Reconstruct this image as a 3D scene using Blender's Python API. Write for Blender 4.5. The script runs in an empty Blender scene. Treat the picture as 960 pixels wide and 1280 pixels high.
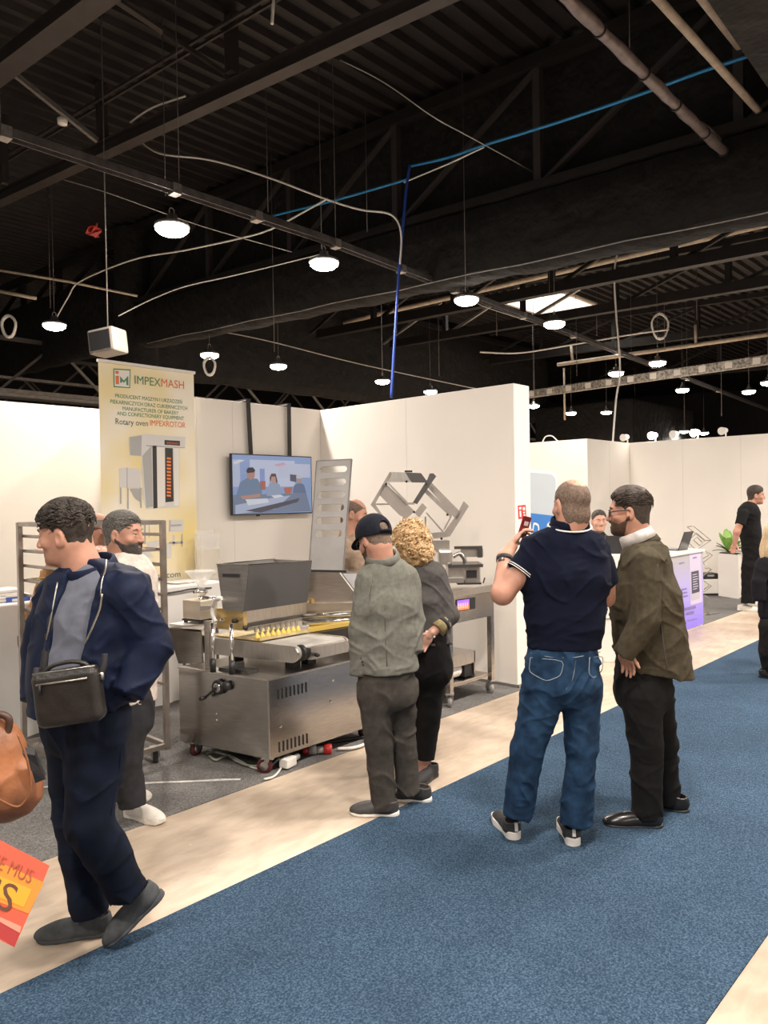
import bpy, bmesh, math, random
import numpy as np
from mathutils import Vector, Matrix, Euler
random.seed(7)
C = bpy.context.scene.collection
sc = bpy.context.scene
R = math.radians
# ------------------------------------------------------------------ camera
FPX, EYE = 940.0, 1.70            # focal length in pixels of the 960x1280 frame, eye height in metres
cam_d = bpy.data.cameras.new('camera'); cam = bpy.data.objects.new('camera', cam_d); C.objects.link(cam)
cam_m = Matrix.Rotation(R(-47.2), 3, 'Z') @ Matrix.Rotation(R(90-0.8), 3, 'X') @ Matrix.Rotation(R(-0.95), 3, 'Z')
cam.matrix_world = Matrix.Translation((0, 0, EYE)) @ cam_m.to_4x4()
cam_d.sensor_fit = 'VERTICAL'; cam_d.sensor_height = 24.0; cam_d.lens = 24.0*FPX/1280.0
cam_d.clip_start = 0.05; cam_d.clip_end = 200
sc.camera = cam
# ------------------------------------------------------------------ world and light
w = bpy.data.worlds.new('world'); sc.world = w; w.use_nodes = True
w.node_tree.nodes['Background'].inputs[0].default_value = (1.0, 0.90, 0.80, 1)
w.node_tree.nodes['Background'].inputs[1].default_value = 0.20
sc.view_settings.view_transform = 'Standard'; sc.view_settings.look = 'None'
sc.view_settings.gamma = 1; sc.view_settings.use_curve_mapping = False
sc.view_settings.exposure = 0.45
LAMP_W = 115.0
def lamp_light(x, y, z, p=LAMP_W):
    l = bpy.data.lights.new('lamp_light', 'AREA'); l.shape = 'DISK'; l.size = 0.34; l.energy = p
    l.color = (1.0, 0.895, 0.79); l.spread = R(165)
    o = bpy.data.objects.new('lamp_light', l); C.objects.link(o); o.location = (x, y, z); return o
# the rows of hall lamps that hang above and behind the viewer (their light only; they are out of the photo)
for k in range(10):
    lamp_light(-2.6+2.3*k, .95, 4.55, 105)
    if k % 2 == 0: lamp_light(-2.6+2.3*k, -4.85, 4.55, 150)
for lx in (-2.6, -.3, 2.0): lamp_light(lx, 6.3, 4.55, 32)
# ------------------------------------------------------------------ measuring helpers: a direction of sight cut with a plane of the hall
def ray(px, py): return cam_m @ Vector(((px-480)/FPX, -(py-640)/FPX, -1))
def PZ(px, py, z=0.0): d = ray(px, py); return Vector((0, 0, EYE)) + d*((z-EYE)/d.z)
def PX(px, py, x): d = ray(px, py); return Vector((0, 0, EYE)) + d*(x/d.x)
def PY(px, py, y): d = ray(px, py); return Vector((0, 0, EYE)) + d*(y/d.y)
def PD(px, py, dep): return Vector((0, 0, EYE)) + ray(px, py)*dep
# ------------------------------------------------------------------ materials
MATS = {}
def mat(name, col, rough=0.6, metal=0.0, noise=0.0, nscale=20.0, bump=0.0, bscale=200.0, emit=None, estr=1.0, alpha=None, spec=None, stretch=None, coat=0, sheen=0, trans=0, col2=None, nlo=.35, nhi=.65, detail=5, bdist=.01):
    if name in MATS: return MATS[name]
    m = bpy.data.materials.new(name); m.use_nodes = True; nt = m.node_tree; b = nt.nodes['Principled BSDF']
    b.inputs['Base Color'].default_value = (*col, 1); b.inputs['Roughness'].default_value = rough; b.inputs['Metallic'].default_value = metal
    if spec is not None: b.inputs['Specular IOR Level'].default_value = spec
    if coat: b.inputs['Coat Weight'].default_value = coat
    if sheen: b.inputs['Sheen Weight'].default_value = sheen; b.inputs['Sheen Roughness'].default_value = .5
    if trans: b.inputs['Transmission Weight'].default_value = trans
    if alpha is not None: b.inputs['Alpha'].default_value = alpha
    if emit: b.inputs['Emission Color'].default_value = (*emit, 1); b.inputs['Emission Strength'].default_value = estr
    if noise or bump:
        tc = nt.nodes.new('ShaderNodeTexCoord'); mp = nt.nodes.new('ShaderNodeMapping'); nt.links.new(tc.outputs['Object'], mp.inputs[0])
        if stretch: mp.inputs['Scale'].default_value = stretch
    if noise:
        n = nt.nodes.new('ShaderNodeTexNoise'); n.inputs['Scale'].default_value = nscale; n.inputs['Detail'].default_value = detail
        nt.links.new(mp.outputs[0], n.inputs['Vector'])
        r = nt.nodes.new('ShaderNodeValToRGB'); c2 = col2 or tuple(c*(1-noise) for c in col); c1 = tuple(min(1, c*(1+noise*.5)) for c in col)
        r.color_ramp.elements[0].position = nlo; r.color_ramp.elements[1].position = nhi
        r.color_ramp.elements[0].color = (*c2, 1); r.color_ramp.elements[1].color = (*c1, 1)
        nt.links.new(n.outputs['Fac'], r.inputs[0]); nt.links.new(r.outputs[0], b.inputs['Base Color'])
    if bump:
        n2 = nt.nodes.new('ShaderNodeTexNoise'); n2.inputs['Scale'].default_value = bscale; n2.inputs['Detail'].default_value = 3
        nt.links.new(mp.outputs[0], n2.inputs['Vector'])
        bp = nt.nodes.new('ShaderNodeBump'); bp.inputs['Strength'].default_value = bump; bp.inputs['Distance'].default_value = bdist
        nt.links.new(n2.outputs['Fac'], bp.inputs['Height']); nt.links.new(bp.outputs[0], b.inputs['Normal'])
    MATS[name] = m; return m
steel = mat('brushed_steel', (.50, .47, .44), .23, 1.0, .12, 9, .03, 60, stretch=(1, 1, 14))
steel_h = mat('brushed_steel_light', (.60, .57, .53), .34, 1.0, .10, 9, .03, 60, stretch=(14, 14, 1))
wirem = mat('dull_wire', (.16, .15, .145), .5, .6)
steel_d = mat('dark_steel', (.17, .165, .165), .35, 1.0, .1, 6)
alu = mat('galvanised_metal', (.50, .48, .46), .42, .9, .2, 30)
chrome = mat('chrome', (.75, .74, .72), .14, 1.0)
brass = mat('brass_block', (.70, .52, .24), .35, .9, .15, 20)
blackp = mat('black_plastic', (.018, .018, .02), .45)
rubber = mat('black_rubber', (.03, .03, .032), .7)
white_w = mat('white_wall_panel', (.80, .755, .70), .75, 0, .03, 1.2, .02, 300)
white_c = mat('white_laminate', (.80, .77, .73), .45)
cloth_w = mat('white_tablecloth', (.80, .78, .75), .85, 0, .04, 4)
blackmetal = mat('black_painted_steel', (.014, .012, .012), .5, .2, .3, 8)
deckm = mat('dark_roof_deck', (.021, .018, .018), .55, .3, .3, 3)
fabm = mat('black_sheeting', (.004, .0033, .0033), .85, 0, .45, 2.5, .9, 3.2, detail=8, bdist=.12)
cream_pipe = mat('cream_painted_pipe', (.52, .44, .35), .5, 0, .2, 10)
skin = mat('skin', (.47, .245, .175), .55, 0, .14, 16, .06, 220, spec=.35)
skin_l = mat('skin_light', (.54, .30, .225), .55, 0, .12, 16, .06, 220, spec=.35)
eyem = mat('eye_white', (.65, .62, .6), .25); irism = mat('eye_dark', (.03, .02, .015), .2)
# ------------------------------------------------------------------ object helpers
def tag(o, label=None, cat=None, group=None, kind=None):
    if label: o['label'] = label
    if cat: o['category'] = cat
    if group: o['group'] = group
    if kind: o['kind'] = kind
    return o
def empty(name, loc, label=None, cat=None, group=None, rz=0, rot=None):
    o = bpy.data.objects.new(name, None); C.objects.link(o); o.location = loc; o.empty_display_size = .1
    o.rotation_euler = rot if rot else (0, 0, rz)
    bpy.context.view_layer.update()
    return tag(o, label, cat, group)
WM = {}
def wmat(o):
    if o is None: return Matrix.Identity(4)
    m = Matrix.Translation(o.location) @ o.rotation_euler.to_matrix().to_4x4()
    return wmat(o.parent) @ m
class MB:
    """collects polygons given in world space (or in the parent's space with local=True)"""
    def __init__(s): s.v = []; s.f = []; s.sm = []
    def add(s, vs, fs, smooth=False):
        n = len(s.v); s.v += [Vector(v) for v in vs]; s.f += [tuple(i+n for i in f) for f in fs]; s.sm += [smooth]*len(fs); return s
    def box(s, c, size, rz=0, rot=None, bev=0):
        m = rot if rot is not None else Matrix.Rotation(rz, 3, 'Z'); c = Vector(c); x, y, z = [a/2 for a in size]
        if bev:
            b = min(bev, x*.9, y*.9, z*.9); pts = []; bm = bmesh.new(); bmesh.ops.create_cube(bm, size=1)
            for v in bm.verts: v.co = Vector((v.co.x*2*x, v.co.y*2*y, v.co.z*2*z))
            bmesh.ops.bevel(bm, geom=bm.edges[:], offset=b, segments=2, affect='EDGES', profile=.6)
            bm.verts.ensure_lookup_table(); s.add([c + m @ v.co for v in bm.verts], [[v.index for v in f.verts] for f in bm.faces]); bm.free(); return s
        vs = [c + m @ Vector((sx*x, sy*y, sz*z)) for sx in (-1, 1) for sy in (-1, 1) for sz in (-1, 1)]
        return s.add(vs, [(0, 1, 3, 2), (4, 6, 7, 5), (0, 4, 5, 1), (2, 3, 7, 6), (0, 2, 6, 4), (1, 5, 7, 3)])
    def b2(s, a, b, bev=0):
        a, b = Vector(a), Vector(b); return s.box((a+b)/2, [abs(b[i]-a[i]) for i in range(3)], bev=bev)
    def hexa(s, p):  # 8 points: bottom ring 0-3, top ring 4-7
        return s.add(p, [(3, 2, 1, 0), (4, 5, 6, 7), (0, 1, 5, 4), (1, 2, 6, 5), (2, 3, 7, 6), (3, 0, 4, 7)])
    def bar(s, a, b, w_, h_=None, up=(0, 0, 1)):
        a, b = Vector(a), Vector(b); h_ = h_ or w_; d = (b-a); L = d.length; d.normalize(); u = Vector(up)
        if abs(d.dot(u)) > .98: u = Vector((0, 1, 0))
        sd = d.cross(u).normalized(); u = sd.cross(d)
        m = Matrix((sd, d, u)).transposed(); return s.box((a+b)/2, (w_, L, h_), rot=m)
    def tube(s, pts, r, n=8, closed=False, caps=True):
        pts = [Vector(p) for p in pts]; rs = r if isinstance(r, (list, tuple)) else [r]*len(pts); vs = []; fs = []; pv = None; N = len(pts)
        for i, p in enumerate(pts):
            t = (pts[(i+1) % N]-pts[i-1]) if closed else (pts[min(i+1, N-1)]-pts[max(i-1, 0)])
            t.normalize()
            if pv is None: pv = t.orthogonal().normalized()
            else:
                pv = pv - t*pv.dot(t)
                pv = pv.normalized() if pv.length > 1e-6 else t.orthogonal().normalized()
            q = t.cross(pv)
            for k in range(n):
                a = 2*math.pi*k/n; vs.append(p + (pv*math.cos(a)+q*math.sin(a))*rs[i])
        M = N if closed else N-1
        for i in range(M):
            for k in range(n):
                a, b = i*n+k, i*n+(k+1) % n; c, d = ((i+1) % N)*n+(k+1) % n, ((i+1) % N)*n+k; fs.append((a, b, c, d))
        s.add(vs, fs, True)
        if caps and not closed:
            n0 = len(s.v)-N*n; s.f += [tuple(n0+k for k in reversed(range(n))), tuple(n0+(N-1)*n+k for k in range(n))]; s.sm += [False, False]
        return s
    def lathe(s, c, prof, n=20, axis=(0, 0, 1)):
        ax = Vector(axis).normalized(); u = ax.orthogonal().normalized(); v = ax.cross(u); c = Vector(c); vs = []; fs = []
        for (r, h) in prof:
            for k in range(n): a = 2*math.pi*k/n; vs.append(c + ax*h + (u*math.cos(a)+v*math.sin(a))*r)
        for i in range(len(prof)-1):
            for k in range(n): fs.append((i*n+k, i*n+(k+1) % n, (i+1)*n+(k+1) % n, (i+1)*n+k))
        return s.add(vs, fs, True)
    def prism(s, poly, ext, smooth=False):  # poly: 3-D points, ext: vector
        poly = [Vector(p) for p in poly]; e = Vector(ext); n = len(poly)
        return s.add(poly + [p+e for p in poly], [tuple(reversed(range(n))), tuple(range(n, 2*n))] + [(i, (i+1) % n, (i+1) % n+n, i+n) for i in range(n)])
    def build(s, name, m, parent=None, local=False, auto=True):
        me = bpy.data.meshes.new(name); inv = Matrix.Identity(4)
        if parent is not None and not local: inv = wmat(parent).inverted()
        vs = [inv @ v for v in s.v]
        cen = Vector((0, 0, 0))
        if parent is None and vs:
            lo = Vector([min(v[i] for v in vs) for i in range(3)]); hi = Vector([max(v[i] for v in vs) for i in range(3)]); cen = Vector(((lo.x+hi.x)/2, (lo.y+hi.y)/2, lo.z))
        me.from_pydata([v-cen for v in vs], [], s.f); me.polygons.foreach_set('use_smooth', s.sm); me.update()
        bm = bmesh.new(); bm.from_mesh(me); bmesh.ops.recalc_face_normals(bm, faces=bm.faces); bm.to_mesh(me); bm.free()
        me.materials.append(m); o = bpy.data.objects.new(name, me); C.objects.link(o); o.location = cen
        if parent is not None: o.parent = parent
        return o
def structure(name, mb, m): return tag(mb.build(name, m), kind='structure')
def copy_tree(o, parent=None):
    c = o.copy(); C.objects.link(c); c.parent = parent
    for ch in list(o.children): copy_tree(ch, c)
    return c
def bez(p0, p1, p2, n=10): p0, p1, p2 = map(Vector, (p0, p1, p2)); return [p0*(1-t)**2 + p1*2*t*(1-t) + p2*t*t for t in [i/n for i in range(n+1)]]
def smoothline(pts, n=6):
    P = [Vector(p) for p in pts]; out = []
    for i in range(len(P)-1):
        a, b, c, d = P[max(i-1, 0)], P[i], P[i+1], P[min(i+2, len(P)-1)]
        for k in range(n):
            t = k/n; out.append(.5*((2*b)+(c-a)*t+(2*a-5*b+4*c-d)*t*t+(3*b-a-3*c+d)*t**3))
    return out+[P[-1]]
class Panel:
    """a flat printed face: origin (top-left), right and down unit vectors, width and height; u,v in 0..1"""
    def __init__(s, tl, tr, bl):
        s.o = Vector(tl); s.u = Vector(tr)-s.o; s.v = Vector(bl)-s.o; s.n = s.v.cross(s.u).normalized()
        if s.n.dot(s.o-Vector((0, 0, EYE))) > 0: s.n = -s.n
    def at(s, u, v, off=0): return s.o + s.u*u + s.v*v + s.n*off
    def poly(s, pts, name, m, parent, off=.001): 
        return MB().prism([s.at(u, v, off) for u, v in pts], s.n*.0006).build(name, m, parent)
    def rect(s, u0, v0, u1, v1, name, m, parent, off=.001): return s.poly([(u0, v0), (u1, v0), (u1, v1), (u0, v1)], name, m, parent, off)
    def text(s, body, u, v, h, name, m, parent, wid=None, off=.0022, slant=0, align='LEFT', bold=0, rot=0):
        cu = bpy.data.curves.new(name, 'FONT'); cu.body = body; cu.size = 1.0; cu.shear = slant; cu.offset = bold; cu.extrude = 0.0; cu.resolution_u = 3
        t = bpy.data.objects.new(name, cu); C.objects.link(t); dg = bpy.context.evaluated_depsgraph_get(); me = bpy.data.meshes.new_from_object(t.evaluated_get(dg)); bpy.data.objects.remove(t)
        xs = [q.co.x for q in me.vertices]; ys = [q.co.y for q in me.vertices]
        W = max(xs)-min(xs); H = max(0.7, max(ys)); k = h/0.7
        kx = (wid*s.u.length/W) if wid else k
        x0 = min(xs); ul = s.u.normalized(); vl = s.v.normalized()
        if rot: ul, vl = ul*math.cos(rot)+vl*math.sin(rot), vl*math.cos(rot)-ul*math.sin(rot)
        base = s.at(u, v, off)
        shift = 0 if align == 'LEFT' else (-W*kx/2)
        inv = wmat(parent).inverted()
        for q in me.vertices: q.co = inv @ (base + ul*((q.co.x-x0)*kx+shift) - vl*(q.co.y*k))
        me.materials.append(m); o = bpy.data.objects.new(name, me); C.objects.link(o); o.parent = parent; return o
# ================================================================== THE HALL
zc = lambda y: 7.08 + .045*y
# floor: polished concrete
def floor_mat():
    m = bpy.data.materials.new('polished_concrete'); m.use_nodes = True; nt = m.node_tree; b = nt.nodes['Principled BSDF']
    tc = nt.nodes.new('ShaderNodeTexCoord')
    def noise(sc_, det, dist=0, st=(1, 1, 1)):
        mp = nt.nodes.new('ShaderNodeMapping'); mp.inputs['Scale'].default_value = st; nt.links.new(tc.outputs['Object'], mp.inputs[0])
        n = nt.nodes.new('ShaderNodeTexNoise'); n.inputs['Scale'].default_value = sc_; n.inputs['Detail'].default_value = det; n.inputs['Distortion'].default_value = dist
        nt.links.new(mp.outputs[0], n.inputs['Vector']); return n
    def ramp(n, a, b_, ca, cb):
        r = nt.nodes.new('ShaderNodeValToRGB'); e = r.color_ramp.elements; e[0].position = a; e[1].position = b_; e[0].color = (*ca, 1); e[1].color = (*cb, 1); nt.links.new(n.outputs['Fac'], r.inputs[0]); return r
    n1 = noise(1.1, 8, .6); r1 = ramp(n1, .35, .68, (.44, .35, .27), (.62, .515, .41))
    n2 = noise(7, 9, .3, (1, 2.5, 1)); r2 = ramp(n2, .35, .62, (.78, .76, .74), (1, 1, 1))
    mx = nt.nodes.new('ShaderNodeMixRGB'); mx.blend_type = 'MULTIPLY'; mx.inputs[0].default_value = .8
    nt.links.new(r1.outputs[0], mx.inputs[1]); nt.links.new(r2.outputs[0], mx.inputs[2]); 
    n3 = noise(24, 6); r3 = ramp(n3, .69, .80, (0, 0, 0), (1, 1, 1))
    mx2 = nt.nodes.new('ShaderNodeMixRGB'); mx2.inputs[2].default_value = (.66, .58, .48, 1); nt.links.new(r3.outputs[0], mx2.inputs[0]); nt.links.new(mx.outputs[0], mx2.inputs[1])
    nt.links.new(mx2.outputs[0], b.inputs['Base Color'])
    r4 = ramp(n1, .3, .7, (.34,)*3, (.52,)*3); nt.links.new(r4.outputs[0], b.inputs['Roughness']); b.inputs['Specular IOR Level'].default_value = .35
    bp = nt.nodes.new('ShaderNodeBump'); bp.inputs['Strength'].default_value = .08; nt.links.new(n2.outputs['Fac'], bp.inputs['Height']); nt.links.new(bp.outputs[0], b.inputs['Normal'])
    return m
structure('floor', MB().b2((-14, -14, -.2), (46, 34, 0)), floor_mat())
def carpet_mat(name, a, b_, c_):
    m = bpy.data.materials.new(name); m.use_nodes = True; nt = m.node_tree; bs = nt.nodes['Principled BSDF']; tc = nt.nodes.new('ShaderNodeTexCoord')
    n = nt.nodes.new('ShaderNodeTexNoise'); n.inputs['Scale'].default_value = 120; n.inputs['Detail'].default_value = 4; n.inputs['Roughness'].default_value = .75; nt.links.new(tc.outputs['Object'], n.inputs['Vector'])
    r = nt.nodes.new('ShaderNodeValToRGB'); e = r.color_ramp.elements; e[0].position = .36; e[1].position = .66; e[0].color = (*a, 1); e[1].color = (*c_, 1); x = e.new(.5); x.color = (*b_, 1)
    nt.links.new(n.outputs['Fac'], r.inputs[0])
    n2 = nt.nodes.new('ShaderNodeTexNoise'); n2.inputs['Scale'].default_value = 2.6; n2.inputs['Detail'].default_value = 6; nt.links.new(tc.outputs['Object'], n2.inputs['Vector'])
    r2 = nt.nodes.new('ShaderNodeValToRGB'); r2.color_ramp.elements[0].color = (.80, .80, .80, 1); r2.color_ramp.elements[0].position = .3; r2.color_ramp.elements[1].position = .7; nt.links.new(n2.outputs['Fac'], r2.inputs[0])
    mx = nt.nodes.new('ShaderNodeMixRGB'); mx.blend_type = 'MULTIPLY'; mx.inputs[0].default_value = 1; nt.links.new(r.outputs[0], mx.inputs[1]); nt.links.new(r2.outputs[0], mx.inputs[2]); nt.links.new(mx.outputs[0], bs.inputs['Base Color'])
    bs.inputs['Roughness'].default_value = .95; bs.inputs['Specular IOR Level'].default_value = .1
    bp = nt.nodes.new('ShaderNodeBump'); bp.inputs['Strength'].default_value = .6; bp.inputs['Distance'].default_value = .004; nt.links.new(n.outputs['Fac'], bp.inputs['Height']); nt.links.new(bp.outputs[0], bs.inputs['Normal'])
    return m
blue_c = carpet_mat('blue_carpet', (.017, .034, .062), (.036, .068, .113), (.092, .148, .22))
grey_c = carpet_mat('grey_carpet', (.10, .095, .095), (.17, .165, .16), (.30, .29, .28))
tag(MB().b2((-4, .89, 0), (34, 2.77, .006)).build('aisle_carpet', blue_c), 'long strip of blue needle-felt carpet running down the aisle', 'carpet')
tag(MB().b2((-3, 3.66, 0), (5.74, 7.66, .005)).build('booth_carpet', grey_c), 'grey carpet under the bakery machines', 'carpet')
tag(MB().b2((6.03, 3.66, 0), (13.7, 7.4, .005)).build('booth_carpet', grey_c), 'grey carpet of the far booth behind the purple counter', 'carpet')
tape = mat('white_tape', (.62, .60, .57), .6, 0, .25, 30)
t0, t1 = PZ(28, 986), PZ(300, 975)
mb = MB(); pts = [t0 + (t1-t0)*(i/14) + Vector((0, random.uniform(-.006, .006), 0)) for i in range(15)]
for i in range(14):
    a, b_ = pts[i], pts[i+1]; mb.bar((a.x, a.y, .006), (b_.x, b_.y, .006), .022+.008*random.random(), .0016)
tag(mb.build('floor_tape', tape), 'scuffed white tape line on the grey carpet in front of the machine', 'tape')
# booth walls -------------------------------------------------------
WH = 2.74
base_m = mat('grey_aluminium_foot_strip', (.30, .29, .28), .4, .7)
def wall(name, a, b_, h=WH):
    return structure(name, MB().b2((a[0], a[1], 0), (b_[0], b_[1], h), bev=.004), white_w)
wall('wall_right', (5.75, 3.72), (6.01, 6.48))
wall('wall_back', (4.13, 6.28), (5.75, 6.48))
wall('wall_side', (3.99, 6.28), (4.13, 7.72))
wall('wall_left', (-6, 7.70), (3.99, 7.85))
wall('wall_far_left', (12.06, 6.31), (12.2, 9.0))
wall('wall_far_back', (12.2, 6.31), (13.9, 6.45))
wall('wall_far_right', (13.74, -1.5), (13.9, 6.31))
wall('wall_far_middle', (6.01, 7.6), (12.06, 7.75))
for i, (a, b_) in enumerate([((5.735, 3.72, 0), (5.75, 6.28, .03)), ((5.75, 3.705, 0), (6.01, 3.72, .03)), ((4.13, 6.265, 0), (5.735, 6.28, .03)), ((13.725, 1, 0), (13.74, 6.3, .03))]):
    structure('baseboard_%s' % ['right', 'end', 'back', 'far'][i], MB().b2(a, b_), base_m)
# thin panel joints on the walls
seam = mat('panel_joint', (.55, .52, .48), .6)
for i, (a, b_) in enumerate([((4.55, 6.279), (4.552, 6.281)), ((5.749, 5.0), (5.751, 5.002)), ((13.739, 5.3), (13.741, 5.304)), ((13.739, 4.3), (13.741, 4.304)), ((12.9, 6.309), (12.904, 6.311))]):
    structure('trim_%d' % (i+1), MB().b2((a[0], a[1], .04), (b_[0], b_[1], WH-.01)), seam)
# hall shell ---------------------------------------------------------
hallw = mat('dark_hall_wall', (.02, .019, .02), .8, 0, .3, 1)
structure('wall_hall_end', MB().b2((45.8, -14, 0), (46, 34, 9.5)), hallw)
structure('wall_hall_side', MB().b2((-14, 33.8, 0), (46, 34, 9.5)), hallw)
# corrugated deck, ribs along X
mb = MB(); vs = []; ys = []
pitch = .30; y = -8.0; k = 0
prof = []
while y < 34:
    prof += [(y, 0), (y+.045, 0), (y+.075, .09), (y+.27, .09)]; y += pitch
x0, x1 = -8, 46
skx = (18.4, 21.2); sky = (10.75, 12.75)
def deck(xa, xb, pr_):
    v = []; f = []
    for (yy, dz) in pr_: v += [(xa, yy, zc(yy)+dz), (xb, yy, zc(yy)+dz)]
    for i in range(len(pr_)-1): f.append((2*i, 2*i+1, 2*i+3, 2*i+2))
    mb.add(v, f)
deck(x0, skx[0], prof); deck(skx[1], x1, prof)
deck(skx[0], skx[1], [p for p in prof if p[0] <= sky[0]+.01]); deck(skx[0], skx[1], [p for p in prof if p[0] >= sky[1]-.01])
structure('ceiling', mb, deckm)
# skylight: a curb in the deck opening and a bright daylit pane
skl = empty('window_1', (19.8, 11.75, zc(11.7))); skl['kind'] = 'structure'
curb = MB(); ca = [(skx[0], sky[0]), (skx[1], sky[0]), (skx[1], sky[1]), (skx[0], sky[1])]
for i in range(4):
    (ax, ay), (bx_, by_) = ca[i], ca[(i+1) % 4]
    curb.add([(ax, ay, zc(ay)-.02), (bx_, by_, zc(by_)-.02), (bx_, by_, zc(by_)+.55), (ax, ay, zc(ay)+.55)], [(0, 1, 2, 3)])
    curb.bar((ax, ay, zc(ay)), (bx_, by_, zc(by_)), .10, .08)
curb.build('window_frame', mat('pale_skylight_curb', (.62, .56, .50), .7), skl)
MB().box((19.8, 11.75, zc(11.75)+.54), (2.85, 2.05, .02)).build('window_pane', mat('daylit_pane', (.9, .9, .9), .4, emit=(1, .97, .93), estr=5.0), skl)
latm = mat('brightened_lattice_steel', (.34, .33, .32), .5, 0, .2, 10); gdg = mat('girder_web_steel', (.035, .030, .030), .5)  # lattice steel's colour is lightened in place of lamp light on it
# ---- primary girder with black sheeting, along Y at X=8.3
def zb(y, z0=4.80): return z0 + (y-7.6)*.045
gird = empty('sheeted_girder', (8.3, 8, 4.8), 'black sheeted roof girder crossing the hall above the bakery booth', 'girder')
def lumpy_band(x, ya, yb, zlo, zhi, th, seed):
    rnd = random.Random(seed); n = int(abs(yb-ya)/.22)+2; m_ = 7; vs = []; fs = []; mbb = MB()
    ring = []
    for i in range(n):
        yy = ya+(yb-ya)*i/(n-1); sag = .016*math.sin(i*.9)+.02*rnd.random()
        loop = []
        for (fx, fz) in [(-1, 1), (-1.06, .66), (-1.1, .33), (-1.02, .04), (-.5, -.03), (.5, -.03), (1.02, .04), (1.1, .5), (1, 1)]:
            loop.append((x+fx*th/2+rnd.uniform(-.02, .02), yy, zlo(yy)+(zhi(yy)-zlo(yy))*fz-(sag if fz < .1 else 0)))
        ring += loop
    k_ = 9
    for i in range(n-1):
        for j in range(k_): fs.append((i*k_+j, i*k_+(j+1) % k_, (i+1)*k_+(j+1) % k_, (i+1)*k_+j))
    mbb.add(ring, fs, True); return mbb
lumpy_band(8.5, -6, 14.9, lambda y: zb(y), lambda y: zb(y, 5.66), .45, 3).build('lower_sheeting', fabm, gird)
# upright sheeting behind the web members
mb = MB(); n = 60; vs = []; fs = []; rnd = random.Random(5)
for i in range(n):
    yy = -6+21*i/(n-1)
    for j in range(5): vs.append((8.62+.05*math.sin(i*1.7+j)+rnd.uniform(-.02, .02), yy, zb(yy, 5.6)+(zc(yy)-zb(yy, 5.6))*j/4))
for i in range(n-1):
    for j in range(4): fs.append((i*5+j, i*5+j+1, (i+1)*5+j+1, (i+1)*5+j))
mb.add(vs, fs, True).build('upper_sheeting', fabm, gird)
def chord(x, ya, yb, zf, w_=.16, h_=.16, name='top_chord', par=gird, m=blackmetal):
    MB().bar((x, ya, zf(ya)), (x, yb, zf(yb)), w_, h_).build(name, m, par)
chord(8.35, -6, 15, lambda y: zc(y)-.12)
chord(8.28, -6, 15, lambda y: zb(y, 5.74), .10, .10, 'middle_chord')
yv = -4.6
while yv < 14.5:
    MB().bar((8.38, yv, zb(yv, 5.7)), (8.38, yv, zc(yv)-.2), .10).build('girder_post', gdg, gird)
    MB().bar((8.36, yv, zc(yv)-.2), (8.36, yv+2.4, zb(yv+2.4, 5.75)), .07, .05).build('girder_diagonal', gdg, gird)
    yv += 2.4
# corner column wrapped in sheeting + continuing girders
gcol = tag(lumpy_band(0, 0, 1, lambda y: 0, lambda y: 1, 1, 1).build('tmp', fabm), None); bpy.data.objects.remove(gcol)
col = MB()
for (cx, cy) in ((8.5, 15.2),):
    ring = []; n = 14
    for i in range(n):
        z_ = 7.7*i/(n-1)
        for k in range(8): a = k*math.pi/4+.4; ring.append((cx+(.42+.05*random.random())*math.cos(a), cy+(.42+.05*random.random())*math.sin(a), z_))
    col.add(ring, [(i*8+k, i*8+(k+1) % 8, (i+1)*8+(k+1) % 8, (i+1)*8+k) for i in range(n-1) for k in range(8)], True)
structure('wall_column', col, fabm)
g2 = empty('sheeted_girder', (16, 15.6, 4.8), 'black sheeted girder running off behind the white walls, lower and farther than the first', 'girder')
def band_x(y, xa, xb, z0, z1, th, seed):
    m_ = lumpy_band(0, xa, xb, lambda q: z0, lambda q: z1, th, seed)
    m_.v = [Vector((v.y, y+v.x, v.z)) for v in m_.v]; return m_
band_x(16.1, 8.9, 27, 4.85, 7.75, .5, 9).build('sheeting', fabm, g2)
MB().bar((8.9, 15.8, 7.5), (27, 15.8, 7.5), .15).build('top_chord', blackmetal, g2)
g3 = empty('sheeted_girder', (8.4, 20, 5), 'black sheeted girder at the far left beyond the corner column', 'girder')
MB().tube([(8.24, -6+i*.7, zb(-6+i*.7)-.01+.012*math.sin(i*1.9)) for i in range(30)], .008, 5).build('edge_tape', latm, gird)
lumpy_band(8.5, 15.7, 27, lambda y: 5.28+(y-14.8)*.022, lambda y: 6.9+(y-14.8)*.03, .45, 12).build('lower_sheeting', fabm, g3)
chord(8.4, 15.7, 27, lambda y: zc(y)-.2, par=g3)
yv = 16.5
while yv < 26:
    MB().bar((8.4, yv, 6.9), (8.4, yv, zc(yv)-.2), .12).build('girder_post', blackmetal, g3)
    MB().bar((8.4, yv, zc(yv)-.3), (8.4, yv+2.2, 6.9), .08).build('girder_diagonal', blackmetal, g3); yv += 2.2
g4 = empty('sheeted_girder', (26, 14, 4), 'black sheeted box girder far off to the right beneath the cable tray', 'girder')
a, b_ = PD(668, 519, 30), PD(800, 500, 30)
MB().b2((a.x, a.y, 3.6), (b_.x+3, b_.y-1, 5.3), bev=.1).build('sheeting', fabm, g4)
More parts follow.
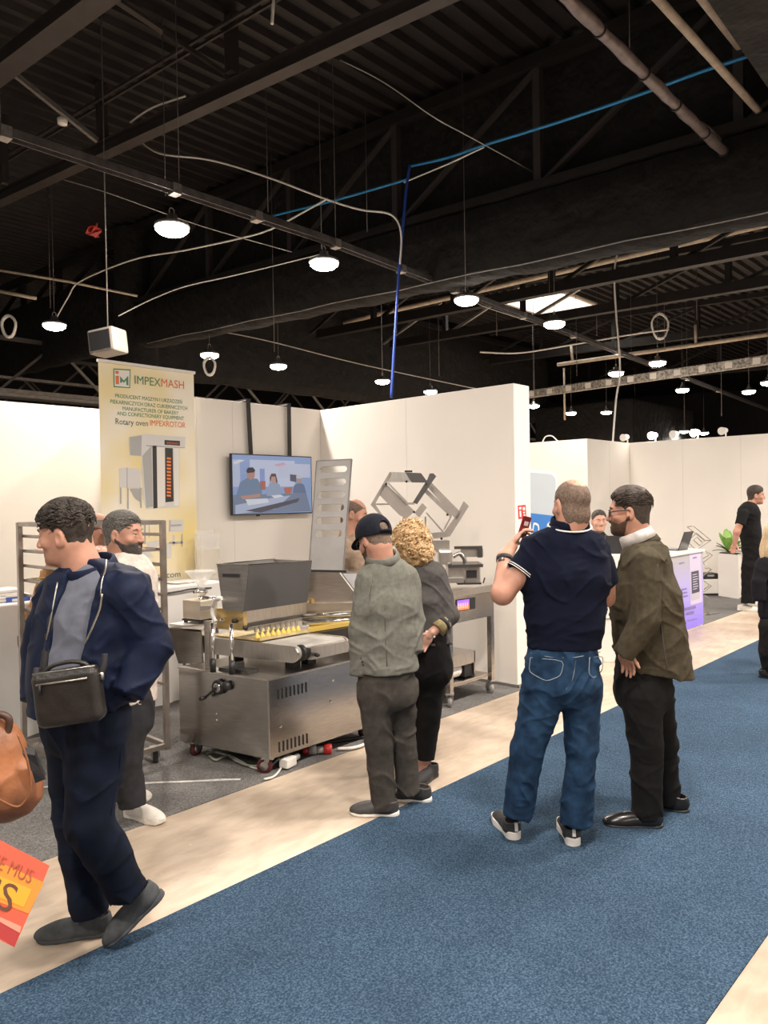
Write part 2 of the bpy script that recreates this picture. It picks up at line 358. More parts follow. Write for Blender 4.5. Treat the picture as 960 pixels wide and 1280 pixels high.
# ---- nearer roof truss (the long brown beam across the top left)
tr = empty('roof_truss', (5.2, 8.6, 6.6), 'dark brown roof truss whose beam crosses the top left of the view', 'truss')
brown = mat('brown_painted_steel', (.05, .042, .04), .45, .3, .2, 6)
A, B_ = Vector((4.74, 12.61, 6.55)), Vector((5.93, 3.9, 6.55))
d = (B_-A); A2 = A-d*.35; B2 = B_+d*.35
sd = Vector((d.y, -d.x, 0)).normalized()
MB().bar(A2, B2, .17, .022).bar(A2+Vector((0, 0, .08)), B2+Vector((0, 0, .08)), .025, .15).bar(A2+Vector((0, 0, .16)), B2+Vector((0, 0, .16)), .17, .02).build('bottom_beam', brown, tr)
for (fx, fy, tx, ty) in ((128, 175, 122, 0), (290, 92, 288, 0)):
    p = PZ(fx, fy, 6.75); MB().box((p.x, p.y, (6.75+zc(p.y))/2), (.12, .12, zc(p.y)-6.75)).build('truss_post', brown, tr)
p, q = PZ(122, 176, 6.72), PZ(10, 86, 7.25); MB().bar(p, q, .06, .06).build('truss_diagonal', alu, tr)
p, q = PZ(282, 92, 6.78), PZ(205, 40, 7.3); MB().bar(p, q, .08, .04).build('truss_diagonal', brown, tr)
p, q = PZ(205, 40, 7.3), PZ(130, -10, 7.4); MB().bar(p, q, .08, .04).build('truss_diagonal', brown, tr)
p, q = PZ(2, 92, 6.6), PZ(125, 0, 6.6); dd = q-p
tr0 = empty('roof_truss', (3.6, 8, 6.6), 'dark roof truss in the very top left corner, nearest to the viewer', 'truss')
MB().bar(p-dd*.3, q+dd, .24, .03).bar(p-dd*.3+Vector((0, 0, .14)), q+dd+Vector((0, 0, .14)), .03, .26).build('bottom_beam', brown, tr0)
p = PZ(6, 230, 6.6); MB().box((p.x, p.y, (6.6+zc(p.y))/2), (.09, .09, zc(p.y)-6.6)).build('truss_post', brown, tr0)
# thin bracing pipe below the deck
p, q = PZ(15, 190, 7.2), PZ(320, 5, 7.2)
tag(MB().bar(p-(q-p)*.2, q+(q-p)*.2, .035).bar(p-(q-p)*.2+Vector((.1, 0, 0)), q+(q-p)*.2+Vector((.1, 0, 0)), .03).build('brace_rail', brown), 'slim double brace rail just under the roof deck, upper left', 'rail')
tag(MB().lathe(PZ(78, 151, 6.7), [(.001, -.05), (.06, -.045), (.065, .02), (.03, .05), (.001, .05)], 14).build('smoke_detector', white_c), 'round white detector under the roof deck beside the pale truss diagonal', 'detector')
# ---- far bay: trusses along Y beyond the first girder
for i, (X_, ya, yb, pz) in enumerate([(14.2, -3, 15.5, 6.05), (17.2, -3, 15.5, 6.2), (22.5, -3, 15.5, 6.35), (29, -4, 20, 6.2)]):
    t = empty('roof_truss', (X_, 6, pz), ['thick dark truss just beyond the sheeted girder', 'dark truss beside the skylight, second beyond the girder', 'dark truss behind the skylight', 'dark truss at the far end of the hall'][i], 'truss')
    f = lambda y, pz=pz: pz+(y-5)*.03
    chord(X_, ya, yb, f, .20, .22, 'bottom_chord', t)
    chord(X_, ya, yb, lambda y: zc(y)-.12, .14, .14, 'top_chord', t)
    yv = ya+.8
    while yv < yb-2:
        MB().bar((X_, yv, f(yv)), (X_, yv, zc(yv)-.2), .12).build('truss_post', blackmetal, t)
        MB().bar((X_, yv, zc(yv)-.2), (X_, yv+2.6, f(yv+2.6)), .07).build('truss_diagonal', alu if i == 1 and yv > 8 else blackmetal, t)
        yv += 2.6
latm = mat('brightened_lattice_steel', (.34, .33, .32), .5, 0, .2, 10); latd = mat('dim_lattice_steel', (.12, .11, .11), .5)  # brighter lattice tone stands in for light on the far trusses and rails
# secondary trusses along X far left (between wall tops and girders)
for i, (Y_, z0) in enumerate([(19.5, 4.6), (23.5, 5.0), (28, 5.0)]):
    t = empty('lattice_truss', (14, Y_, z0), ['lattice truss low behind the printed banner, nearest of three', 'lattice truss behind the printed banner, middle of three', 'lattice truss farthest behind the printed banner'][i], 'truss')
    MB().bar((-6, Y_, z0), (32, Y_, z0), .10).build('bottom_chord', latm if i != 1 else latd, t)
    MB().bar((-6, Y_, z0+1.3), (32, Y_, z0+1.3), .10).build('top_chord', latd, t)
    xv = -4
    while xv < 30:
        MB().bar((xv, Y_, z0), (xv+1.4, Y_, z0+1.3), .06).build('truss_diagonal', latd, t)
        MB().bar((xv+2.8, Y_, z0), (xv+1.4, Y_, z0+1.3), .06).build('truss_diagonal', latm if i == 0 else latd, t); xv += 2.8
for i, (Y_, z_, lab) in enumerate([(18.2, 4.35, 'long thin steel rail low behind the left white wall, lowest of the rails'), (21.5, 5.3, 'pale long steel rail behind the television wall'), (26, 5.6, 'distant thin steel rail behind the printed banner')]):
    tag(MB().bar((-6, Y_, z_), (30, Y_+.6, z_), .07).build('steel_rail', latm), lab, 'rail')
# ---- pipes
def pipe(name, pts, r, m, label, cat='pipe', parts=None):
    t = MB().tube(pts, r, 12); o = t.build(name, m); return tag(o, label, cat)
greyduct = mat('grey_spiral_duct', (.20, .165, .16), .45, .4, .25, 12)
dk = empty('fabric_duct', PZ(935, 230, 5.3), 'grey air hose strapped along the ceiling, ending in a tied sleeve at the girder', 'duct')
a, b_ = PZ(660, -50, 5.3), PZ(915, 200, 5.3)
MB().tube([a+(b_-a)*(i/30)+Vector((0, 0, .006*math.sin(i*2.1))) for i in range(31)], [.048+.004*math.sin(i*1.3) for i in range(31)], 14).build('duct_body', greyduct, dk)
for t_ in (.25, .45, .62, .8, .93): MB().tube([a+(b_-a)*t_, a+(b_-a)*(t_+.004)], .057, 14).build('strap', blackp, dk)
MB().tube(smoothline([b_, PZ(925, 212, 5.28), PZ(934, 226, 5.15), PZ(930, 240, 5.02)]), [.05]*6+[.055]*4+[.05]*3+[.04]*3+[.03]*3, 12).build('sleeve_end', fabm, dk)
MB().tube(smoothline([PZ(870, 150, 5.42), PZ(890, 163, 5.44), PZ(912, 190, 5.43), PZ(922, 205, 5.4), PZ(936, 225, 5.2), PZ(930, 240, 5.0)]), .014, 6).build('tie_cord', alu, dk)
pipe('ceiling_pipe', [PZ(810, -15, 5.6), PZ(990, 185, 5.6)], .036, cream_pipe, 'long cream pipe running to the top right, farther right than the grey hose')
pipe('ceiling_pipe', [PZ(860, -25, 5.9), PZ(924, 57, 5.9)], .042, cream_pipe, 'short cream pipe stub in the top right corner beside the dark duct')
o = MB(); p0, p1 = PZ(870, -20, 5.0), PZ(960, 110, 5.0); e = Vector((0, -1.2, 0))
o.hexa([p0+(p0-p1)*.5, p1+(p1-p0)*2, p1+(p1-p0)*2+e, p0+(p0-p1)*.5+e]+[v+Vector((0, 0, .8)) for v in (p0+(p0-p1)*.5, p1+(p1-p0)*2, p1+(p1-p0)*2+e, p0+(p0-p1)*.5+e)])
tag(o.build('ventilation_duct', fabm), 'broad black duct cutting off the top right corner', 'duct')
o = empty('sign_lamp', PD(922, 148, 9.5), 'small white box lamp hanging under the cream pipe at the upper right', 'lamp')
MB().box(PD(922, 148, 9.5), (.10, .30, .12), rz=R(10), bev=.02).build('housing', white_c, o)
MB().bar(PD(922, 148, 9.5), PD(922, 148, 9.5)+Vector((0, 0, 1.5)), .01).build('hanger', alu, o)
for pts, r, lab in [
    ([PX(395, 413, 15.5), PX(480, 391, 15.5), PX(960, 280, 15.5)], .06, 'long cream pipe crossing beyond the girder above the skylight'),
    ([PX(697, 456, 20), PX(960, 418, 20)], .055, 'cream pipe with an open end to the right of the skylight'),
    ([PX(0, 484, 18), PX(122, 496, 18)], .05, 'cream pipe just above the white wall left of the printed banner'),
    ([PD(0, 338, 13), PD(85, 352, 13.4), PD(172, 370, 13.8)], .022, 'thin bent pipe above the left hanging lamp'),
    ([PD(0, 364, 13), PD(45, 373, 13)], .03, 'short pipe end at the left edge under the bent pipe')]:
    pipe('ceiling_pipe', pts, r, cream_pipe, lab)
o = PX(716, 456, 20)
pipe('pipe_drop', [PX(716, 455, 20), PX(714, 432, 20)], .04, cream_pipe, 'short riser on the open-ended cream pipe')
pipe('pipe_drop', [PX(705, 460, 20), PX(706, 525, 20)], .03, cream_pipe, 'thin drop pipe hanging from the open-ended cream pipe')
pipe('pipe_drop', [PX(805, 314, 15.5), PX(806, 299, 15.5), PX(832, 297, 15.5), PX(833, 306, 15.5)], .03, cream_pipe, 'bracket bend on the long cream pipe right of the white cable')
pipe('pipe_drop', [PX(870, 432, 20), PX(869, 406, 20)], .035, cream_pipe, 'short pipe stub standing on the cream pipe at the right')
# perforated cable tray, far
ct = empty('cable_tray', PZ(810, 470, 4.75), 'pale perforated cable tray crossing behind the white wall end', 'cable tray')
a, b_ = PZ(655, 494, 4.6), PZ(965, 449, 4.6)
MB().bar(a, b_, .12, .2).build('tray_side', mat('perforated_tray', (.50, .47, .42), .5, .5, .35, 18, col2=(.16, .15, .14)), ct)
for i in range(11): p = a+(b_-a)*((i+.5)/11); MB().box(p, (.14, .16, .14)).build('tray_clip', white_c, ct)
# ---- light rail along X carrying the near lamps
rl = empty('light_rail', (8, 6.6, 4.8), 'grey steel rail with lamps hanging under it, running from the left edge to the right', 'rail')
def railpt(x): return Vector((x, 6.53+max(0, x-6)*.075, 4.8))
mb = MB()
for xa, xb in ((-1, 6), (6, 12), (12, 20), (20, 31)):
    mb.bar(railpt(xa)+Vector((0, .045, 0)), railpt(xb)+Vector((0, .045, 0)), .010, .062).bar(railpt(xa)-Vector((0, .045, 0)), railpt(xb)-Vector((0, .045, 0)), .010, .062).bar(railpt(xa)+Vector((0, 0, .04)), railpt(xb)+Vector((0, 0, .04)), .09, .012)
mb.build('rail_body', mat('grey_channel', (.16, .15, .15), .4, .6, .3, 12), rl)
for x in (2.5, 4.1, 5.1, 6.3, 7.6, 8.9, 11, 13, 15.2, 17.5, 20, 23):
    MB().box(railpt(x), (.09, .11, .10)).build('rail_clip', alu, rl)
for x in (2.47, 4.15, 6.3, 8.9, 12.0, 16.0, 20.0):
    p = railpt(x); MB().tube([p, (p.x, p.y, zc(p.y)+.05)], .004, 5).build('hanger_wire', wirem, rl)
# lamps
glow = mat('lamp_lens_glow', (.9, .9, .9), .4, emit=(1, .90, .80), estr=30)
def make_lamp(p, top, label, group=None, power=None):
    t = empty('high_bay_lamp', p, label, 'lamp', group)
    MB().lathe((p.x, p.y, p.z), [(.001, .13), (.05, .13), (.06, .07), (.12, .055), (.175, .03), (.185, 0), (.17, -.005)], 28).build('housing', alu, t)
    MB().lathe((p.x, p.y, p.z-.004), [(.170, .006), (.168, -.03), (.13, -.062), (.07, -.078), (.001, -.082)], 28).build('lens', glow, t)
    MB().tube([(p.x+.03*math.cos(a), p.y, p.z+.165+.035*math.sin(a)) for a in [i*math.pi/5 for i in range(10)]], .006, 5, closed=True).build('hook', alu, t)
    MB().tube([(p.x, p.y, p.z+.2), (p.x, p.y, top+(.04 if top > 5 else 0))], .004, 5).build('hanger_cord', wirem, t)
    lamp_light(p.x, p.y, p.z-.10, power or LAMP_W)
    return t
near = [(215, 284, 'under the rail, brightest lamp at the upper left'), (405, 328, 'under the rail above the white corner, second from the left'), (583, 374, 'under the rail left of the skylight'), (693, 404, 'under the rail in front of the skylight'), (822, 453, 'right of the white coiled cable'), (853, 487, 'far right, just beyond the perforated tray, left of its neighbour')]
lampZ = 4.58
for px_, py_, wh in near:
    p = PZ(px_, py_, lampZ); make_lamp(p, 4.78 if px_ < 700 else zc(p.y), 'glowing round LED hall lamp '+wh, power={693: 36, 583: 90}.get(px_))
for px_, py_, wh in [(68, 406, 'at the far left above the white wall'), (262, 443, 'above the printed banner, with a cable loop under it'), (348, 457, 'above the television, between the banner lamp and the blue cable'), (478, 476, 'low beside the blue cable above the wall corner'), (538, 489, 'just above the top edge of the right wall'), (770, 466, 'where the white cable crosses the tray'), (936, 489, 'at the right edge beside the end of the rail'), (667, 507, 'right beside the top of the white wall end'), (714, 516, 'below the drop pipe'), (758, 515, 'left of the long white cable, below the tray'), (794, 525, 'small, right of the long white cable'), (960, 478, 'cut by the right edge of the view'), (855, 539, 'tiny, above the far wall, left of a pair'), (880, 541, 'tiny, above the far wall, right of a pair')]:
    if py_ > 530: p = PD(px_, py_, 30)
    else: p = PZ(px_, py_, lampZ)
    make_lamp(p, zc(p.y), 'glowing round LED hall lamp '+wh)
# exhibition spotlights along the far wall top
for i, px_ in enumerate((783, 818, 845, 871, 906)):
    p = PX(px_, 550-((px_-783)*.065), 13.85); p = p+Vector((.05, 0, .06))
    t = empty('booth_spotlight', p, 'small white booth spotlight on top of the far wall, '+['leftmost of five', 'second from the left of five', 'middle of five', 'fourth from the left of five', 'rightmost of five'][i], 'spotlight')
    MB().tube([p, p+Vector((-.16, .02, -.02))], [.045, .07], 12).build('lamp_head', glow if i % 2 else white_c, t)
    MB().bar(p-Vector((0, 0, .14)), p, .02).build('stem', white_c, t)
# ---- cables
def cable(pts, r, m, label, n=6, cat='cable'): return tag(MB().tube(smoothline(pts, n), r*.62, 6).build('cable', m), label, cat)
whc = mat('white_cable_sheath', (.75, .73, .69), .5); latm = mat('brightened_lattice_steel', (.34, .33, .32), .5, 0, .2, 10); blc = mat('blue_cable_sheath', (.02, .22, .50), .45); dbl = mat('dark_blue_cable', (.015, .05, .30), .45)
cable([PZ(232, 120, 6.9), PZ(190, 135, 6.85), PZ(163, 153, 6.8)], .02, whc, 'white cable looping over the brown beam')
cable([PD(175, 176, 11), PD(200, 192, 10.5), PD(262, 200, 10), PD(330, 220, 9.7), PD(405, 248, 9.3), PD(450, 262, 9.2), PD(488, 268, 9.2), PD(501, 290, 9.2), PD(500, 330, 9.2)], .02, whc, 'white cable swinging from the brown beam to the blue cable')
cable([PD(68, 402, 13.5), PD(85, 372, 13.3), PD(100, 352, 13), PD(165, 325, 11), PD(230, 313, 10.2), PD(300, 298, 9.6), PD(340, 286, 9.4), PD(385, 262, 9.3), PD(410, 248, 9.3)], .018, whc, 'long white cable drooping from the left lamp to the rail')
cable([PD(148, 395, 9.3), PD(190, 374, 9.5), PD(232, 358, 9.6), PD(290, 345, 9.7), PD(340, 333, 9.8), PD(400, 318, 9.9)], .012, whc, 'thin cable from the grey speaker box to the girder')
cable([PX(340, 270, 7.8), PX(420, 250, 7.8), PX(510, 224, 7.8)], .028, blc, 'blue cable bundle stretched left of the vertical blue cable')
cable([PX(512, 208, 7.9), PX(560, 197, 7.9), PX(610, 180, 7.9), PX(700, 152, 7.9), PX(800, 118, 7.9), PX(870, 92, 7.9), PX(936, 70, 7.9)], .03, blc, 'bright blue cable bundle crossing the upper right')
cable([PX(505, 228, 7.9), PX(560, 205, 7.9), PX(605, 184, 7.9)], .016, whc, 'white cable beside the junction of the blue cables')
cable([PD(512, 208, 9.5), PD(508, 235, 9.5), PD(504, 280, 9.5), PD(498, 350, 9.5), PD(493, 430, 9.5), PD(489, 497, 9.5)], .032, dbl, 'thick dark blue cable hanging down behind the white wall')
cable([PD(775, 300, 15), PD(768, 340, 15), PD(770, 390, 15), PD(775, 460, 15), PD(770, 500, 15), PD(766, 552, 15)], .03, whc, 'long white cable hanging down to the far wall')
cable([PD(600, 440, 16), PD(650, 441, 16), PD(720, 430, 16), PD(790, 418, 16), PD(836, 412, 16)], .028, whc, 'white cable drooping beneath the skylight')
cable([PD(585, 372, 14), PD(610, 385, 14), PD(690, 410, 14)], .012, whc, 'thin cable next to the skylight')
cable([PD(425, 75, 9), PD(480, 103, 9), PD(540, 145, 9), PD(585, 170, 9.2), PD(640, 200, 9.5), PD(690, 229, 9.8)], .012, alu, 'thin steel wire crossing above the blue cables')
cable([PD(80, 225, 9), PD(140, 243, 9), PD(250, 282, 9.4), PD(365, 315, 9.7)], .009, alu, 'thin steel wire under the brown beam')
cable([PD(250, 410, 16), PD(330, 425, 16.3), PD(450, 455, 17), PD(600, 487, 18)], .02, alu, 'thin wire across the rear sheeted girder')
cable([PD(342, 0, 8), PD(340, 30, 8)], .03, whc, 'short white cable end dangling at the top')
rg = mat('red_foil', (.45, .02, .02), .4, 0, .5, 40)
mb = MB(); c0 = PD(118, 288, 12); vs = [c0+Vector((random.uniform(-.12, .12), random.uniform(-.12, .12), random.uniform(-.1, .1))) for _ in range(26)]
mb.add(vs, [(i, (i*7+3) % 26, (i*5+11) % 26) for i in range(26)]); tag(mb.build('foil_scrap', rg), 'crumpled scrap of red foil caught under the roof', 'foil')
for (px_, ya, yb, dep) in [(206, 0, 245, 9), (62, 235, 385, 13.5), (334, 100, 265, 10), (401, 80, 310, 9.5), (581, 180, 365, 10), (692, 240, 395, 14), (458, 140, 290, 11), (786, 0, 60, 8), (895, 60, 170, 9), (342, 340, 440, 12), (477, 200, 470, 12), (830, 380, 440, 18), (870, 300, 400, 18), (855, 500, 540, 28), (667, 400, 500, 20), (720, 380, 470, 20), (745, 330, 420, 20), (620, 300, 420, 20), (901, 380, 520, 22), (935, 300, 480, 22), (548, 300, 470, 20)]:
    q = PD(px_+1, yb, dep); tag(MB().tube([(q.x, q.y, zc(q.y)+.05), q], .0035+.0002*dep, 5).build('suspension_wire', wirem), 'thin steel suspension wire hanging from the roof', 'wire', 'suspension wires under the roof')
# coiled cables
def coil(px_, py_, dep, rr, label, turns=4):
    c0 = PD(px_, py_, dep); u = cam_m @ Vector((1, 0, 0)); v = Vector((0, 0, 1)); n = u.cross(v)
    pts = [c0 + u*math.cos(a)*rr*(.75+.06*math.sin(3*a)) + v*math.sin(a)*rr*(1.15+.08*math.sin(a*.7)) + n*.02*math.sin(a*.3) for a in [i*2*math.pi/16 for i in range(16*turns)]]
    tag(MB().tube(pts, .008+.0006*dep, 6).build('cable_coil', whc), label, 'cable')
coil(825, 408, 18, .26, 'coiled white cable hanging above the cable tray')
coil(11, 408, 13, .16, 'coiled white cable at the left edge beside the left lamp')
coil(262, 458, 12, .12, 'loop of white cable under the lamp above the banner')
# grey speaker box
sp = empty('wall_speaker', PD(135, 428, 8.6), 'pale grey box speaker hanging above the printed banner', 'speaker')
m3 = Matrix.Rotation(R(25), 3, 'Z') @ Matrix.Rotation(R(-6), 3, 'X')
MB().box(PD(135, 428, 8.6), (.28, .34, .28), rot=m3, bev=.03).build('cabinet', mat('grey_speaker_box', (.24, .215, .195), .55), sp)
cpt = PD(135, 428, 8.6); MB().box(cpt + m3 @ Vector((-.142, 0, 0)), (.012, .27, .21), rot=m3).build('grille', blackp, sp)
MB().tube([cpt+Vector((0, 0, .1)), (cpt.x, cpt.y, zc(cpt.y))], .008, 5).build('hanger', alu, sp)
# ================================================================== BOOTH FURNITURE AND MACHINES
def cc(x, y): return (200+x/3.69, 680+y/3.69)       # close-up readings of the machine
def mp(u, v, z): return Vector((2.92+u-.2*v, 3.71+.98*v, z))   # machine's own axes: u along the aisle, v into the booth
def mbox(mb, u0, u1, v0, v1, z0, z1): return mb.hexa([mp(u0, v0, z0), mp(u1, v0, z0), mp(u1, v1, z0), mp(u0, v1, z0), mp(u0, v0, z1), mp(u1, v0, z1), mp(u1, v1, z1), mp(u0, v1, z1)])
redw = mat('red_wheel', (.09, .014, .016), .45); grey_w = mat('grey_wheel', (.34, .33, .32), .4)
def caster(parent, p, r=.05, wm=redw, name='caster', ang=0.5, h=None):
    h = h or 2*r+.02; m = Matrix.Rotation(ang, 3, 'Z'); ax = m @ Vector((0, 1, 0)); off = m @ Vector((.025, 0, 0)); p = Vector(p); c_ = Vector((p.x, p.y, r))+off
    f = MB(); f.box((p.x, p.y, h-.006), (.08, .07, .008), rz=ang)
    for s_ in (-1, 1): f.bar(Vector((p.x, p.y, h-.01))+ax*s_*.024, c_+ax*s_*.024, .028, .004, up=ax)
    fo = f.build(name, alu, parent)
    MB().lathe(c_-ax*.016, [(r*.2, 0), (r*.86, 0), (r, .006), (r, .026), (r*.86, .032), (r*.2, .032)], 24, ax).build('wheel', wm, fo)
    MB().lathe(c_-ax*.019, [(.001, 0), (r*.55, .0), (r*.55, .038), (.001, .038)], 16, ax).build('wheel_hub', alu, fo)
    return fo
mach = empty('depositor_machine', mp(.5, .35, 0), 'stainless steel cookie depositor on red castors with a hopper and a short conveyor', 'bakery machine')
U1 = 1.0
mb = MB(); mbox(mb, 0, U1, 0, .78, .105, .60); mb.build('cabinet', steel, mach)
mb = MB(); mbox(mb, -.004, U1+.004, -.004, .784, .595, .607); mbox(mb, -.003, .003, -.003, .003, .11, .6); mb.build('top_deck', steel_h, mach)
mb = MB(); mbox(mb, .01, U1-.01, .01, .77, .098, .106); mb.build('plinth', steel_d, mach)
for u, v in ((.035, .045), (.035, .70), (U1-.06, .045), (U1-.06, .72)): caster(mach, mp(u, v, 0), .050, redw, ang=2.2 if v < .5 else .2, h=.108)
for zz in (.50, .165):
    for i in range(8):
        mb = MB(); mbox(mb, .075+i*.033, .081+i*.033, -.006, -.001, zz-.035, zz+.03); mb.build('vent_slot', blackp, mach)
for (u, z_) in ((.55, .50), (.53, .36), (.09, .29)): mb = MB(); mb.lathe(mp(u, -.002, z_), [(.001, -.004), (.009, -.004), (.009, .004), (.001, .004)], 10, (0, -1, 0)); mb.build('cabinet_lock', chrome, mach)
cr = mp(-.006, .40, .515); nl = Vector((-.98, -.2, 0))
mb = MB().lathe(cr, [(.001, 0), (.045, 0), (.05, .012), (.046, .028), (.03, .03), (.028, .02)], 24, nl).bar(cr+nl*.03, cr+nl*.03+Vector((-.02, .1, -.075)), .018, .012).tube([cr+nl*.03+Vector((-.02, .1, -.075)), cr+nl*.075+Vector((-.02, .1, -.075))], .013, 10)
hw = mb.build('crank_handwheel', blackp, mach)
MB().lathe(cr+nl*.022, [(.022, 0), (.030, 0), (.030, .01), (.022, .01)], 20, nl).build('crank_ring', chrome, hw)
MB().lathe(cr+nl*.022, [(.001, .004), (.02, .004)], 20, nl).build('crank_dial', grey_w, hw)
cr2 = mp(-.006, .33, .53); MB().lathe(cr2, [(.001, 0), (.03, 0), (.032, .02), (.02, .035), (.001, .036)], 16, nl).build('knob', blackp, mach)
for v, z_ in ((.44, .33), (.44, .29)): MB().lathe(mp(-.002, v, z_), [(.001, .004), (.006, .003), (.006, 0)], 8, nl).build('bolt', chrome, mach)
# conveyor
def conv_plate(u, name):
    pts = [mp(u, .86, .785), mp(u, .0, .775)] + [mp(u, -.02-.052*math.cos(a), .728+.05*math.sin(a)) for a in [math.pi/2-i*math.pi/10 for i in range(11)]][1:] + [mp(u, .86, .665)]
    # rounded nose towards the aisle
    pts = [mp(u, .86, .785), mp(u, .02, .782)] + [mp(u, -.0-.053*math.sin(a), .729+.053*math.cos(a)) for a in [i*math.pi/10 for i in range(11)]] + [mp(u, .86, .668)]
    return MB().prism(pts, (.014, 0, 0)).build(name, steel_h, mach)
conv_plate(.19, 'conveyor_side'); conv_plate(.64, 'conveyor_side')
mb = MB(); mb.tube([mp(.20, .0, .733), mp(.64, .0, .733)], .045, 20); mbox(mb, .2, .64, .0, .86, .745, .776); mb.build('conveyor_belt', mat('pale_belt', (.42, .40, .37), .5, 0, .2, 8), mach)
MB().tube([mp(.235, -.025, .735), mp(.255, -.025, .735)], .052, 20).build('end_roller', blackp, mach)
mb = MB(); mbox(mb, .27, .62, -.085, -.03, .69, .765); mb.build('conveyor_end_cover', steel_h, mach)
for u in (.30, .655): MB().lathe(mp(u, -.09, .72), [(.001, 0), (.012, 0), (.014, .02), (.008, .035), (.001, .035)], 12, (0, -1, 0)).build('clamp_knob', blackp, mach)
MB().lathe(mp(.69, -.05, .745), [(.001, 0), (.03, 0), (.032, .02), (.02, .05), (.001, .05)], 14, (.9, -.3, 0)).build('clamp_knob', blackp, mach)
for u, v in ((.30, .1), (.46, .12), (.30, .6)): mb = MB(); mbox(mb, u, u+.07, v, v+.06, .607, .67); mb.build('conveyor_foot', blackp, mach)
# tray with dough
mb = MB(); mbox(mb, .225, .66, .30, .72, .786, .796); mbox(mb, .225, .66, .295, .31, .786, .806); mb.build('baking_tray', mat('greased_tray', (.62, .50, .26), .4, .3, .2, 15), mach)
doughm = mat('yellow_dough', (.82, .60, .13), .5, 0, .15, 60)
for i in range(9):
    u = .25+i*.045; c0 = mp(u, .345, .797)
    tag(MB().lathe(c0, [(.001, 0), (.019, 0), (.021, .008), (.014, .02), (.008, .032), (.002, .042), (.001, .043)], 10).build('dough_drop', doughm), 'yellow dough drop piped in a row under the hopper nozzles', 'dough', 'row of dough drops under the nozzles')
for i in range(9):
    u = .25+i*.045
    MB().lathe(mp(u, .36, .835), [(.008, 0), (.012, .02), (.012, .035)], 8).build('nozzle', steel_h, mach)
# hopper
T = [PZ(*cc(410, 97), 1.29), PZ(*cc(700, 77), 1.29), PZ(*cc(527, 70), 1.29), PZ(*cc(262, 95), 1.29)]
Bt = [PZ(*cc(385, 312), .985), PZ(*cc(678, 268), .985), PZ(*cc(585, 262), .985), PZ(*cc(290, 305), .985)]
def onpl(px_, a_, b_, c_):
    n_ = (b_-a_).cross(c_-a_); d_ = ray(*px_); o_ = Vector((0, 0, EYE)); return o_+d_*((a_-o_).dot(n_)/d_.dot(n_))
Bt[1] = onpl(cc(678, 268), T[0], T[1], Bt[0]); Bt[3] = onpl(cc(290, 305), T[0], T[3], Bt[0]); Bt[2] = Bt[1]+Bt[3]-Bt[0]
mb = MB(); th = .004; cen = sum(T+Bt, Vector())/8
inn = lambda p: p+(Vector((cen.x, cen.y, p.z))-p)*.03
Ti, Bi = [inn(p) for p in T], [inn(p) for p in Bt]
mb.add(Bt+T+Bi+Ti, [(0, 1, 5, 4), (1, 2, 6, 5), (2, 3, 7, 6), (3, 0, 4, 7), (8, 12, 13, 9), (9, 13, 14, 10), (10, 14, 15, 11), (11, 15, 12, 8), (4, 5, 13, 12), (5, 6, 14, 13), (6, 7, 15, 14), (7, 4, 12, 15), (0, 3, 2, 1)])
mb.build('hopper', mat('hopper_steel', (.40, .38, .36), .30, 1.0, .1, 5, .03, 40, stretch=(1, 1, 10)), mach)
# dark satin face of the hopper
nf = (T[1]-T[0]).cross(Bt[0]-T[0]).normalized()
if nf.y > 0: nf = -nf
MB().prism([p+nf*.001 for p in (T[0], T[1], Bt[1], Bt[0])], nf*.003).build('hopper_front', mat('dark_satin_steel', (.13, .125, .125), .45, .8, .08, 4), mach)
ne = (T[3]-T[0]).cross(Bt[0]-T[0]).normalized()
if ne.x > 0: ne = -ne
e = lambda u, v: T[3]*(1-u)*(1-v)+T[0]*u*(1-v)+Bt[3]*(1-u)*v+Bt[0]*u*v
MB().prism([e(.18, .20)+ne*.002, e(.72, .20)+ne*.002, e(.72, .27)+ne*.002, e(.18, .27)+ne*.002], ne*.012).build('hopper_handle', blackp, mach)
mb = MB(); mb.bar(T[0]+Vector((0, 0, .003)), T[1]+Vector((0, 0, .003)), .014, .006).bar(T[3]+Vector((0, 0, .003)), T[0]+Vector((0, 0, .003)), .014, .006).bar(T[3]+Vector((0, 0, .003)), T[2]+Vector((0, 0, .003)), .014, .006).build('hopper_rim', chrome, mach)
K = PZ(*cc(385, 385), .875); k1 = PZ(*cc(700, 328), .875); k3 = PZ(*cc(262, 378), .875)
u_ = (k1-K); v_ = (k3-K)
def kb(a, b_, c_, d_, z0, z1): return MB().hexa([K+u_*a+v_*c_+Vector((0, 0, z0)), K+u_*b_+v_*c_+Vector((0, 0, z0)), K+u_*b_+v_*d_+Vector((0, 0, z0)), K+u_*a+v_*d_+Vector((0, 0, z0))]+[K+u_*q+v_*w_+Vector((0, 0, z1)) for q, w_ in ((a, c_), (b_, c_), (b_, d_), (a, d_))])
kb(0, .05, 0, 1, -.02, .12).build('manifold_end_block', brass, mach)
kb(.05, 1, .08, .9, .02, .11).build('manifold', steel_h, mach)
kb(.05, 1.04, .0, .2, -.005, .02).build('manifold_rail', steel_d, mach)
kb(.05, 1.04, .02, .1, -.03, -.012).build('nozzle_rail', steel_h, mach)
kb(1, 1.05, .0, .9, -.01, .12).build('manifold_end_block', brass, mach)
for f in (.25, .7): MB().lathe(K+v_*f+Vector((-.002, 0, .045)), [(.001, 0), (.016, 0), (.016, .03), (.007, .035), (.001, .035)], 14, nl).build('air_fitting', chrome if f > .5 else blackp, mach)
MB().lathe(K+Vector((0, -.01, .0)), [(.001, 0), (.016, 0), (.018, .02), (.001, .024)], 12, (0, -1, 0)).build('knob', blackp, mach)
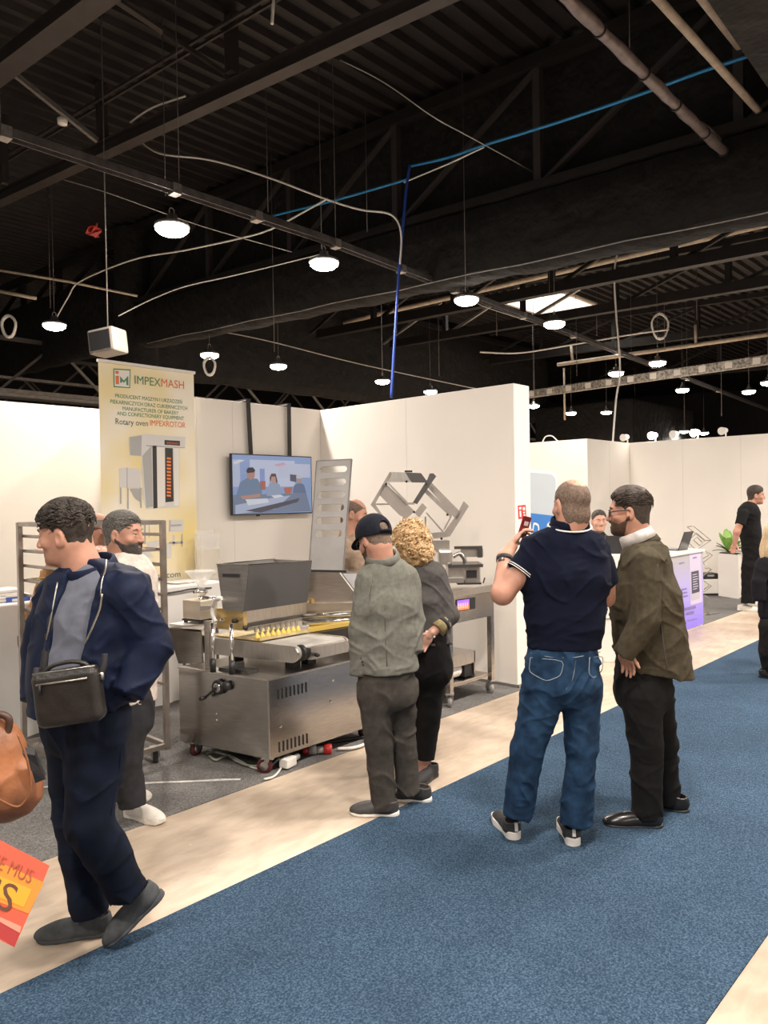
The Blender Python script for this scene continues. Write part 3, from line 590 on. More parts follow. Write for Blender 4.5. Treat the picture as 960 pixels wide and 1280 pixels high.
MB().lathe(K+u_*1.05+Vector((0, -.01, .02)), [(.001, 0), (.018, 0), (.02, .02), (.001, .024)], 12, (0, -1, 0)).build('knob', blackp, mach)
for cx_, cy_, tz in ((245, 590, .93), (333, 600, .93)):
    p = PZ(*cc(cx_, cy_), .607); MB().tube([p, (p.x, p.y, tz)], .013, 12).build('support_rod', chrome, mach); MB().tube([p, (p.x, p.y, .69)], .02, 12).build('rod_sleeve', blackp, mach)
mb = MB(); mbox(mb, .02, .045, .52, .56, .607, .93); mb.build('support_column', steel, mach)
mb = MB(); mbox(mb, .03, .12, .2, .45, .608, .63); mbox(mb, .05, .1, .3, .34, .63, .67); mb.build('adjuster_bracket', steel_d, mach)
p = K+v_*.95+Vector((0, 0, .1)); MB().tube(smoothline([PZ(*cc(285, 250), 1.08), PZ(*cc(262, 255), 1.07), PZ(*cc(245, 290), 1.0), PZ(*cc(243, 330), .95), PZ(*cc(258, 360), .91)]), .014, 8).build('air_hose', mat('clear_white_hose', (.75, .73, .70), .3), mach)
# infeed chute, left and behind
q = [PX(*cc(35, 385), 2.9), PX(*cc(185, 395), 2.9), PX(*cc(190, 480), 2.9), PX(*cc(195, 550), 2.9), PX(*cc(85, 552), 2.9)]
MB().prism(q, (.012, 0, 0)).build('infeed_side', steel, mach)
MB().prism([PX(*cc(35, 385), 2.9), PX(*cc(215, 365), 3.0), PX(*cc(280, 372), 3.2), PX(*cc(185, 398), 2.9)], (0, 0, -.01)).build('infeed_shelf', steel_h, mach)
# rear deposit head (second hopper) and belt behind
a = PD(383, 713, 5.35); b_ = PD(446, 717, 5.35); 
up = Vector((0, 0, 1)); r_ = (cam_m @ Vector((1, 0, 0))); r_ = Vector((r_.x, r_.y, 0)).normalized(); f_ = Vector((-r_.y, r_.x, 0))
rear = empty('sheeter_machine', PD(430, 930, 5.6)*1.0, 'second stainless machine behind the depositor, with rollers and a raised slotted guard', 'bakery machine'); rear.location.z = 0; bpy.context.view_layer.update()
def rb(px0, px1, py0, py1, dep, th, tilt=0):
    p00, p10, p01, p11 = PD(px0, py0, dep), PD(px1, py0, dep), PD(px0, py1, dep-tilt), PD(px1, py1, dep-tilt)
    return MB().prism([p00, p10, p11, p01], f_*th)
def rl_(pts, dep, th): return MB().prism([PD(x, y, dep) for x, y in pts], f_*th)
rl_([(372, 714), (452, 716), (452, 753), (380, 755)], 5.55, .30).build('rear_hopper', steel, rear)
rl_([(378, 755), (456, 753), (456, 764), (376, 768)], 5.5, .34).build('hopper_base', mat('warm_steel', (.55, .47, .38), .35, 1, .2, 5), rear)
for py_, r0 in ((768, .02), (776, .024)): MB().tube([PD(378, py_+3, 5.45), PD(470, py_-3, 5.45)], r0, 12).build('roller', chrome, rear)
rl_([(384, 785), (470, 773), (470, 777), (384, 791)], 5.4, .35).build('dough_belt', mat('yellow_belt', (.72, .50, .12), .5, 0, .1, 5), rear)
rl_([(385, 793), (470, 779), (470, 800), (385, 806)], 5.35, .4).build('belt_frame', steel_d, rear)
rl_([(462, 800), (515, 800), (515, 905), (462, 905)], 5.62, .3).build('cabinet', steel, rear)
p = rear.location; 
for du in (-.1, .35): caster(rear, p+r_*du+f_*.2+Vector((0, 0, 0)), .045, redw, h=.30)
pt = [PD(428, 717, 5.5), PD(452, 717, 5.5), PD(452, 748, 5.5)]
MB().prism(pt, f_*.006).build('clear_side_guard', mat('clear_plastic', (.75, .76, .82), .1, alpha=.35), rear)
MB().bar(PD(425, 716, 5.49), PD(449, 748, 5.49), .008).build('guard_edge', white_c, rear)
# slotted guard (raised)
def sl(x, y): return (370+x/3.556, 560+y/3.556)
G = [PD(*sl(92, 58), 5.75), PD(*sl(248, 50), 5.75), PD(*sl(210, 548), 5.55), PD(*sl(57, 545), 5.55)]
gp = lambda u, v: (G[0]*(1-u)+G[1]*u)*(1-v)+(G[3]*(1-u)+G[2]*u)*v
gn = (G[1]-G[0]).cross(G[3]-G[0]).normalized()
def guard():
    mb = MB(); n = 10; slots = [(.055+.117*i, .115+.117*i) for i in range(6)]; ua, ub = .115, .885
    def face(off):
        vs = []; fs = []
        def addq(pl): 
            k = len(vs); vs.extend([gp(u, v)+gn*off for u, v in pl]); fs.append(tuple(range(k, k+len(pl))))
        addq([(0, 0), (ua, 0), (ua, 1), (0, 1)]); addq([(ub, 0), (1, 0), (1, 1), (ub, 1)])
        prev = 0
        for (v0, v1) in slots:
            addq([(ua, prev), (ub, prev), (ub, v0), (ua, v0)]); prev = v1
            rad = (v1-v0)/2; vc = (v0+v1)/2; ru = rad*((G[3]-G[0]).length/(G[1]-G[0]).length)
            # rounded slot ends
            L = [(ua, v0)]+[(ua+ru-ru*math.sin(a), vc-rad*math.cos(a)) for a in [i*math.pi/8 for i in range(9)]]+[(ua, v1)]
            addq(L)
            addq([(ub, v0)]+[(ub-ru+ru*math.sin(a), vc-rad*math.cos(a)) for a in [i*math.pi/8 for i in range(9)]]+[(ub, v1)])
        addq([(ua, prev), (ub, prev), (ub, 1), (ua, 1)])
        mb.add(vs, fs)
    face(0); face(.006)
    for a, b_ in (((0, 0), (1, 0)), ((0, 0), (0, 1)), ((1, 0), (1, 1)), ((0, 1), (1, 1))): mb.bar(gp(*a)+gn*.003, gp(*b_)+gn*.003, .008, .012)
    return mb
gd = guard().build('slotted_guard', mat('guard_steel', (.22, .21, .205), .45, .35, .1, 6), rear)
MB().bar(gp(-.02, 1.0), gp(1.1, 1.0), .02, .015).build('guard_hinge', blackp, rear)
# cables, plugs on the floor
hosem = mat('grey_green_hose', (.30, .33, .26), .5)
cb = [(258, 942), (275, 938), (300, 938), (318, 945), (330, 955), (312, 957), (295, 951), (285, 944)]
tag(MB().tube(smoothline([PZ(x, y, .02) for x, y in cb]+[PZ(270, 950, .02), PZ(262, 945, .02)], 5), .008, 6).build('coiled_hose', hosem), 'grey green hose lying coiled under the left end of the depositor', 'hose')
tag(MB().tube(smoothline([PZ(x, y, .015) for x, y in [(262, 938), (290, 946), (315, 959), (335, 960), (350, 948), (352, 958), (343, 970), (330, 974)]], 6), .007, 6).build('power_cable', whc), 'pale cable running behind the front castor of the depositor', 'cable')
tag(MB().tube(smoothline([PZ(x, y, .02) for x, y in [(422, 936), (440, 935), (456, 930), (462, 922)]], 6), .011, 8).build('power_cable', whc), 'white power cable leading from the red plug towards the man in the cap', 'cable')
tag(MB().tube(smoothline([PZ(x, y, .02) for x, y in [(350, 945), (375, 940), (400, 930), (430, 925), (456, 921)]], 6), .012, 8).build('power_cable', blackp), 'black cable on the floor along the foot of the depositor', 'cable')
redp = mat('red_plug', (.50, .03, .03), .4)
p, q = PZ(386, 938, .035), PZ(420, 936, .035); dd = (q-p).normalized()
pl = empty('power_plug', p, 'red five-pin power plug coupled on the floor under the depositor', 'plug')
MB().tube([p, p+dd*.05], .03, 14).tube([p+dd*.05, p+dd*.11], .024, 14).build('socket_half', mat('grey_plug', (.33, .33, .32), .4), pl)
MB().lathe(p+dd*.10, [(.001, 0), (.034, 0), (.036, .05), (.03, .055), (.001, .055)], 16, dd).build('plug_half', redp, pl)
MB().tube([p-dd*.04, p], .026, 14).build('cable_gland', redp, pl)
p = PZ(360, 955, .03); o = empty('junction_box', (p.x, p.y, 0), 'cream junction box on the floor beside the front castor of the depositor', 'junction box')
MB().box((p.x, p.y, .045), (.10, .07, .06), rz=.2, bev=.01).build('box_body', white_c, o); MB().tube([(p.x+.04, p.y, .05), (p.x+.10, p.y+.02, .05)], .02, 10).build('socket', grey_w, o)
# ---------------------------------------------------------------- cart with slicer
cart = empty('machine_cart', (5.15, 4.0, 0), 'stainless steel table cart on swivel castors, standing against the right white wall', 'cart')
cx0, cx1, cy0, cy1 = 4.83, 5.46, 3.77, 4.32
for x in (cx0+.02, cx1-.02):
    for y in (cy0+.02, cy1-.02):
        MB().b2((x-.022, y-.022, .115), (x+.022, y+.022, .93)).build('leg', steel, cart); caster(cart, (x, y, 0), .052, grey_w, ang=.6 if x < 5 else 1.2)
MB().b2((cx0-.015, cy0-.02, .905), (cx1+.015, cy1+.02, .965), bev=.004).build('tabletop', steel_h, cart)
MB().b2((cx0+.03, cy0-.008, .69), (cx1-.03, cy0+.01, .905)).b2((cx0, cy0-.012, .70), (cx0+.03, cy0+.02, .905)).build('front_panel', steel, cart)
MB().b2((cx1-.012, cy0, .70), (cx1, cy1, .905)).build('side_panel', steel, cart); MB().b2((cx0, cy0, .70), (cx0+.012, cy1, .905)).build('side_panel', steel, cart)
MB().b2((cx0+.05, cy1-.05, .12), (cx1-.02, cy1-.02, .15)).b2((cx0, cy0+.02, .17), (cx1, cy0+.04, .19)).b2((cx0, cy0+.02, .16), (cx1, cy1, .175)).build('lower_shelf', steel, cart)
# lit control panel
tp = Panel(PY(*sl(712, 675), cy0-.012), PY(*sl(797, 663), cy0-.012), PY(*sl(712, 728), cy0-.012))
cpn = tp.rect(0, 0, 1, 1, 'control_panel', blackp, cart, 0)
tp.rect(.04, .08, .66, .5, 'panel_display', mat('purple_display', (.2, .06, .5), .3, emit=(.25, .10, .8), estr=1.2), cpn, .003)
tp.rect(.04, .5, .66, .92, 'panel_keys', mat('orange_display', (.7, .1, .04), .3, emit=(.9, .16, .06), estr=1.0), cpn, .003)
for i in range(5): tp.rect(.08+i*.11, .3, .13+i*.11, .78, 'panel_key', white_c, cpn, .005)
# under-shelf blower
mo = empty('blower_unit', (5.15, 4.02, .19), 'grey motor box with a white canister on the lower shelf of the cart', 'motor')
a = [PY(*sl(722, 985), 3.84), PY(*sl(845, 955), 3.84)]
MB().b2((4.93, 3.84, .175), (4.945, 4.15, .40)).b2((5.26, 3.84, .175), (5.275, 4.15, .40)).b2((4.93, 3.84, .385), (5.275, 4.15, .40)).b2((4.93, 3.84, .30), (5.275, 3.85, .385)).build('motor_housing', steel_h, mo)
MB().lathe((4.95, 3.93, .25), [(.001, 0), (.055, 0), (.06, .02), (.06, .17), (.05, .19), (.001, .19)], 18, (1, 0, 0)).build('canister', white_c, mo)
MB().b2((5.15, 3.86, .19), (5.25, 4.1, .29)).build('motor_block', blackp, mo)
MB().tube(smoothline([(4.8, 3.9, .21), (4.7, 3.85, .15), (4.62, 3.8, .03), (4.5, 3.82, .02)]), .012, 8).build('hose', alu, mo)
# slicer body on the table
slc = empty('slicing_machine', (5.2, 4.0, .965), 'small steel slicing machine with a black tray edge on top of the cart', 'slicer')
def sb(px0, py0, px1, py1, dep, th, name, m, bev=0):
    p0, p1 = PD(px0, py0, dep), PD(px1, py1, dep); c_ = (p0+p1)/2+f_*th/2; wd = abs((p1-p0).dot(r_)); ht = abs(p1.z-p0.z)
    mm = Matrix((r_, f_, up)).transposed(); return MB().box(c_, (wd, th, ht), rot=mm, bev=bev).build(name, m, slc)
sb(556, 723, 580, 728.5, 6.1, .2, 'tray_base', steel_h); sb(560, 708, 582, 726, 6.15, .26, 'motor_housing', steel_h, .01); sb(580, 708, 601, 729, 6.15, .26, 'gear_housing', steel_h, .01)
sb(583, 713, 596, 722.5, 6.14, .01, 'side_window', blackp); sb(560, 706, 604, 709, 6.1, .32, 'deck_plate', steel_d); sb(572, 729, 602, 730.5, 6.1, .3, 'foot_rail', blackp)
sb(548, 688, 566, 706, 6.15, .15, 'blade_guard', steel_h, .02); sb(568, 683, 603, 686, 6.3, .04, 'guide_bar', steel_d); sb(576, 686, 604, 696, 6.32, .03, 'scale_bar', steel_h); sb(597, 684, 603, 697, 6.29, .06, 'guide_end', steel_d)
MB().tube(smoothline([PD(566, 696, 6.2), PD(574, 692, 6.2), PD(580, 698, 6.2), PD(582, 707, 6.2)]), .018, 10).build('blade_arm', steel, slc)
MB().tube([PD(604, 729, 6.15), PD(606, 722, 6.15)], .006, 8).build('lever', blackp, slc)
sb(535, 676, 562, 690, 6.25, .2, 'frame_mount', steel_h)
# tilted steel guard frame above the slicer
fr = empty('tilted_guard_frame', (5.15, 4.1, 1.2), 'open steel guard frame tilted up above the slicer, leaning close to the right wall', 'guard frame')
def zz(x, y): return (460+x/6.857, 580+y/6.857)
def strip(pts, dep, th, name, m): return MB().prism([PD(*zz(x, y), dep) for x, y in pts], f_*th).build(name, m, fr)
sA, sB_ = mat('frame_steel', (.44, .40, .37), .4, .7, .1, 6), steel_h
strip([(22, 350), (185, 68), (205, 85), (60, 345), (140, 455), (115, 455)], 6.2, .03, 'side_edge', sA)
strip([(185, 68), (320, 72), (370, 155), (165, 155)], 6.2, .02, 'top_plate', sB_)
strip([(315, 72), (455, 78), (515, 160), (375, 158)], 6.21, .02, 'top_plate', steel_d)
strip([(130, 175), (165, 180), (400, 405), (330, 470), (270, 440), (95, 262)], 6.2, .02, 'side_plate', sA)
strip([(160, 160), (178, 158), (345, 330), (330, 345)], 6.18, .015, 'thin_rail', sB_)
strip([(530, 80), (560, 80), (585, 105), (420, 345), (385, 330), (510, 130)], 6.25, .05, 'arm', steel_d)
strip([(315, 330), (395, 330), (400, 348), (330, 348)], 6.24, .04, 'cross_bar', sA)
strip([(465, 335), (505, 372), (440, 460), (400, 420)], 6.2, .04, 'arm_end', sA)
strip([(505, 190), (545, 160), (800, 420), (760, 480)], 6.45, .03, 'side_plate', sA)
strip([(480, 240), (505, 215), (730, 430), (705, 455)], 6.42, .02, 'thin_rail', sB_)
strip([(820, 318), (865, 362), (700, 625), (655, 580), (770, 425)], 6.45, .05, 'arm', sA)
strip([(490, 415), (505, 415), (660, 590), (640, 590)], 6.4, .015, 'thin_rail', sB_)
strip([(485, 450), (500, 450), (500, 520), (485, 520)], 6.4, .015, 'thin_rail', sB_)
strip([(60, 338), (190, 338), (190, 350), (60, 352)], 6.35, .015, 'thin_rail', sB_)
strip([(710, 440), (720, 450), (660, 560), (640, 570)], 6.4, .015, 'thin_rail', sB_)
strip([(540, 590), (650, 582), (690, 605), (690, 625), (560, 640)], 6.3, .04, 'base_bar', sB_)
strip([(315, 55), (380, 55), (380, 70), (315, 70)], 6.2, .03, 'handle', blackp)
for x, y in ((155, 172), (330, 150), (395, 412), (680, 435), (630, 640)): MB().lathe(PD(*zz(x, y), 6.17), [(.001, -.008), (.010, -.006), (.010, .006)], 8, -f_).build('bolt', blackp, fr)
# ---------------------------------------------------------------- tray rack
rk = empty('tray_rack', (2.32, 4.78, 0), 'tall wheeled steel tray rack with slanting runner bars, behind the two men on the left', 'rack')
rx0, rx1, ry0, ry1 = 2.02, 2.62, 4.40, 5.18
rackm = mat('rack_steel', (.42, .38, .345), .34, .9, .15, 14)
for x in (rx0, rx1):
    for y in (ry0, ry1): MB().b2((x-.016, y-.016, .10), (x+.016, y+.016, 1.60)).build('post', rackm, rk)
MB().b2((rx0, ry0-.014, 1.575), (rx1, ry0+.014, 1.603)).b2((rx0, ry1-.014, 1.575), (rx1, ry1+.014, 1.603)).b2((rx0-.014, ry0, 1.575), (rx0+.014, ry1, 1.603)).b2((rx1-.014, ry0, 1.575), (rx1+.014, ry1, 1.603)).build('top_frame', rackm, rk)
MB().b2((rx0, ry0-.014, .11), (rx1, ry0+.014, .14)).b2((rx0, ry1-.014, .11), (rx1, ry1+.014, .14)).b2((rx0-.014, ry0, .11), (rx0+.014, ry1, .14)).b2((rx1-.014, ry0, .11), (rx1+.014, ry1, .14)).b2((2.30, ry0, .115), (2.33, ry1, .135)).build('bottom_frame', rackm, rk)
for k in range(11):
    z_ = 1.50-k*.098
    for x, s_ in ((rx0+.014, 1), (rx1-.014, -1)):
        MB().b2((x, ry0, z_), (x+s_*.03, ry1, z_+.003)).b2((x, ry0, z_), (x+s_*.003, ry1, z_+.02)).build('runner', rackm, rk)
MB().b2((rx0, ry0-.01, .56), (rx0+.03, ry1, .59)).build('side_rail', rackm, rk)
for x in (rx0+.05, rx1-.05):
    for y in (ry0+.06, ry1-.02): caster(rk, (x, y, 0), .048, rubber, ang=1.1)
trm = mat('tray_alu', (.55, .52, .48), .35, .9)
bake = [mat('golden_pastry', (.72, .46, .12), .6, 0, .2, 60), mat('pink_biscuit', (.70, .38, .30), .6, 0, .2, 50)]
for k, (z_, mi, n) in enumerate(((1.38+.02, 1, 0), (1.206+.003, 0, 1), (1.01+.003, 0, 0))):
    t = empty('baking_sheet', (2.32, 4.8, z_), ['upper baking sheet of pink biscuits in the rack, second slot from the top', 'baking sheet of golden biscuits in the rack left of the man\'s chin', 'bare lower baking sheet in the rack beside the tan jacket'][k], 'baking sheet')
    MB().b2((rx0+.03, ry0+.04, z_), (rx1-.03, ry1-.02, z_+.003)).b2((rx0+.03, ry0+.04, z_), (rx1-.03, ry0+.046, z_+.018)).b2((rx0+.03, ry1-.026, z_), (rx1-.03, ry1-.02, z_+.018)).b2((rx0+.03, ry0+.04, z_), (rx0+.036, ry1-.02, z_+.018)).b2((rx1-.036, ry0+.04, z_), (rx1-.03, ry1-.02, z_+.018)).build('sheet_pan', trm, t)
    if k < 2:
        src = None
        for ix in range(6):
            for iy in range(7):
                c_ = Vector((rx0+.09+ix*.082, ry0+.10+iy*.095, z_+.003))
                if src is None:
                    src = tag(MB().lathe(c_, [(.001, 0), (.028, 0), (.032, .008), (.022, .018), (.001, .022)], 10).build('biscuit', bake[mi]), ['pink biscuit lying on the upper baking sheet in the rack', 'golden biscuit lying on the baking sheet at chin height in the rack'][k], 'biscuit', ['pink biscuits on the upper rack sheet', 'golden biscuits on the rack sheet'][k]); s0 = c_
                else:
                    o = src.copy(); C.objects.link(o); o.location = src.location+(c_-s0)
# ---------------------------------------------------------------- long table with white cloth
tb = empty('display_table', (1.9, 6.0, 0), 'long display table along the left white wall behind the tray rack', 'table')
TZ = 1.0
MB().b2((-1.5, 5.75, TZ-.03), (3.98, 6.10, TZ-.004)).build('tabletop', white_c, tb)
for x in (-1.4, 1.2, 3.88):
    for y in (5.82, 6.05): MB().b2((x-.02, y-.02, 0), (x+.02, y+.02, TZ-.03)).build('leg', alu, tb)
n = 150; vs = []; fs = []
for i in range(n+1):
    x = -1.55+5.56*i/n; w1 = .012*math.sin(x*11)+.007*math.sin(x*27+1)
    for (yy, z_) in ((6.12, TZ), (5.73, TZ), (5.725, TZ-.02), (5.715+w1*.4, TZ*.7), (5.71+w1, .35), (5.705+w1*1.5, .012)): vs.append((x, yy, z_))
for i in range(n):
    for j in range(5): fs.append((i*6+j, i*6+j+1, (i+1)*6+j+1, (i+1)*6+j))
tcl = MB().add(vs, fs, True); tcl.add([(4.01, 5.73, TZ), (4.01, 6.12, TZ), (4.01, 6.12, .01), (4.01, 5.71, .01)], [(0, 1, 2, 3)])
tag(tcl.build('tablecloth', cloth_w), 'white floor-length cloth covering the long display table', 'tablecloth')
bb = empty('storage_box', PY(22, 748, 5.85), 'flat box with a blue side on the display table left of the rack', 'box'); bb.location.z = TZ; bpy.context.view_layer.update()
p, q = PY(8, 750, 5.80), PY(38, 750, 5.80)
MB().b2((p.x, 5.80, TZ), (q.x, 6.0, TZ+.04)).build('box_body', mat('blue_card', (.06, .13, .55), .5), bb); MB().b2((p.x, 5.79, TZ+.04), (q.x, 6.01, TZ+.052)).build('box_lid', white_c, bb)
for k, (px_, w_, h_, lab) in enumerate(((2, .22, .09, 'folded white cloth lying on the display table at the left edge'), (232, .30, .012, 'white papers lying on the display table below the banner'))):
    p = PY(px_, 735, 5.9); mb = MB()
    for j in range(4): mb.box((p.x+random.uniform(-.02, .02), 5.92, TZ+.004+h_*(j+.5)/4), (w_, .22, h_/4*.9), rz=random.uniform(-.2, .2), bev=.004)
    tag(mb.build(['folded_cloth', 'paper_sheets'][k], cloth_w), lab, ['cloth', 'paper'][k])
tag(MB().tube(smoothline([PY(206, 742, 5.70), PY(225, 739, 5.69), PY(240, 736, 5.69), PY(262, 735, 5.72), PY(272, 734, 5.8)]), .008, 6).build('power_cable', blackp), 'dark cable draped along the front edge of the display table', 'cable')
hold = empty('brochure_holder', PY(258, 715, 6.0), 'clear upright brochure holder beside the printed banner', 'holder'); hold.location.z = TZ; bpy.context.view_layer.update()
clr = mat('clear_acrylic', (.85, .83, .80), .08, alpha=.28)
p, q = PY(247, 690, 6.03), PY(272, 690, 6.03); zt = PY(247, 667, 6.15).z
MB().b2((p.x, 5.98, TZ), (q.x, 5.984, zt)).b2((p.x, 6.07, TZ), (q.x, 6.074, zt+.03)).b2((p.x, 5.98, TZ), (p.x+.004, 6.074, zt)).b2((q.x-.004, 5.98, TZ), (q.x, 6.074, zt)).build('clear_walls', clr, hold)
MB().b2((p.x+.01, 5.99, TZ), (q.x-.01, 6.06, TZ+.28)).build('leaflets', mat('cream_paper', (.82, .74, .58), .7), hold)
# small filling machine on the infeed shelf
fm = empty('filling_machine', PX(*cc(160, 350), 3.0), 'small steel table-top filling machine with a clear funnel, left of the big hopper', 'filling machine')
dF = 5.5; 
def fb(pts, dep, th, name, m): return MB().prism([PD(*cc(x, y), dep) for x, y in pts], f_*th).build(name, m, fm)
m45 = Matrix((r_, f_, up)).transposed() @ Matrix.Rotation(R(-34), 3, 'Z'); cb0 = (PD(*cc(170, 350), dF)+PD(*cc(170, 262), dF))/2; hB = PD(*cc(170, 262), dF).z-PD(*cc(170, 350), dF).z
MB().box(cb0+f_*.1, (.19, .17, hB), rot=m45, bev=.006).build('housing', mat('cream_steel', (.66, .60, .50), .35, .5, .05, 5), fm)
bz = PD(*cc(170, 350), dF).z
MB().box(Vector((cb0.x, cb0.y, 0))+f_*.1+Vector((0, 0, bz-.008)), (.2, .18, .012), rot=m45).build('base_plate', blackp, fm)
for sx in (-1, 1):
    for sy in (-1, 1): q = Vector((cb0.x, cb0.y, bz))+f_*.1+m45 @ Vector((sx*.08, sy*.07, 0)); MB().tube([q-Vector((0, 0, .03)), q], .014, 10).build('rubber_foot', rubber, fm)
ft = PD(*cc(190, 225), 5.6)
MB().lathe(ft, [(.03, -.02), (.045, 0), (.05, .01), (.045, .02), (.03, .03)], 16).build('funnel_clamp', chrome, fm)
MB().lathe(ft+Vector((0, 0, .03)), [(.028, 0), (.028, .03), (.115, .13), (.12, .135), (.112, .13), (.024, .032)], 24).build('clear_funnel', clr, fm)
MB().tube([ft-Vector((0, 0, .02)), ft-Vector((0, 0, .08))], .022, 12).build('valve', chrome, fm)
MB().tube([ft-r_*.06+Vector((0, 0, .005)), ft+r_*.0+Vector((0, 0, .005))], .008, 8).build('handle', steel_d, fm)
MB().tube([ft-Vector((0, 0, .04)), ft+r_*.07-Vector((0, 0, .045)), ft+r_*.13-Vector((0, 0, .05))], .018, 10).build('outlet_pipe', steel, fm)
fb([(185, 285), (235, 285), (235, 305), (185, 310)], 5.42, .03, 'control_strip', steel_h)
sh_ = Vector((cb0.x, cb0.y, bz-.045))+f_*.1
MB().box(sh_, (.34, .30, .02), rot=m45).build('shelf_plate', white_c, fm)
for du, dv in ((-.1, -.1), (.1, -.1), (-.1, .1), (.1, .1)): q = sh_+r_*du+f_*dv; MB().tube([(q.x, q.y, 0), q], .012, 8).build('stand_leg', steel, fm)
# ---------------------------------------------------------------- roll-up banner
bnp = Panel(PY(122, 453, 6.20), PY(243, 467, 6.20), PY(122, 453, 6.20)-Vector((0, 0, PY(122, 453, 6.20).z-.98)))
zT = (PY(122, 453, 6.2).z+PY(243, 467, 6.2).z)/2; xl, xr = PY(123, 453, 6.2).x, PY(242, 467, 6.2).x
bnp = Panel((xl, 6.20, zT), (xr, 6.20, zT), (xl, 6.20, .06))
bn = empty('rollup_banner', ((xl+xr)/2, 6.2, 0), 'tall cream and yellow roll-up banner with an oven picture, standing behind the display table', 'banner')
def cream_print():
    m = mat('banner_print', (.86, .78, .58), .55, 0, .0); nt = m.node_tree; b = nt.nodes['Principled BSDF']
    tc = nt.nodes.new('ShaderNodeTexCoord'); n = nt.nodes.new('ShaderNodeTexNoise'); n.inputs['Scale'].default_value = 1.7; n.inputs['Detail'].default_value = 1; nt.links.new(tc.outputs['Object'], n.inputs['Vector'])
    r = nt.nodes.new('ShaderNodeValToRGB'); e = r.color_ramp.elements; e[0].position = .38; e[1].position = .68; e[0].color = (.90, .84, .70, 1); e[1].color = (.86, .70, .30, 1); nt.links.new(n.outputs['Fac'], r.inputs[0]); nt.links.new(r.outputs[0], b.inputs['Base Color']); return m
MB().b2((xl, 6.201, .08), (xr, 6.204, zT)).build('banner_sheet', cream_print(), bn)
MB().b2((xl-.01, 6.185, zT), (xr+.01, 6.215, zT+.025)).build('top_rail', white_c, bn)
MB().b2((xl-.02, 6.14, 0), (xr+.02, 6.27, .09), bev=.02).build('base_cassette', alu, bn)
BW, BH = xr-xl, zT-.06
def bu(px_, py_): p = PY(px_, py_, 6.2); return ((p.x-xl)/BW, (zT-p.z)/BH)
orange = mat('print_orange', (.75, .17, .05), .5); green = mat('print_green', (.08, .25, .13), .5); dkgrey = mat('print_dark_grey', (.10, .13, .12), .5); pgrey = mat('print_grey', (.42, .42, .42), .5); plight = mat('print_light_grey', (.68, .67, .66), .5); pdark = mat('print_black', (.03, .03, .03), .5); porg = mat('print_glow_orange', (.85, .22, .04), .5)
def z5(x, y): return bu(110+x/3.31, 440+y/3.31)
logo = bnp.poly([z5(105, 68), z5(176, 72), z5(174, 150), z5(106, 145)], 'logo_frame', green, bn, .001)
bnp.poly([z5(109, 73), z5(172, 77), z5(170, 146), z5(110, 141)], 'logo_ground', white_c, logo, .0018)
bnp.poly([z5(113, 98), z5(127, 98), z5(128, 134), z5(114, 133)], 'logo_stem', orange, logo, .0026)
bnp.poly([z5(112, 80), z5(120, 77), z5(127, 81), z5(127, 89), z5(120, 92), z5(113, 89)], 'logo_dot', orange, logo, .0026)
bnp.poly([z5(132, 100), z5(148, 118), z5(166, 98), z5(167, 138), z5(158, 137), z5(157, 117), z5(148, 128), z5(140, 120), z5(140, 127), z5(132, 127)], 'logo_mark', green, logo, .0026)
u0, v0 = z5(193, 131); bnp.text('IMPEX', u0, v0, .075, 'brand_text', green, bn, wid=z5(300, 131)[0]-u0, bold=0)
u0, v0 = z5(303, 143); bnp.text('MASH', u0, v0, .075, 'brand_text', orange, bn, wid=z5(397, 140)[0]-u0, bold=0)
for body, xa, xb, yb in (('PRODUCENT MASZYN I URZĄDZEŃ', 112, 388, 188), ('PIEKARNICZYCH ORAZ CUKIERNICZYCH', 92, 410, 212), ('MANUFACTURER OF BAKERY', 143, 374, 241), ('AND CONFECTIONERY EQUIPMENT', 120, 396, 261)):
    u0, v0 = z5(xa, yb); bnp.text(body, u0, v0, .034, 'banner_text', green, bn, wid=z5(xb, yb)[0]-u0, bold=0)
u0, v0 = z5(114, 298); bnp.text('Rotary oven', u0, v0, .052, 'banner_text', dkgrey, bn, wid=z5(248, 300)[0]-u0, bold=0)
u0, v0 = z5(257, 304); bnp.text('IMPEXROTOR', u0, v0, .052, 'banner_text', orange, bn, wid=z5(403, 309)[0]-u0, bold=0)
u0, v0 = z5(205, 932); bnp.text('impexmash.com', z5(150, 925)[0], z5(382, 925)[1]+.003, .055, 'web_text', dkgrey, bn, wid=z5(382, 925)[0]-z5(150, 925)[0], bold=0)
# printed oven
ov = bnp.poly([z5(170, 352), z5(235, 340), z5(403, 352), z5(400, 395), z5(380, 398), z5(378, 640), z5(240, 650), z5(228, 610), z5(220, 432), z5(172, 428)], 'oven_picture', plight, bn, .0012)
for pts, m_ in (([(172, 352), (222, 345), (220, 430), (174, 426)], pgrey), ([(266, 388), (283, 388), (287, 645), (270, 648)], pdark), ([(318, 396), (350, 398), (354, 618), (320, 622)], pdark), ([(316, 364), (380, 368), (380, 388), (316, 384)], pdark), ([(240, 385), (400, 395), (400, 398), (240, 390)], pgrey), ([(224, 430), (262, 388), (268, 640), (240, 645)], pgrey), ([(284, 390), (316, 396), (318, 636), (288, 642)], white_c), ([(356, 398), (378, 398), (376, 636), (356, 636)], white_c)):
    bnp.poly([z5(*p) for p in pts], 'oven_detail', m_, ov, .002)
bnp.text('IMPEXMASH', z5(326, 381)[0], z5(326, 381)[1], .02, 'oven_text', orange, ov, wid=z5(374, 381)[0]-z5(326, 381)[0], off=.0035)
for i in range(12): y = 436+i*14; bnp.poly([z5(325, y), z5(342, y+1), z5(343, y+9), z5(326, y+8)], 'oven_loaf', porg, ov, .003)
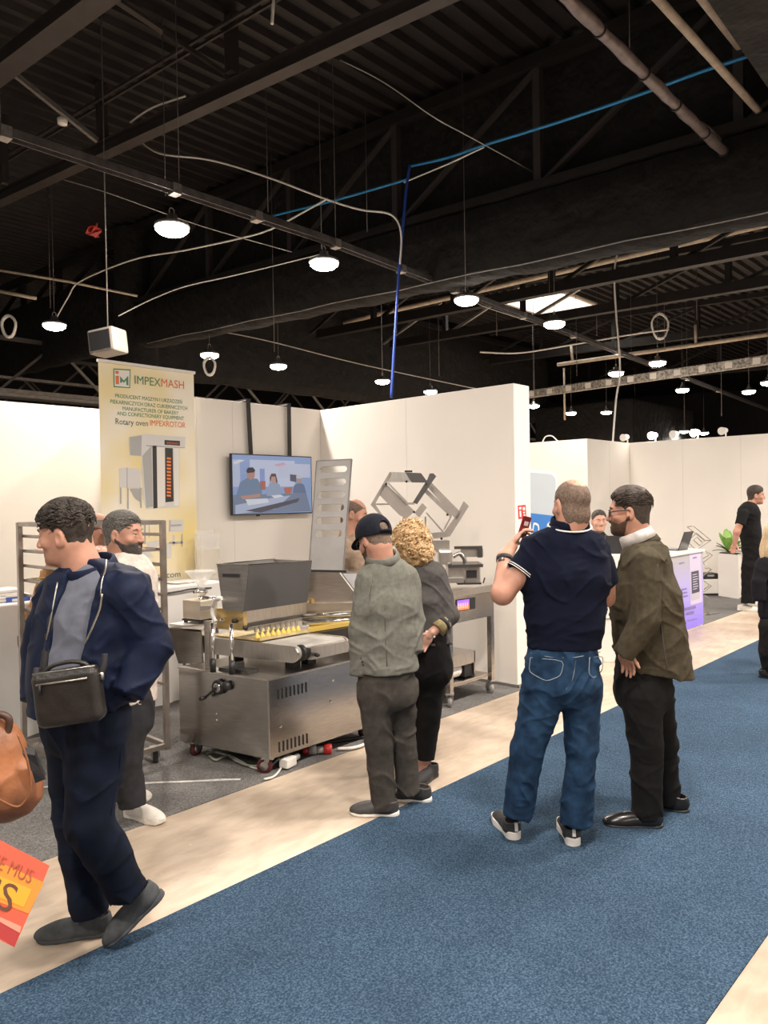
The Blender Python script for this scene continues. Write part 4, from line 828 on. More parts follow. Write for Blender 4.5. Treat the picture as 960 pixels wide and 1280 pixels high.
rkp = bnp.poly([z5(128, 482), z5(160, 478), z5(218, 486), z5(218, 566), z5(132, 560)], 'hopper_picture', plight, bn, .0012)
for pts in ([(132, 560), (138, 560), (138, 628), (132, 628)], [(162, 562), (168, 562), (168, 650), (162, 650)], [(214, 562), (222, 562), (222, 645), (216, 645)], [(172, 566), (212, 566), (214, 620), (190, 600)], [(160, 478), (163, 478), (163, 562), (160, 562)]): bnp.poly([z5(*p) for p in pts], 'picture_detail', pgrey, rkp, .002)
def z6(x, y): return bu(120+x/6, 630+y/6)
mc = bnp.poly([z6(548, 122), z6(656, 120), z6(652, 205), z6(545, 205)], 'machine_picture', plight, bn, .0012)
for pts, m_ in (([(560, 155), (640, 150), (640, 165), (560, 170)], pgrey), ([(552, 122), (560, 122), (556, 205), (548, 205)], pgrey), ([(575, 235), (590, 235), (590, 310), (575, 310)], plight), ([(545, 285), (650, 280), (650, 295), (545, 300)], pgrey), ([(530, 300), (565, 300), (565, 400), (530, 405)], plight), ([(640, 225), (648, 225), (648, 320), (640, 320)], pgrey), ([(360, 150), (372, 150), (372, 300), (360, 300)], pgrey), ([(395, 160), (400, 160), (400, 250), (395, 250)], pgrey), ([(370, 290), (480, 270), (540, 300), (400, 330)], plight), ([(335, 340), (400, 345), (430, 400), (330, 390)], plight)):
    bnp.poly([z6(*p) for p in pts], 'picture_detail', m_, mc, .002)
# ---------------------------------------------------------------- television
tvx0, tvx1, tvz0, tvz1 = 4.455, 5.52, 1.585, 2.205
tv = empty('television', ((tvx0+tvx1)/2, 6.2, tvz0), 'flat screen television hung from two dark straps on the back white wall', 'television')
MB().b2((tvx0, 6.18, tvz0), (tvx1, 6.215, tvz1), bev=.006).build('casing', blackp, tv)
MB().b2((tvx0+.2, 6.215, tvz0+.1), (tvx1-.2, 6.27, tvz1-.15)).build('wall_bracket', blackp, tv)
MB().b2((tvx0+.3, 6.175, tvz0-.015), (tvx0+.34, 6.185, tvz0+.002)).build('sensor', blackp, tv)
for pa, pb in (((309, 503), (313, 568)), ((360, 508), (361, 571))):
    a, b_ = PY(*pa, 6.25), PY(*pb, 6.25); MB().bar((a.x, 6.235, 2.76), (b_.x, 6.235, 2.1), .045, .012, up=(0, 1, 0)).bar((a.x, 6.22, 2.765), (a.x, 6.50, 2.765), .045, .012).build('hanging_strap', blackmetal, tv)
def em(name, c, s=1.0): return mat(name, tuple(q*.25 for q in c), .4, emit=c, estr=s)
tvp = Panel((tvx0+.012, 6.18, tvz1-.012), (tvx1-.012, 6.18, tvz1-.012), (tvx0+.012, 6.18, tvz0+.012))
scr = tvp.rect(0, 0, 1, 1, 'screen', em('screen_blue', (.30, .42, .72), .35), tv, .001)
def tq(x, y): return ((x-592)/(925-592), (y-(418+(x-592)*.035))/(262-(x-592)*.045)) 
SC = [([(592, 420), (760, 425), (760, 520), (592, 500)], (.34, .45, .78)), ([(660, 440), (850, 445), (850, 560), (660, 560)], (.62, .70, .92)), ([(592, 440), (620, 440), (622, 560), (592, 560)], (.55, .62, .85)), ([(700, 480), (720, 480), (720, 560), (700, 560)], (.30, .40, .75)), ([(780, 455), (920, 460), (920, 520), (780, 520)], (.60, .66, .88)),
      ([(592, 595), (900, 590), (920, 672), (592, 680)], (.22, .28, .42)), ([(600, 640), (750, 610), (830, 600), (760, 660), (600, 685)], (.50, .58, .78)), ([(640, 665), (870, 612), (860, 630), (700, 675)], (.10, .10, .14)),
      ([(604, 600), (620, 540), (650, 520), (690, 525), (708, 560), (706, 605), (680, 615), (620, 615)], (.20, .29, .45)), ([(646, 492), (658, 478), (674, 480), (680, 495), (678, 518), (664, 530), (650, 520)], (.55, .30, .26)), ([(645, 490), (652, 476), (672, 474), (682, 488), (676, 496), (650, 500)], (.05, .05, .08)), ([(620, 600), (660, 596), (700, 590), (700, 606), (630, 616)], (.55, .32, .28)), ([(640, 615), (730, 612), (735, 630), (650, 642)], (.78, .84, .95)),
      ([(725, 600), (738, 545), (760, 535), (782, 550), (790, 590), (770, 605)], (.35, .44, .62)), ([(742, 510), (756, 500), (768, 512), (768, 535), (756, 545), (744, 535)], (.60, .36, .32)), ([(740, 520), (748, 502), (766, 502), (774, 540), (768, 545), (764, 515), (748, 515), (742, 545)], (.12, .07, .08)), ([(745, 600), (785, 596), (800, 604), (760, 612)], (.80, .84, .95)), ([(700, 535), (722, 535), (722, 572), (704, 574)], (.50, .16, .12)), ([(800, 565), (838, 562), (832, 590), (806, 592)], (.55, .18, .12)),
      ([(838, 590), (845, 555), (868, 542), (890, 552), (900, 590)], (.16, .22, .38)), ([(856, 520), (868, 512), (880, 520), (878, 540), (868, 548), (858, 540)], (.50, .34, .32)), ([(852, 518), (866, 506), (882, 516), (880, 524), (856, 524)], (.60, .64, .72)), ([(828, 505), (856, 508), (854, 540), (828, 535)], (.12, .12, .18)), ([(760, 462), (800, 452), (812, 462), (770, 470)], (.75, .45, .60)), ([(590, 452), (620, 440), (640, 444), (600, 462)], (.80, .82, .92))]
for i, (pts, c_) in enumerate(SC):
    tvp.poly([(max(0, min(1, u)), max(0, min(1, v))) for u, v in [tq(*p) for p in pts]], 'screen_picture', em('screen_colour_%d' % i, c_, .32), scr, .0018+.0002*i)
# ---------------------------------------------------------------- far booth
redsign = mat('red_sign', (.55, .03, .03), .45)
sg = Panel(PY(647, 632, 3.72), PY(657, 631, 3.72), PY(648, 649, 3.72))
s_ = empty('wall_sign', sg.at(.5, .5), 'small red safety sign with white marks on the white wall end', 'sign')
sg.rect(0, 0, 1, 1, 'sign_plate', redsign, s_, .001)
for (a, b_, c_, d_) in ((.12, .12, .42, .3), (.15, .4, .35, .85), (.58, .15, .85, .4), (.6, .5, .8, .62), (.62, .7, .85, .85)): sg.rect(a, b_, c_, d_, 'sign_mark', white_c, s_, .003)
# blue and white poster on the inner face of the far booth wall
pxx = 12.05
pp = Panel(PX(640, 586, pxx), PX(697, 590, pxx), PX(640, 745, pxx))
ps = empty('logo_poster', pp.at(.5, .9), 'tall rounded white and blue poster with script lettering on the far booth wall', 'poster')
def rr(u0, v0, u1, v1, ru, rv): return [(u1-ru+ru*math.sin(a), v0+rv-rv*math.cos(a)) for a in [i*math.pi/12 for i in range(7)]]+[(u1, v1), (u0, v1), (u0, v0)]
pp.poly(rr(0, 0, 1, 1, .17, .06), 'poster_board', mat('poster_edge_white', (.85, .86, .88), .4), ps, .004)
pp.poly(rr(.0, .018, .965, .98, .15, .05), 'poster_ground', mat('poster_pale_blue', (.50, .56, .62), .4), ps, .006)
pbl = pp.rect(0, .33, .955, .98, 'blue_field', mat('poster_blue', (.045, .20, .58), .4), ps, .008)
q = Panel(pp.at(0, .33, .01), pp.at(1, .33, .01), pp.at(0, 1, .01))
o = pp.text('Delic', .435, .525, .31, 'script_lettering', white_c, ps, wid=.52, off=.012, slant=.35)
# purple printed counter
Yc = 3.64
ct_ = empty('reception_counter', (9.3, 3.9, 0), 'lilac and purple printed counter with a phone picture in the far booth', 'counter')
zc1 = PY(879, 689, Yc).z; xc1 = PY(879, 735, Yc).x
gm = mat('counter_print', (.5, .45, .75), .45); nt = gm.node_tree; b = nt.nodes['Principled BSDF']; tc = nt.nodes.new('ShaderNodeTexCoord'); sx = nt.nodes.new('ShaderNodeSeparateXYZ'); nt.links.new(tc.outputs['Generated'], sx.inputs[0]); rp = nt.nodes.new('ShaderNodeValToRGB'); e = rp.color_ramp.elements; e[0].color = (.27, .20, .86, 1); e[1].color = (.42, .42, .40, 1); e[0].position = .05; x = e.new(.55); x.color = (.45, .40, .80, 1); nt.links.new(sx.outputs['Z'], rp.inputs[0]); nt.links.new(rp.outputs[0], b.inputs['Base Color'])
MB().b2((8.3, Yc+.01, .0), (xc1, Yc+.5, zc1)).build('counter_body', white_c, ct_)
MB().b2((8.3, Yc, .02), (xc1, Yc+.009, zc1)).build('printed_front', gm, ct_)
MB().b2((8.28, Yc-.02, zc1), (xc1+.02, Yc+.52, zc1+.03)).build('counter_top', white_c, ct_)
def cq(px_, py_): p = PY(px_, py_, Yc); return p
def cpoly(pts, name, m_, off): return MB().prism([cq(*p)+Vector((0, -off, 0)) for p in pts], (0, -.001, 0)).build(name, m_, ct_)
def z8(x, y): return (840+x/8, 640+y/8)
cpoly([z8(172, 412), z8(285, 395), z8(300, 900), z8(185, 930)], 'pale_strip', mat('print_lilac', (.60, .54, .72), .5), .001)
cpoly([z8(185, 595), z8(265, 577), z8(278, 855), z8(270, 865), z8(200, 888), z8(190, 880)], 'phone_picture', mat('print_phone_silver', (.50, .48, .58), .5), .003)
cpoly([z8(190, 600), z8(262, 583), z8(272, 795), z8(196, 818)], 'phone_screen', mat('print_phone_screen', (.06, .05, .10), .5), .005)
for i in range(7): cpoly([z8(200+i, 625+i*24), z8(245+(i % 3)*6, 615+i*24), z8(245+(i % 3)*6, 622+i*24), z8(200+i, 633+i*24)], 'phone_print_line', mat('print_line_white', (.6, .6, .7), .5), .007)
for (xa, xb, y, h_) in ((70, 120, 510, 10), (95, 145, 770, 12), (105, 150, 805, 12), (110, 155, 840, 12), (125, 235, 960, 26), (140, 215, 1005, 26), (150, 250, 1085, 6), (205, 245, 455, 12)):
    cpoly([z8(xa, y), z8(xb, y-(xb-xa)*.22), z8(xb, y-(xb-xa)*.22+h_), z8(xa, y+h_)], 'print_line', mat('print_line_violet', (.20, .16, .42), .5), .004)
lp = empty('laptop', (9.2, 3.85, zc1+.03), 'black laptop standing open on the purple counter, lid towards the aisle', 'laptop')
c0 = PY(851, 680, Yc+.15); zl = zc1+.031
MB().b2((c0.x-.16, Yc+.12, zl), (c0.x+.16, Yc+.36, zl+.015)).build('keyboard_base', blackp, lp)
MB().hexa([(c0.x-.15, Yc+.12, zl+.01), (c0.x+.15, Yc+.12, zl+.01), (c0.x+.15, Yc+.13, zl+.01), (c0.x-.15, Yc+.13, zl+.01), (c0.x-.12, Yc+.05, zl+.24), (c0.x+.18, Yc+.05, zl+.24), (c0.x+.18, Yc+.06, zl+.24), (c0.x-.12, Yc+.06, zl+.24)]).build('screen_lid', mat('laptop_black', (.02, .02, .022), .25), lp)
lp2 = empty('monitor', PD(771, 690, 8.05), 'black monitor behind the gap between the polo shirt man and the green jacket man', 'monitor')
p = PD(774, 681, 8.05); MB().box(p, (.30, .03, .2), rot=Matrix((r_, f_, up)).transposed(), bev=.005).build('display', blackp, lp2); MB().bar(p, (p.x, p.y, 1.10), .03).build('stand', blackp, lp2)
cn = empty('display_counter', PD(768, 800, 8.0), 'white shelf counter glimpsed between the polo man and the green jacket', 'counter'); cn.location.z = 0; bpy.context.view_layer.update()
mm = Matrix((r_, f_, up)).transposed(); p = PD(768, 700, 8.0)
MB().box((p.x, p.y, .55), (.5, .46, 1.1), rot=mm, bev=.005).build('counter_body', white_c, cn)
for z_ in (.75, .6, .45): MB().box(Vector((p.x, p.y, z_))-f_*.235, (.46, .01, .012), rot=mm).build('shelf_line', alu, cn)
MB().box(Vector((p.x, p.y, .38))-f_*.26+r_*.0, (.12, .08, .05), rot=mm).build('black_object', blackp, cn)
# zigzag brochure stand
zs = empty('brochure_stand', PD(878, 775, 10.6), 'folding zigzag wire brochure stand beside the purple counter', 'stand'); zs.location.z = 0; bpy.context.view_layer.update()
thin = mat('dark_wire_frame', (.30, .27, .25), .4, .6)
def zloop(pts, dep, dep2): MB().tube([PD(*z8(x, y), dep if i % 2 == 0 else dep2) for i, (x, y) in enumerate(pts)], .012, 6, closed=True).build('wire_loop', thin, zs)
def bs(px_pts, nm='wire_loop'): MB().tube([PD(*z8(x, y), 10.7) for x, y in px_pts], .007, 6).build(nm, thin, zs)
bs([(150, 148), (215, 140), (390, 285), (240, 380), (155, 295), (245, 210), (330, 285), (385, 285)]); bs([(150, 148), (330, 290), (275, 335), (215, 280), (250, 250), (300, 300)])
bs([(300, 365), (405, 435), (320, 500), (270, 480)]); bs([(330, 385), (365, 435), (300, 470)]); bs([(295, 495), (390, 575), (310, 640)]); bs([(330, 560), (400, 575), (330, 620), (300, 610)])
bs([(320, 690), (395, 740), (320, 800), (300, 780)]); bs([(345, 700), (370, 740), (320, 775)]); bs([(320, 830), (375, 870), (320, 960), (400, 1050), (460, 1050)]); bs([(320, 960), (385, 1065), (455, 1060), (320, 1080)])
q0 = PD(*z8(320, 1078), 10.7); MB().tube([(q0.x, q0.y, .012), (q0.x+.3, q0.y-.1, .012)], .012, 6).tube([q0, (q0.x, q0.y, .012)], .012, 6).build('foot_bar', thin, zs)
# white planter with leafy plant
pc = Vector((13.1, 4.35, 0)); p0 = PZ(923, 748, 0)
pw = empty('planter', (13.05, 4.3, 0), 'tall square white planter box in the far booth', 'planter')
zp = PD(900, 693, 12.5).z; a = PZ(898, 745, 0); b_ = PZ(923, 749, 0); c_ = PZ(931, 744, 0)
dv = Vector((c_.x-b_.x, c_.y-b_.y, 0))*.55; MB().prism([a, b_, b_+dv, a+dv], (0, 0, zp)).build('planter_box', white_c, pw)
MB().prism([a+(b_-a)*.05+dv*.05+Vector((0, 0, zp)), b_-(b_-a)*.05+dv*.05+Vector((0, 0, zp)), b_-(b_-a)*.05+dv*.9+Vector((0, 0, zp)), a+(b_-a)*.05+dv*.9+Vector((0, 0, zp))], (0, 0, .012)).build('soil', blackp, pw)
pt_ = empty('potted_plant', (a+b_+dv)/2+Vector((0, 0, zp)), 'broad-leaved green plant growing in the white planter', 'plant')
leafm = mat('plant_leaf', (.10, .26, .05), .4, 0, .3, 30); leafl = mat('plant_leaf_young', (.26, .46, .10), .4, 0, .2, 30); cp = (a+b_+dv)/2+Vector((0, 0, zp+.01)); rnd = random.Random(4)
for i in range(17):
    an = i*2.4; el = rnd.uniform(.25, 1.35); L = rnd.uniform(.28, .44); d_ = Vector((math.cos(an)*math.cos(el), math.sin(an)*math.cos(el), math.sin(el))); s_ = d_.cross(Vector((0, 0, 1))).normalized(); vs = []; fs = []
    nn = 8
    for k in range(nn+1):
        t_ = k/nn; wd = .065*math.sin(math.pi*min(1, t_*1.0))**.7*(1 if t_ > .25 else t_*4) + .004; c0 = cp+d_*L*t_+Vector((0, 0, -.20*t_*t_*(1.3-el)*.6)); vs += [c0-s_*wd+Vector((0, 0, .012)), c0, c0+s_*wd+Vector((0, 0, .012))]
    for k in range(nn):
        for j in range(2): fs.append((k*3+j, k*3+j+1, k*3+j+4, k*3+j+3))
    MB().add(vs, fs, True).build('leaf', leafl if el > 1.0 else leafm, pt_)
# white low unit with black coffee machine parts in the far booth
ub = empty('low_cabinet', PD(885, 745, 13.2), 'low white cabinet behind the zigzag stand', 'cabinet'); ub.location.z = 0; bpy.context.view_layer.update()
a, b_ = PD(872, 735, 13.0), PD(898, 735, 13.0); ztop = PD(885, 723, 13.0).z
MB().box(((a.x+b_.x)/2, (a.y+b_.y)/2, ztop/2+.02), (.42, .4, ztop-.04), rot=mm, bev=.01).build('cabinet_body', white_c, ub); MB().box(((a.x+b_.x)/2, (a.y+b_.y)/2, .02), (.40, .38, .04), rot=mm).build('plinth', blackp, ub)
km = empty('printer', Vector(((a.x+b_.x)/2, (a.y+b_.y)/2, ztop)), 'small black printer on the low white cabinet', 'printer')
MB().box(((a.x+b_.x)/2, (a.y+b_.y)/2, ztop+.05), (.26, .24, .10), rot=mm, bev=.02).build('printer_body', blackp, km); MB().box(Vector(((a.x+b_.x)/2, (a.y+b_.y)/2, ztop+.06))-f_*.122, (.12, .006, .03), rot=mm).build('paper_slot', grey_w, km)
# small clutter on top of the far wall corner
tag(MB().tube(smoothline([PX(678, 553, 12.13), PX(682, 546, 12.13), PX(690, 545, 12.13), PX(697, 551, 12.13), PX(704, 553, 12.13)]), .012, 6).build('power_cable', whc), 'white cable looping over the top of the far booth wall', 'cable')
# ---------------------------------------------------------------- flyer at the lower left
fl = Panel(PD(-40, 1030, 1.75), PD(62, 1082, 1.75), PD(-84, 1122, 1.68))
fo = empty('paper_flyer', fl.at(.5, .5), 'red and orange printed flyer held out at the lower left edge', 'flyer')
def fpt(px_, py_, off):
    n_ = fl.n; d = ray(px_, py_); o_ = Vector((0, 0, EYE)); t_ = (fl.o-o_).dot(n_)/d.dot(n_); return o_+d*t_+n_*off
def fpoly(pts, name, m_, off): return MB().prism([fpt(x, y, off) for x, y in pts], fl.n*.0006).build(name, m_, fo)
fpoly([(-60, 1020), (0, 1050), (62, 1082), (50, 1112), (18, 1184), (-30, 1160), (-90, 1130)], 'flyer_sheet', mat('flyer_red', (.60, .085, .045), .5), 0)
fpoly([(-60, 1052), (0, 1078), (55, 1103), (36, 1142), (0, 1128), (-80, 1096)], 'orange_field', mat('flyer_orange', (.68, .22, .025), .5), .001)
fpoly([(-60, 1078), (0, 1095), (40, 1112), (30, 1134), (0, 1122), (-80, 1092)], 'yellow_field', mat('flyer_yellow', (.72, .31, .02), .5), .0018)
fpoly([(-30, 1135), (0, 1152), (25, 1166), (18, 1184), (0, 1172), (-30, 1158)], 'dark_red_field', mat('flyer_dark_red', (.35, .03, .03), .5), .001)
fpoly([(-30, 1130), (0, 1146), (27, 1158), (25, 1166), (0, 1152), (-30, 1136)], 'pink_line', mat('flyer_pink', (.80, .25, .18), .5), .0018)
tl, trr, bl_ = fpt(0, 1078, .0026), fpt(50, 1100, .0026), fpt(-18, 1118, .0026)
fp2 = Panel(tl, trr, bl_)
brn = mat('flyer_lettering', (.10, .04, .02), .5)
fp3 = Panel(fpt(-2, 1066, 0), fpt(48, 1089, 0), fpt(-10, 1085, 0))
fp3.text('NE MUS', -.12, .9, .028, 'flyer_text', mat('flyer_text_brown', (.30, .07, .03), .5), fo, wid=1.05, off=.003)
fp3.text('SS', .0, 3.0, .055, 'flyer_text', brn, fo, wid=.75, off=.003, bold=0)
# ================================================================== SCULPTED SURFACES (distance fields turned into meshes)
def ncol(v): return np.array([float(a) for a in v], dtype=np.float32)
def sdf_mesh(fn, lo, hi, h):
    lo = np.array(lo, float); hi = np.array(hi, float); B = 8
    n = np.ceil((hi-lo)/h/B).astype(int)*B+B; nb = n//B
    bi = np.stack(np.meshgrid(*[np.arange(k) for k in nb], indexing='ij'), -1).reshape(-1, 3)
    bc = lo+(bi*B+(B-1)/2)*h
    d = fn(bc[:, 0].astype(np.float32), bc[:, 1].astype(np.float32), bc[:, 2].astype(np.float32))
    V = np.repeat(np.repeat(np.repeat(np.where(d < 0, -1, 1).astype(np.float32).reshape(nb), B, 0), B, 1), B, 2)
    act = bi[np.abs(d) < B*h*.5*1.8+.014]
    off = np.stack(np.meshgrid(*[np.arange(B)]*3, indexing='ij'), -1).reshape(-1, 3)
    for c0 in range(0, len(act), 1500):
        ii = (act[c0:c0+1500, None, :]*B+off[None]).reshape(-1, 3); p = lo+ii*h
        V[ii[:, 0], ii[:, 1], ii[:, 2]] = fn(p[:, 0].astype(np.float32), p[:, 1].astype(np.float32), p[:, 2].astype(np.float32))
    S = V < 0; sh = np.array(V.shape)-1
    cnt = np.zeros(tuple(sh), np.int8); cs = [(a, b, c) for a in (0, 1) for b in (0, 1) for c in (0, 1)]
    for a, b, c in cs: cnt += S[a:a+sh[0], b:b+sh[1], c:c+sh[2]]
    ci = np.argwhere((cnt > 0) & (cnt < 8)); idx = -np.ones(tuple(sh), np.int32); idx[ci[:, 0], ci[:, 1], ci[:, 2]] = np.arange(len(ci))
    acc = np.zeros((len(ci), 3)); num = np.zeros(len(ci))
    for a in cs:
        for ax in range(3):
            if a[ax]: continue
            b = list(a); b[ax] = 1
            va = V[ci[:, 0]+a[0], ci[:, 1]+a[1], ci[:, 2]+a[2]]; vb = V[ci[:, 0]+b[0], ci[:, 1]+b[1], ci[:, 2]+b[2]]; m = (va < 0) != (vb < 0)
            t = np.where(m, va/np.where(m, va-vb, 1), 0); q = np.array(a, float)[None].repeat(len(ci), 0); q[:, ax] += t; acc[m] += q[m]; num[m] += 1
    P = lo+(ci+acc/num[:, None])*h; F = []
    for ax in range(3):
        o1, o2 = [(1, 2), (2, 0), (0, 1)][ax]
        sl0 = [slice(None)]*3; sl1 = [slice(None)]*3; sl0[ax] = slice(0, -1); sl1[ax] = slice(1, None)
        A, Bq = S[tuple(sl0)], S[tuple(sl1)]; e = np.argwhere(A != Bq); e = e[(e[:, o1] > 0) & (e[:, o2] > 0) & (e[:, o1] < sh[o1]) & (e[:, o2] < sh[o2])]
        if not len(e): continue
        fl = A[e[:, 0], e[:, 1], e[:, 2]]
        def g(d1, d2): q = e.copy(); q[:, o1] += d1; q[:, o2] += d2; return idx[q[:, 0], q[:, 1], q[:, 2]]
        quad = np.stack([g(-1, -1), g(0, -1), g(0, 0), g(-1, 0)], 1); quad[~fl] = quad[~fl][:, ::-1]; F.append(quad)
    F = np.concatenate(F); F = F[(F >= 0).all(1)]; return P, F
def sculpt(name, fn, lo, hi, h, m, parent, smooth_it=0):
    P, F = sdf_mesh(fn, lo, hi, h); me = bpy.data.meshes.new(name)
    me.vertices.add(len(P)); me.vertices.foreach_set('co', P.astype(np.float32).ravel()); me.loops.add(len(F)*4); me.loops.foreach_set('vertex_index', F.astype(np.int32).ravel())
    me.polygons.add(len(F)); me.polygons.foreach_set('loop_start', np.arange(0, len(F)*4, 4, dtype=np.int32)); me.polygons.foreach_set('loop_total', np.full(len(F), 4, np.int32)); me.polygons.foreach_set('use_smooth', np.ones(len(F), bool))
    me.update(calc_edges=True); me.validate(); me.materials.append(m); o = bpy.data.objects.new(name, me); C.objects.link(o); o.parent = parent; return o
def smin(a, b, k):
    if k <= 0: return np.minimum(a, b)
    h = np.clip(.5+.5*(b-a)/k, 0, 1); return b*(1-h)+a*h-k*h*(1-h)
def smax(a, b, k): return -smin(-a, -b, k)
def cone(X, Y, Z, a, b, ra, rb, flat=False, ysc=1.0, ysc2=None):
    a = np.array(a, float); b = np.array(b, float); d = b-a; L2 = max(float(d@d), 1e-9); px, py, pz = X-a[0], Y-a[1], Z-a[2]
    t = (px*d[0]+py*d[1]+pz*d[2])/L2; tc = np.clip(t, 0, 1); qx, qy, qz = px-tc*d[0], py-tc*d[1], pz-tc*d[2]
    if ysc != 1.0 or ysc2: qy = qy/(ysc if not ysc2 else (ysc*(1-tc)+ysc2*tc))
    r = np.sqrt(qx*qx+qy*qy+qz*qz)-(ra*(1-tc)+rb*tc)
    if flat: r = np.maximum(r, (t-1)*math.sqrt(L2))
    return r
def ell(X, Y, Z, c, r, M=None):
    px, py, pz = X-c[0], Y-c[1], Z-c[2]
    if M is not None: px, py, pz = (M[0][0]*px+M[0][1]*py+M[0][2]*pz, M[1][0]*px+M[1][1]*py+M[1][2]*pz, M[2][0]*px+M[2][1]*py+M[2][2]*pz)
    k = np.sqrt((px/r[0])**2+(py/r[1])**2+(pz/r[2])**2); k2 = np.sqrt((px/r[0]**2)**2+(py/r[1]**2)**2+(pz/r[2]**2)**2)+1e-6
    return k*(k-1)/k2
def econe(X, Y, Z, a, b, sa, sb, yaw=0.0, n=2.3):
    """tapered torso section with (half-width, half-depth) at each end; width axis turned by yaw"""
    a = np.array(a, float); b = np.array(b, float); d = b-a; L2 = float(d@d); px, py, pz = X-a[0], Y-a[1], Z-a[2]
    t = (px*d[0]+py*d[1]+pz*d[2])/L2; tc = np.clip(t, 0, 1); qx, qy, qz = px-tc*d[0], py-tc*d[1], pz-tc*d[2]
    c, s = math.cos(yaw), math.sin(yaw); wx, wy = qx*c+qy*s, -qx*s+qy*c
    W, D = sa[0]*(1-tc)+sb[0]*tc, sa[1]*(1-tc)+sb[1]*tc; mn = np.minimum(W, D)
    k = (np.abs(wx/W)**n+np.abs(wy/D)**n+np.abs(qz/mn)**n)**(1/n)
    return (k-1)*mn*.9
_LAT = np.random.RandomState(5).rand(32, 32, 32).astype(np.float32)
def vn(x, y, z):
    """smooth lattice noise 0..1"""
    xi, yi, zi = np.floor(x).astype(np.int32), np.floor(y).astype(np.int32), np.floor(z).astype(np.int32); fx, fy, fz = x-xi, y-yi, z-zi
    fx, fy, fz = fx*fx*(3-2*fx), fy*fy*(3-2*fy), fz*fz*(3-2*fz); a, b, c = xi & 31, yi & 31, zi & 31; a1, b1, c1 = (a+1) & 31, (b+1) & 31, (c+1) & 31; L = _LAT
    return (((L[a, b, c]*(1-fx)+L[a1, b, c]*fx)*(1-fy)+(L[a, b1, c]*(1-fx)+L[a1, b1, c]*fx)*fy)*(1-fz)+((L[a, b, c1]*(1-fx)+L[a1, b, c1]*fx)*(1-fy)+(L[a, b1, c1]*(1-fx)+L[a1, b1, c1]*fx)*fy)*fz)
def folds(X, Y, Z, amp, f=26.0, seed=0.0, dz=1.0):
    """creases of drawn cloth: ridged noise stretched along slanting directions, fading in and out"""
    wx = (vn(X*6+seed, Y*6, Z*6)-.5)*.16; wz = (vn(X*5, Y*5+seed*3, Z*5+9)-.5)*.14; x, z = X+wx, Z+wz; g = f/26.0
    p, q = x*.8+z*.6, -x*.6+z*.8; a = 1-np.abs(2*vn(p*5*g+seed*7, Y*5*g, q*15*g)-1)
    p, q = x*.75-z*.66, x*.66+z*.75; b = 1-np.abs(2*vn(p*5*g+31, Y*6*g+seed*5, q*13*g)-1)
    c = 1-np.abs(2*vn(x*9*g+seed, Y*9*g+3, z*26*g)-1); m = np.clip(vn(X*7+seed*2, Y*7, Z*7)*2.4-.7, 0, 1)
    return -amp*(1.25*a**5*m+1.25*b**5*(1-m)+.55*c**4*np.clip(1.6*vn(X*6, Y*6+5, Z*8+seed)-.5, 0, 1))+amp*.3+amp*1.1*(vn(X*7, Y*7+seed, Z*5)-.5)
def mat3(cols): return np.array(cols, float)
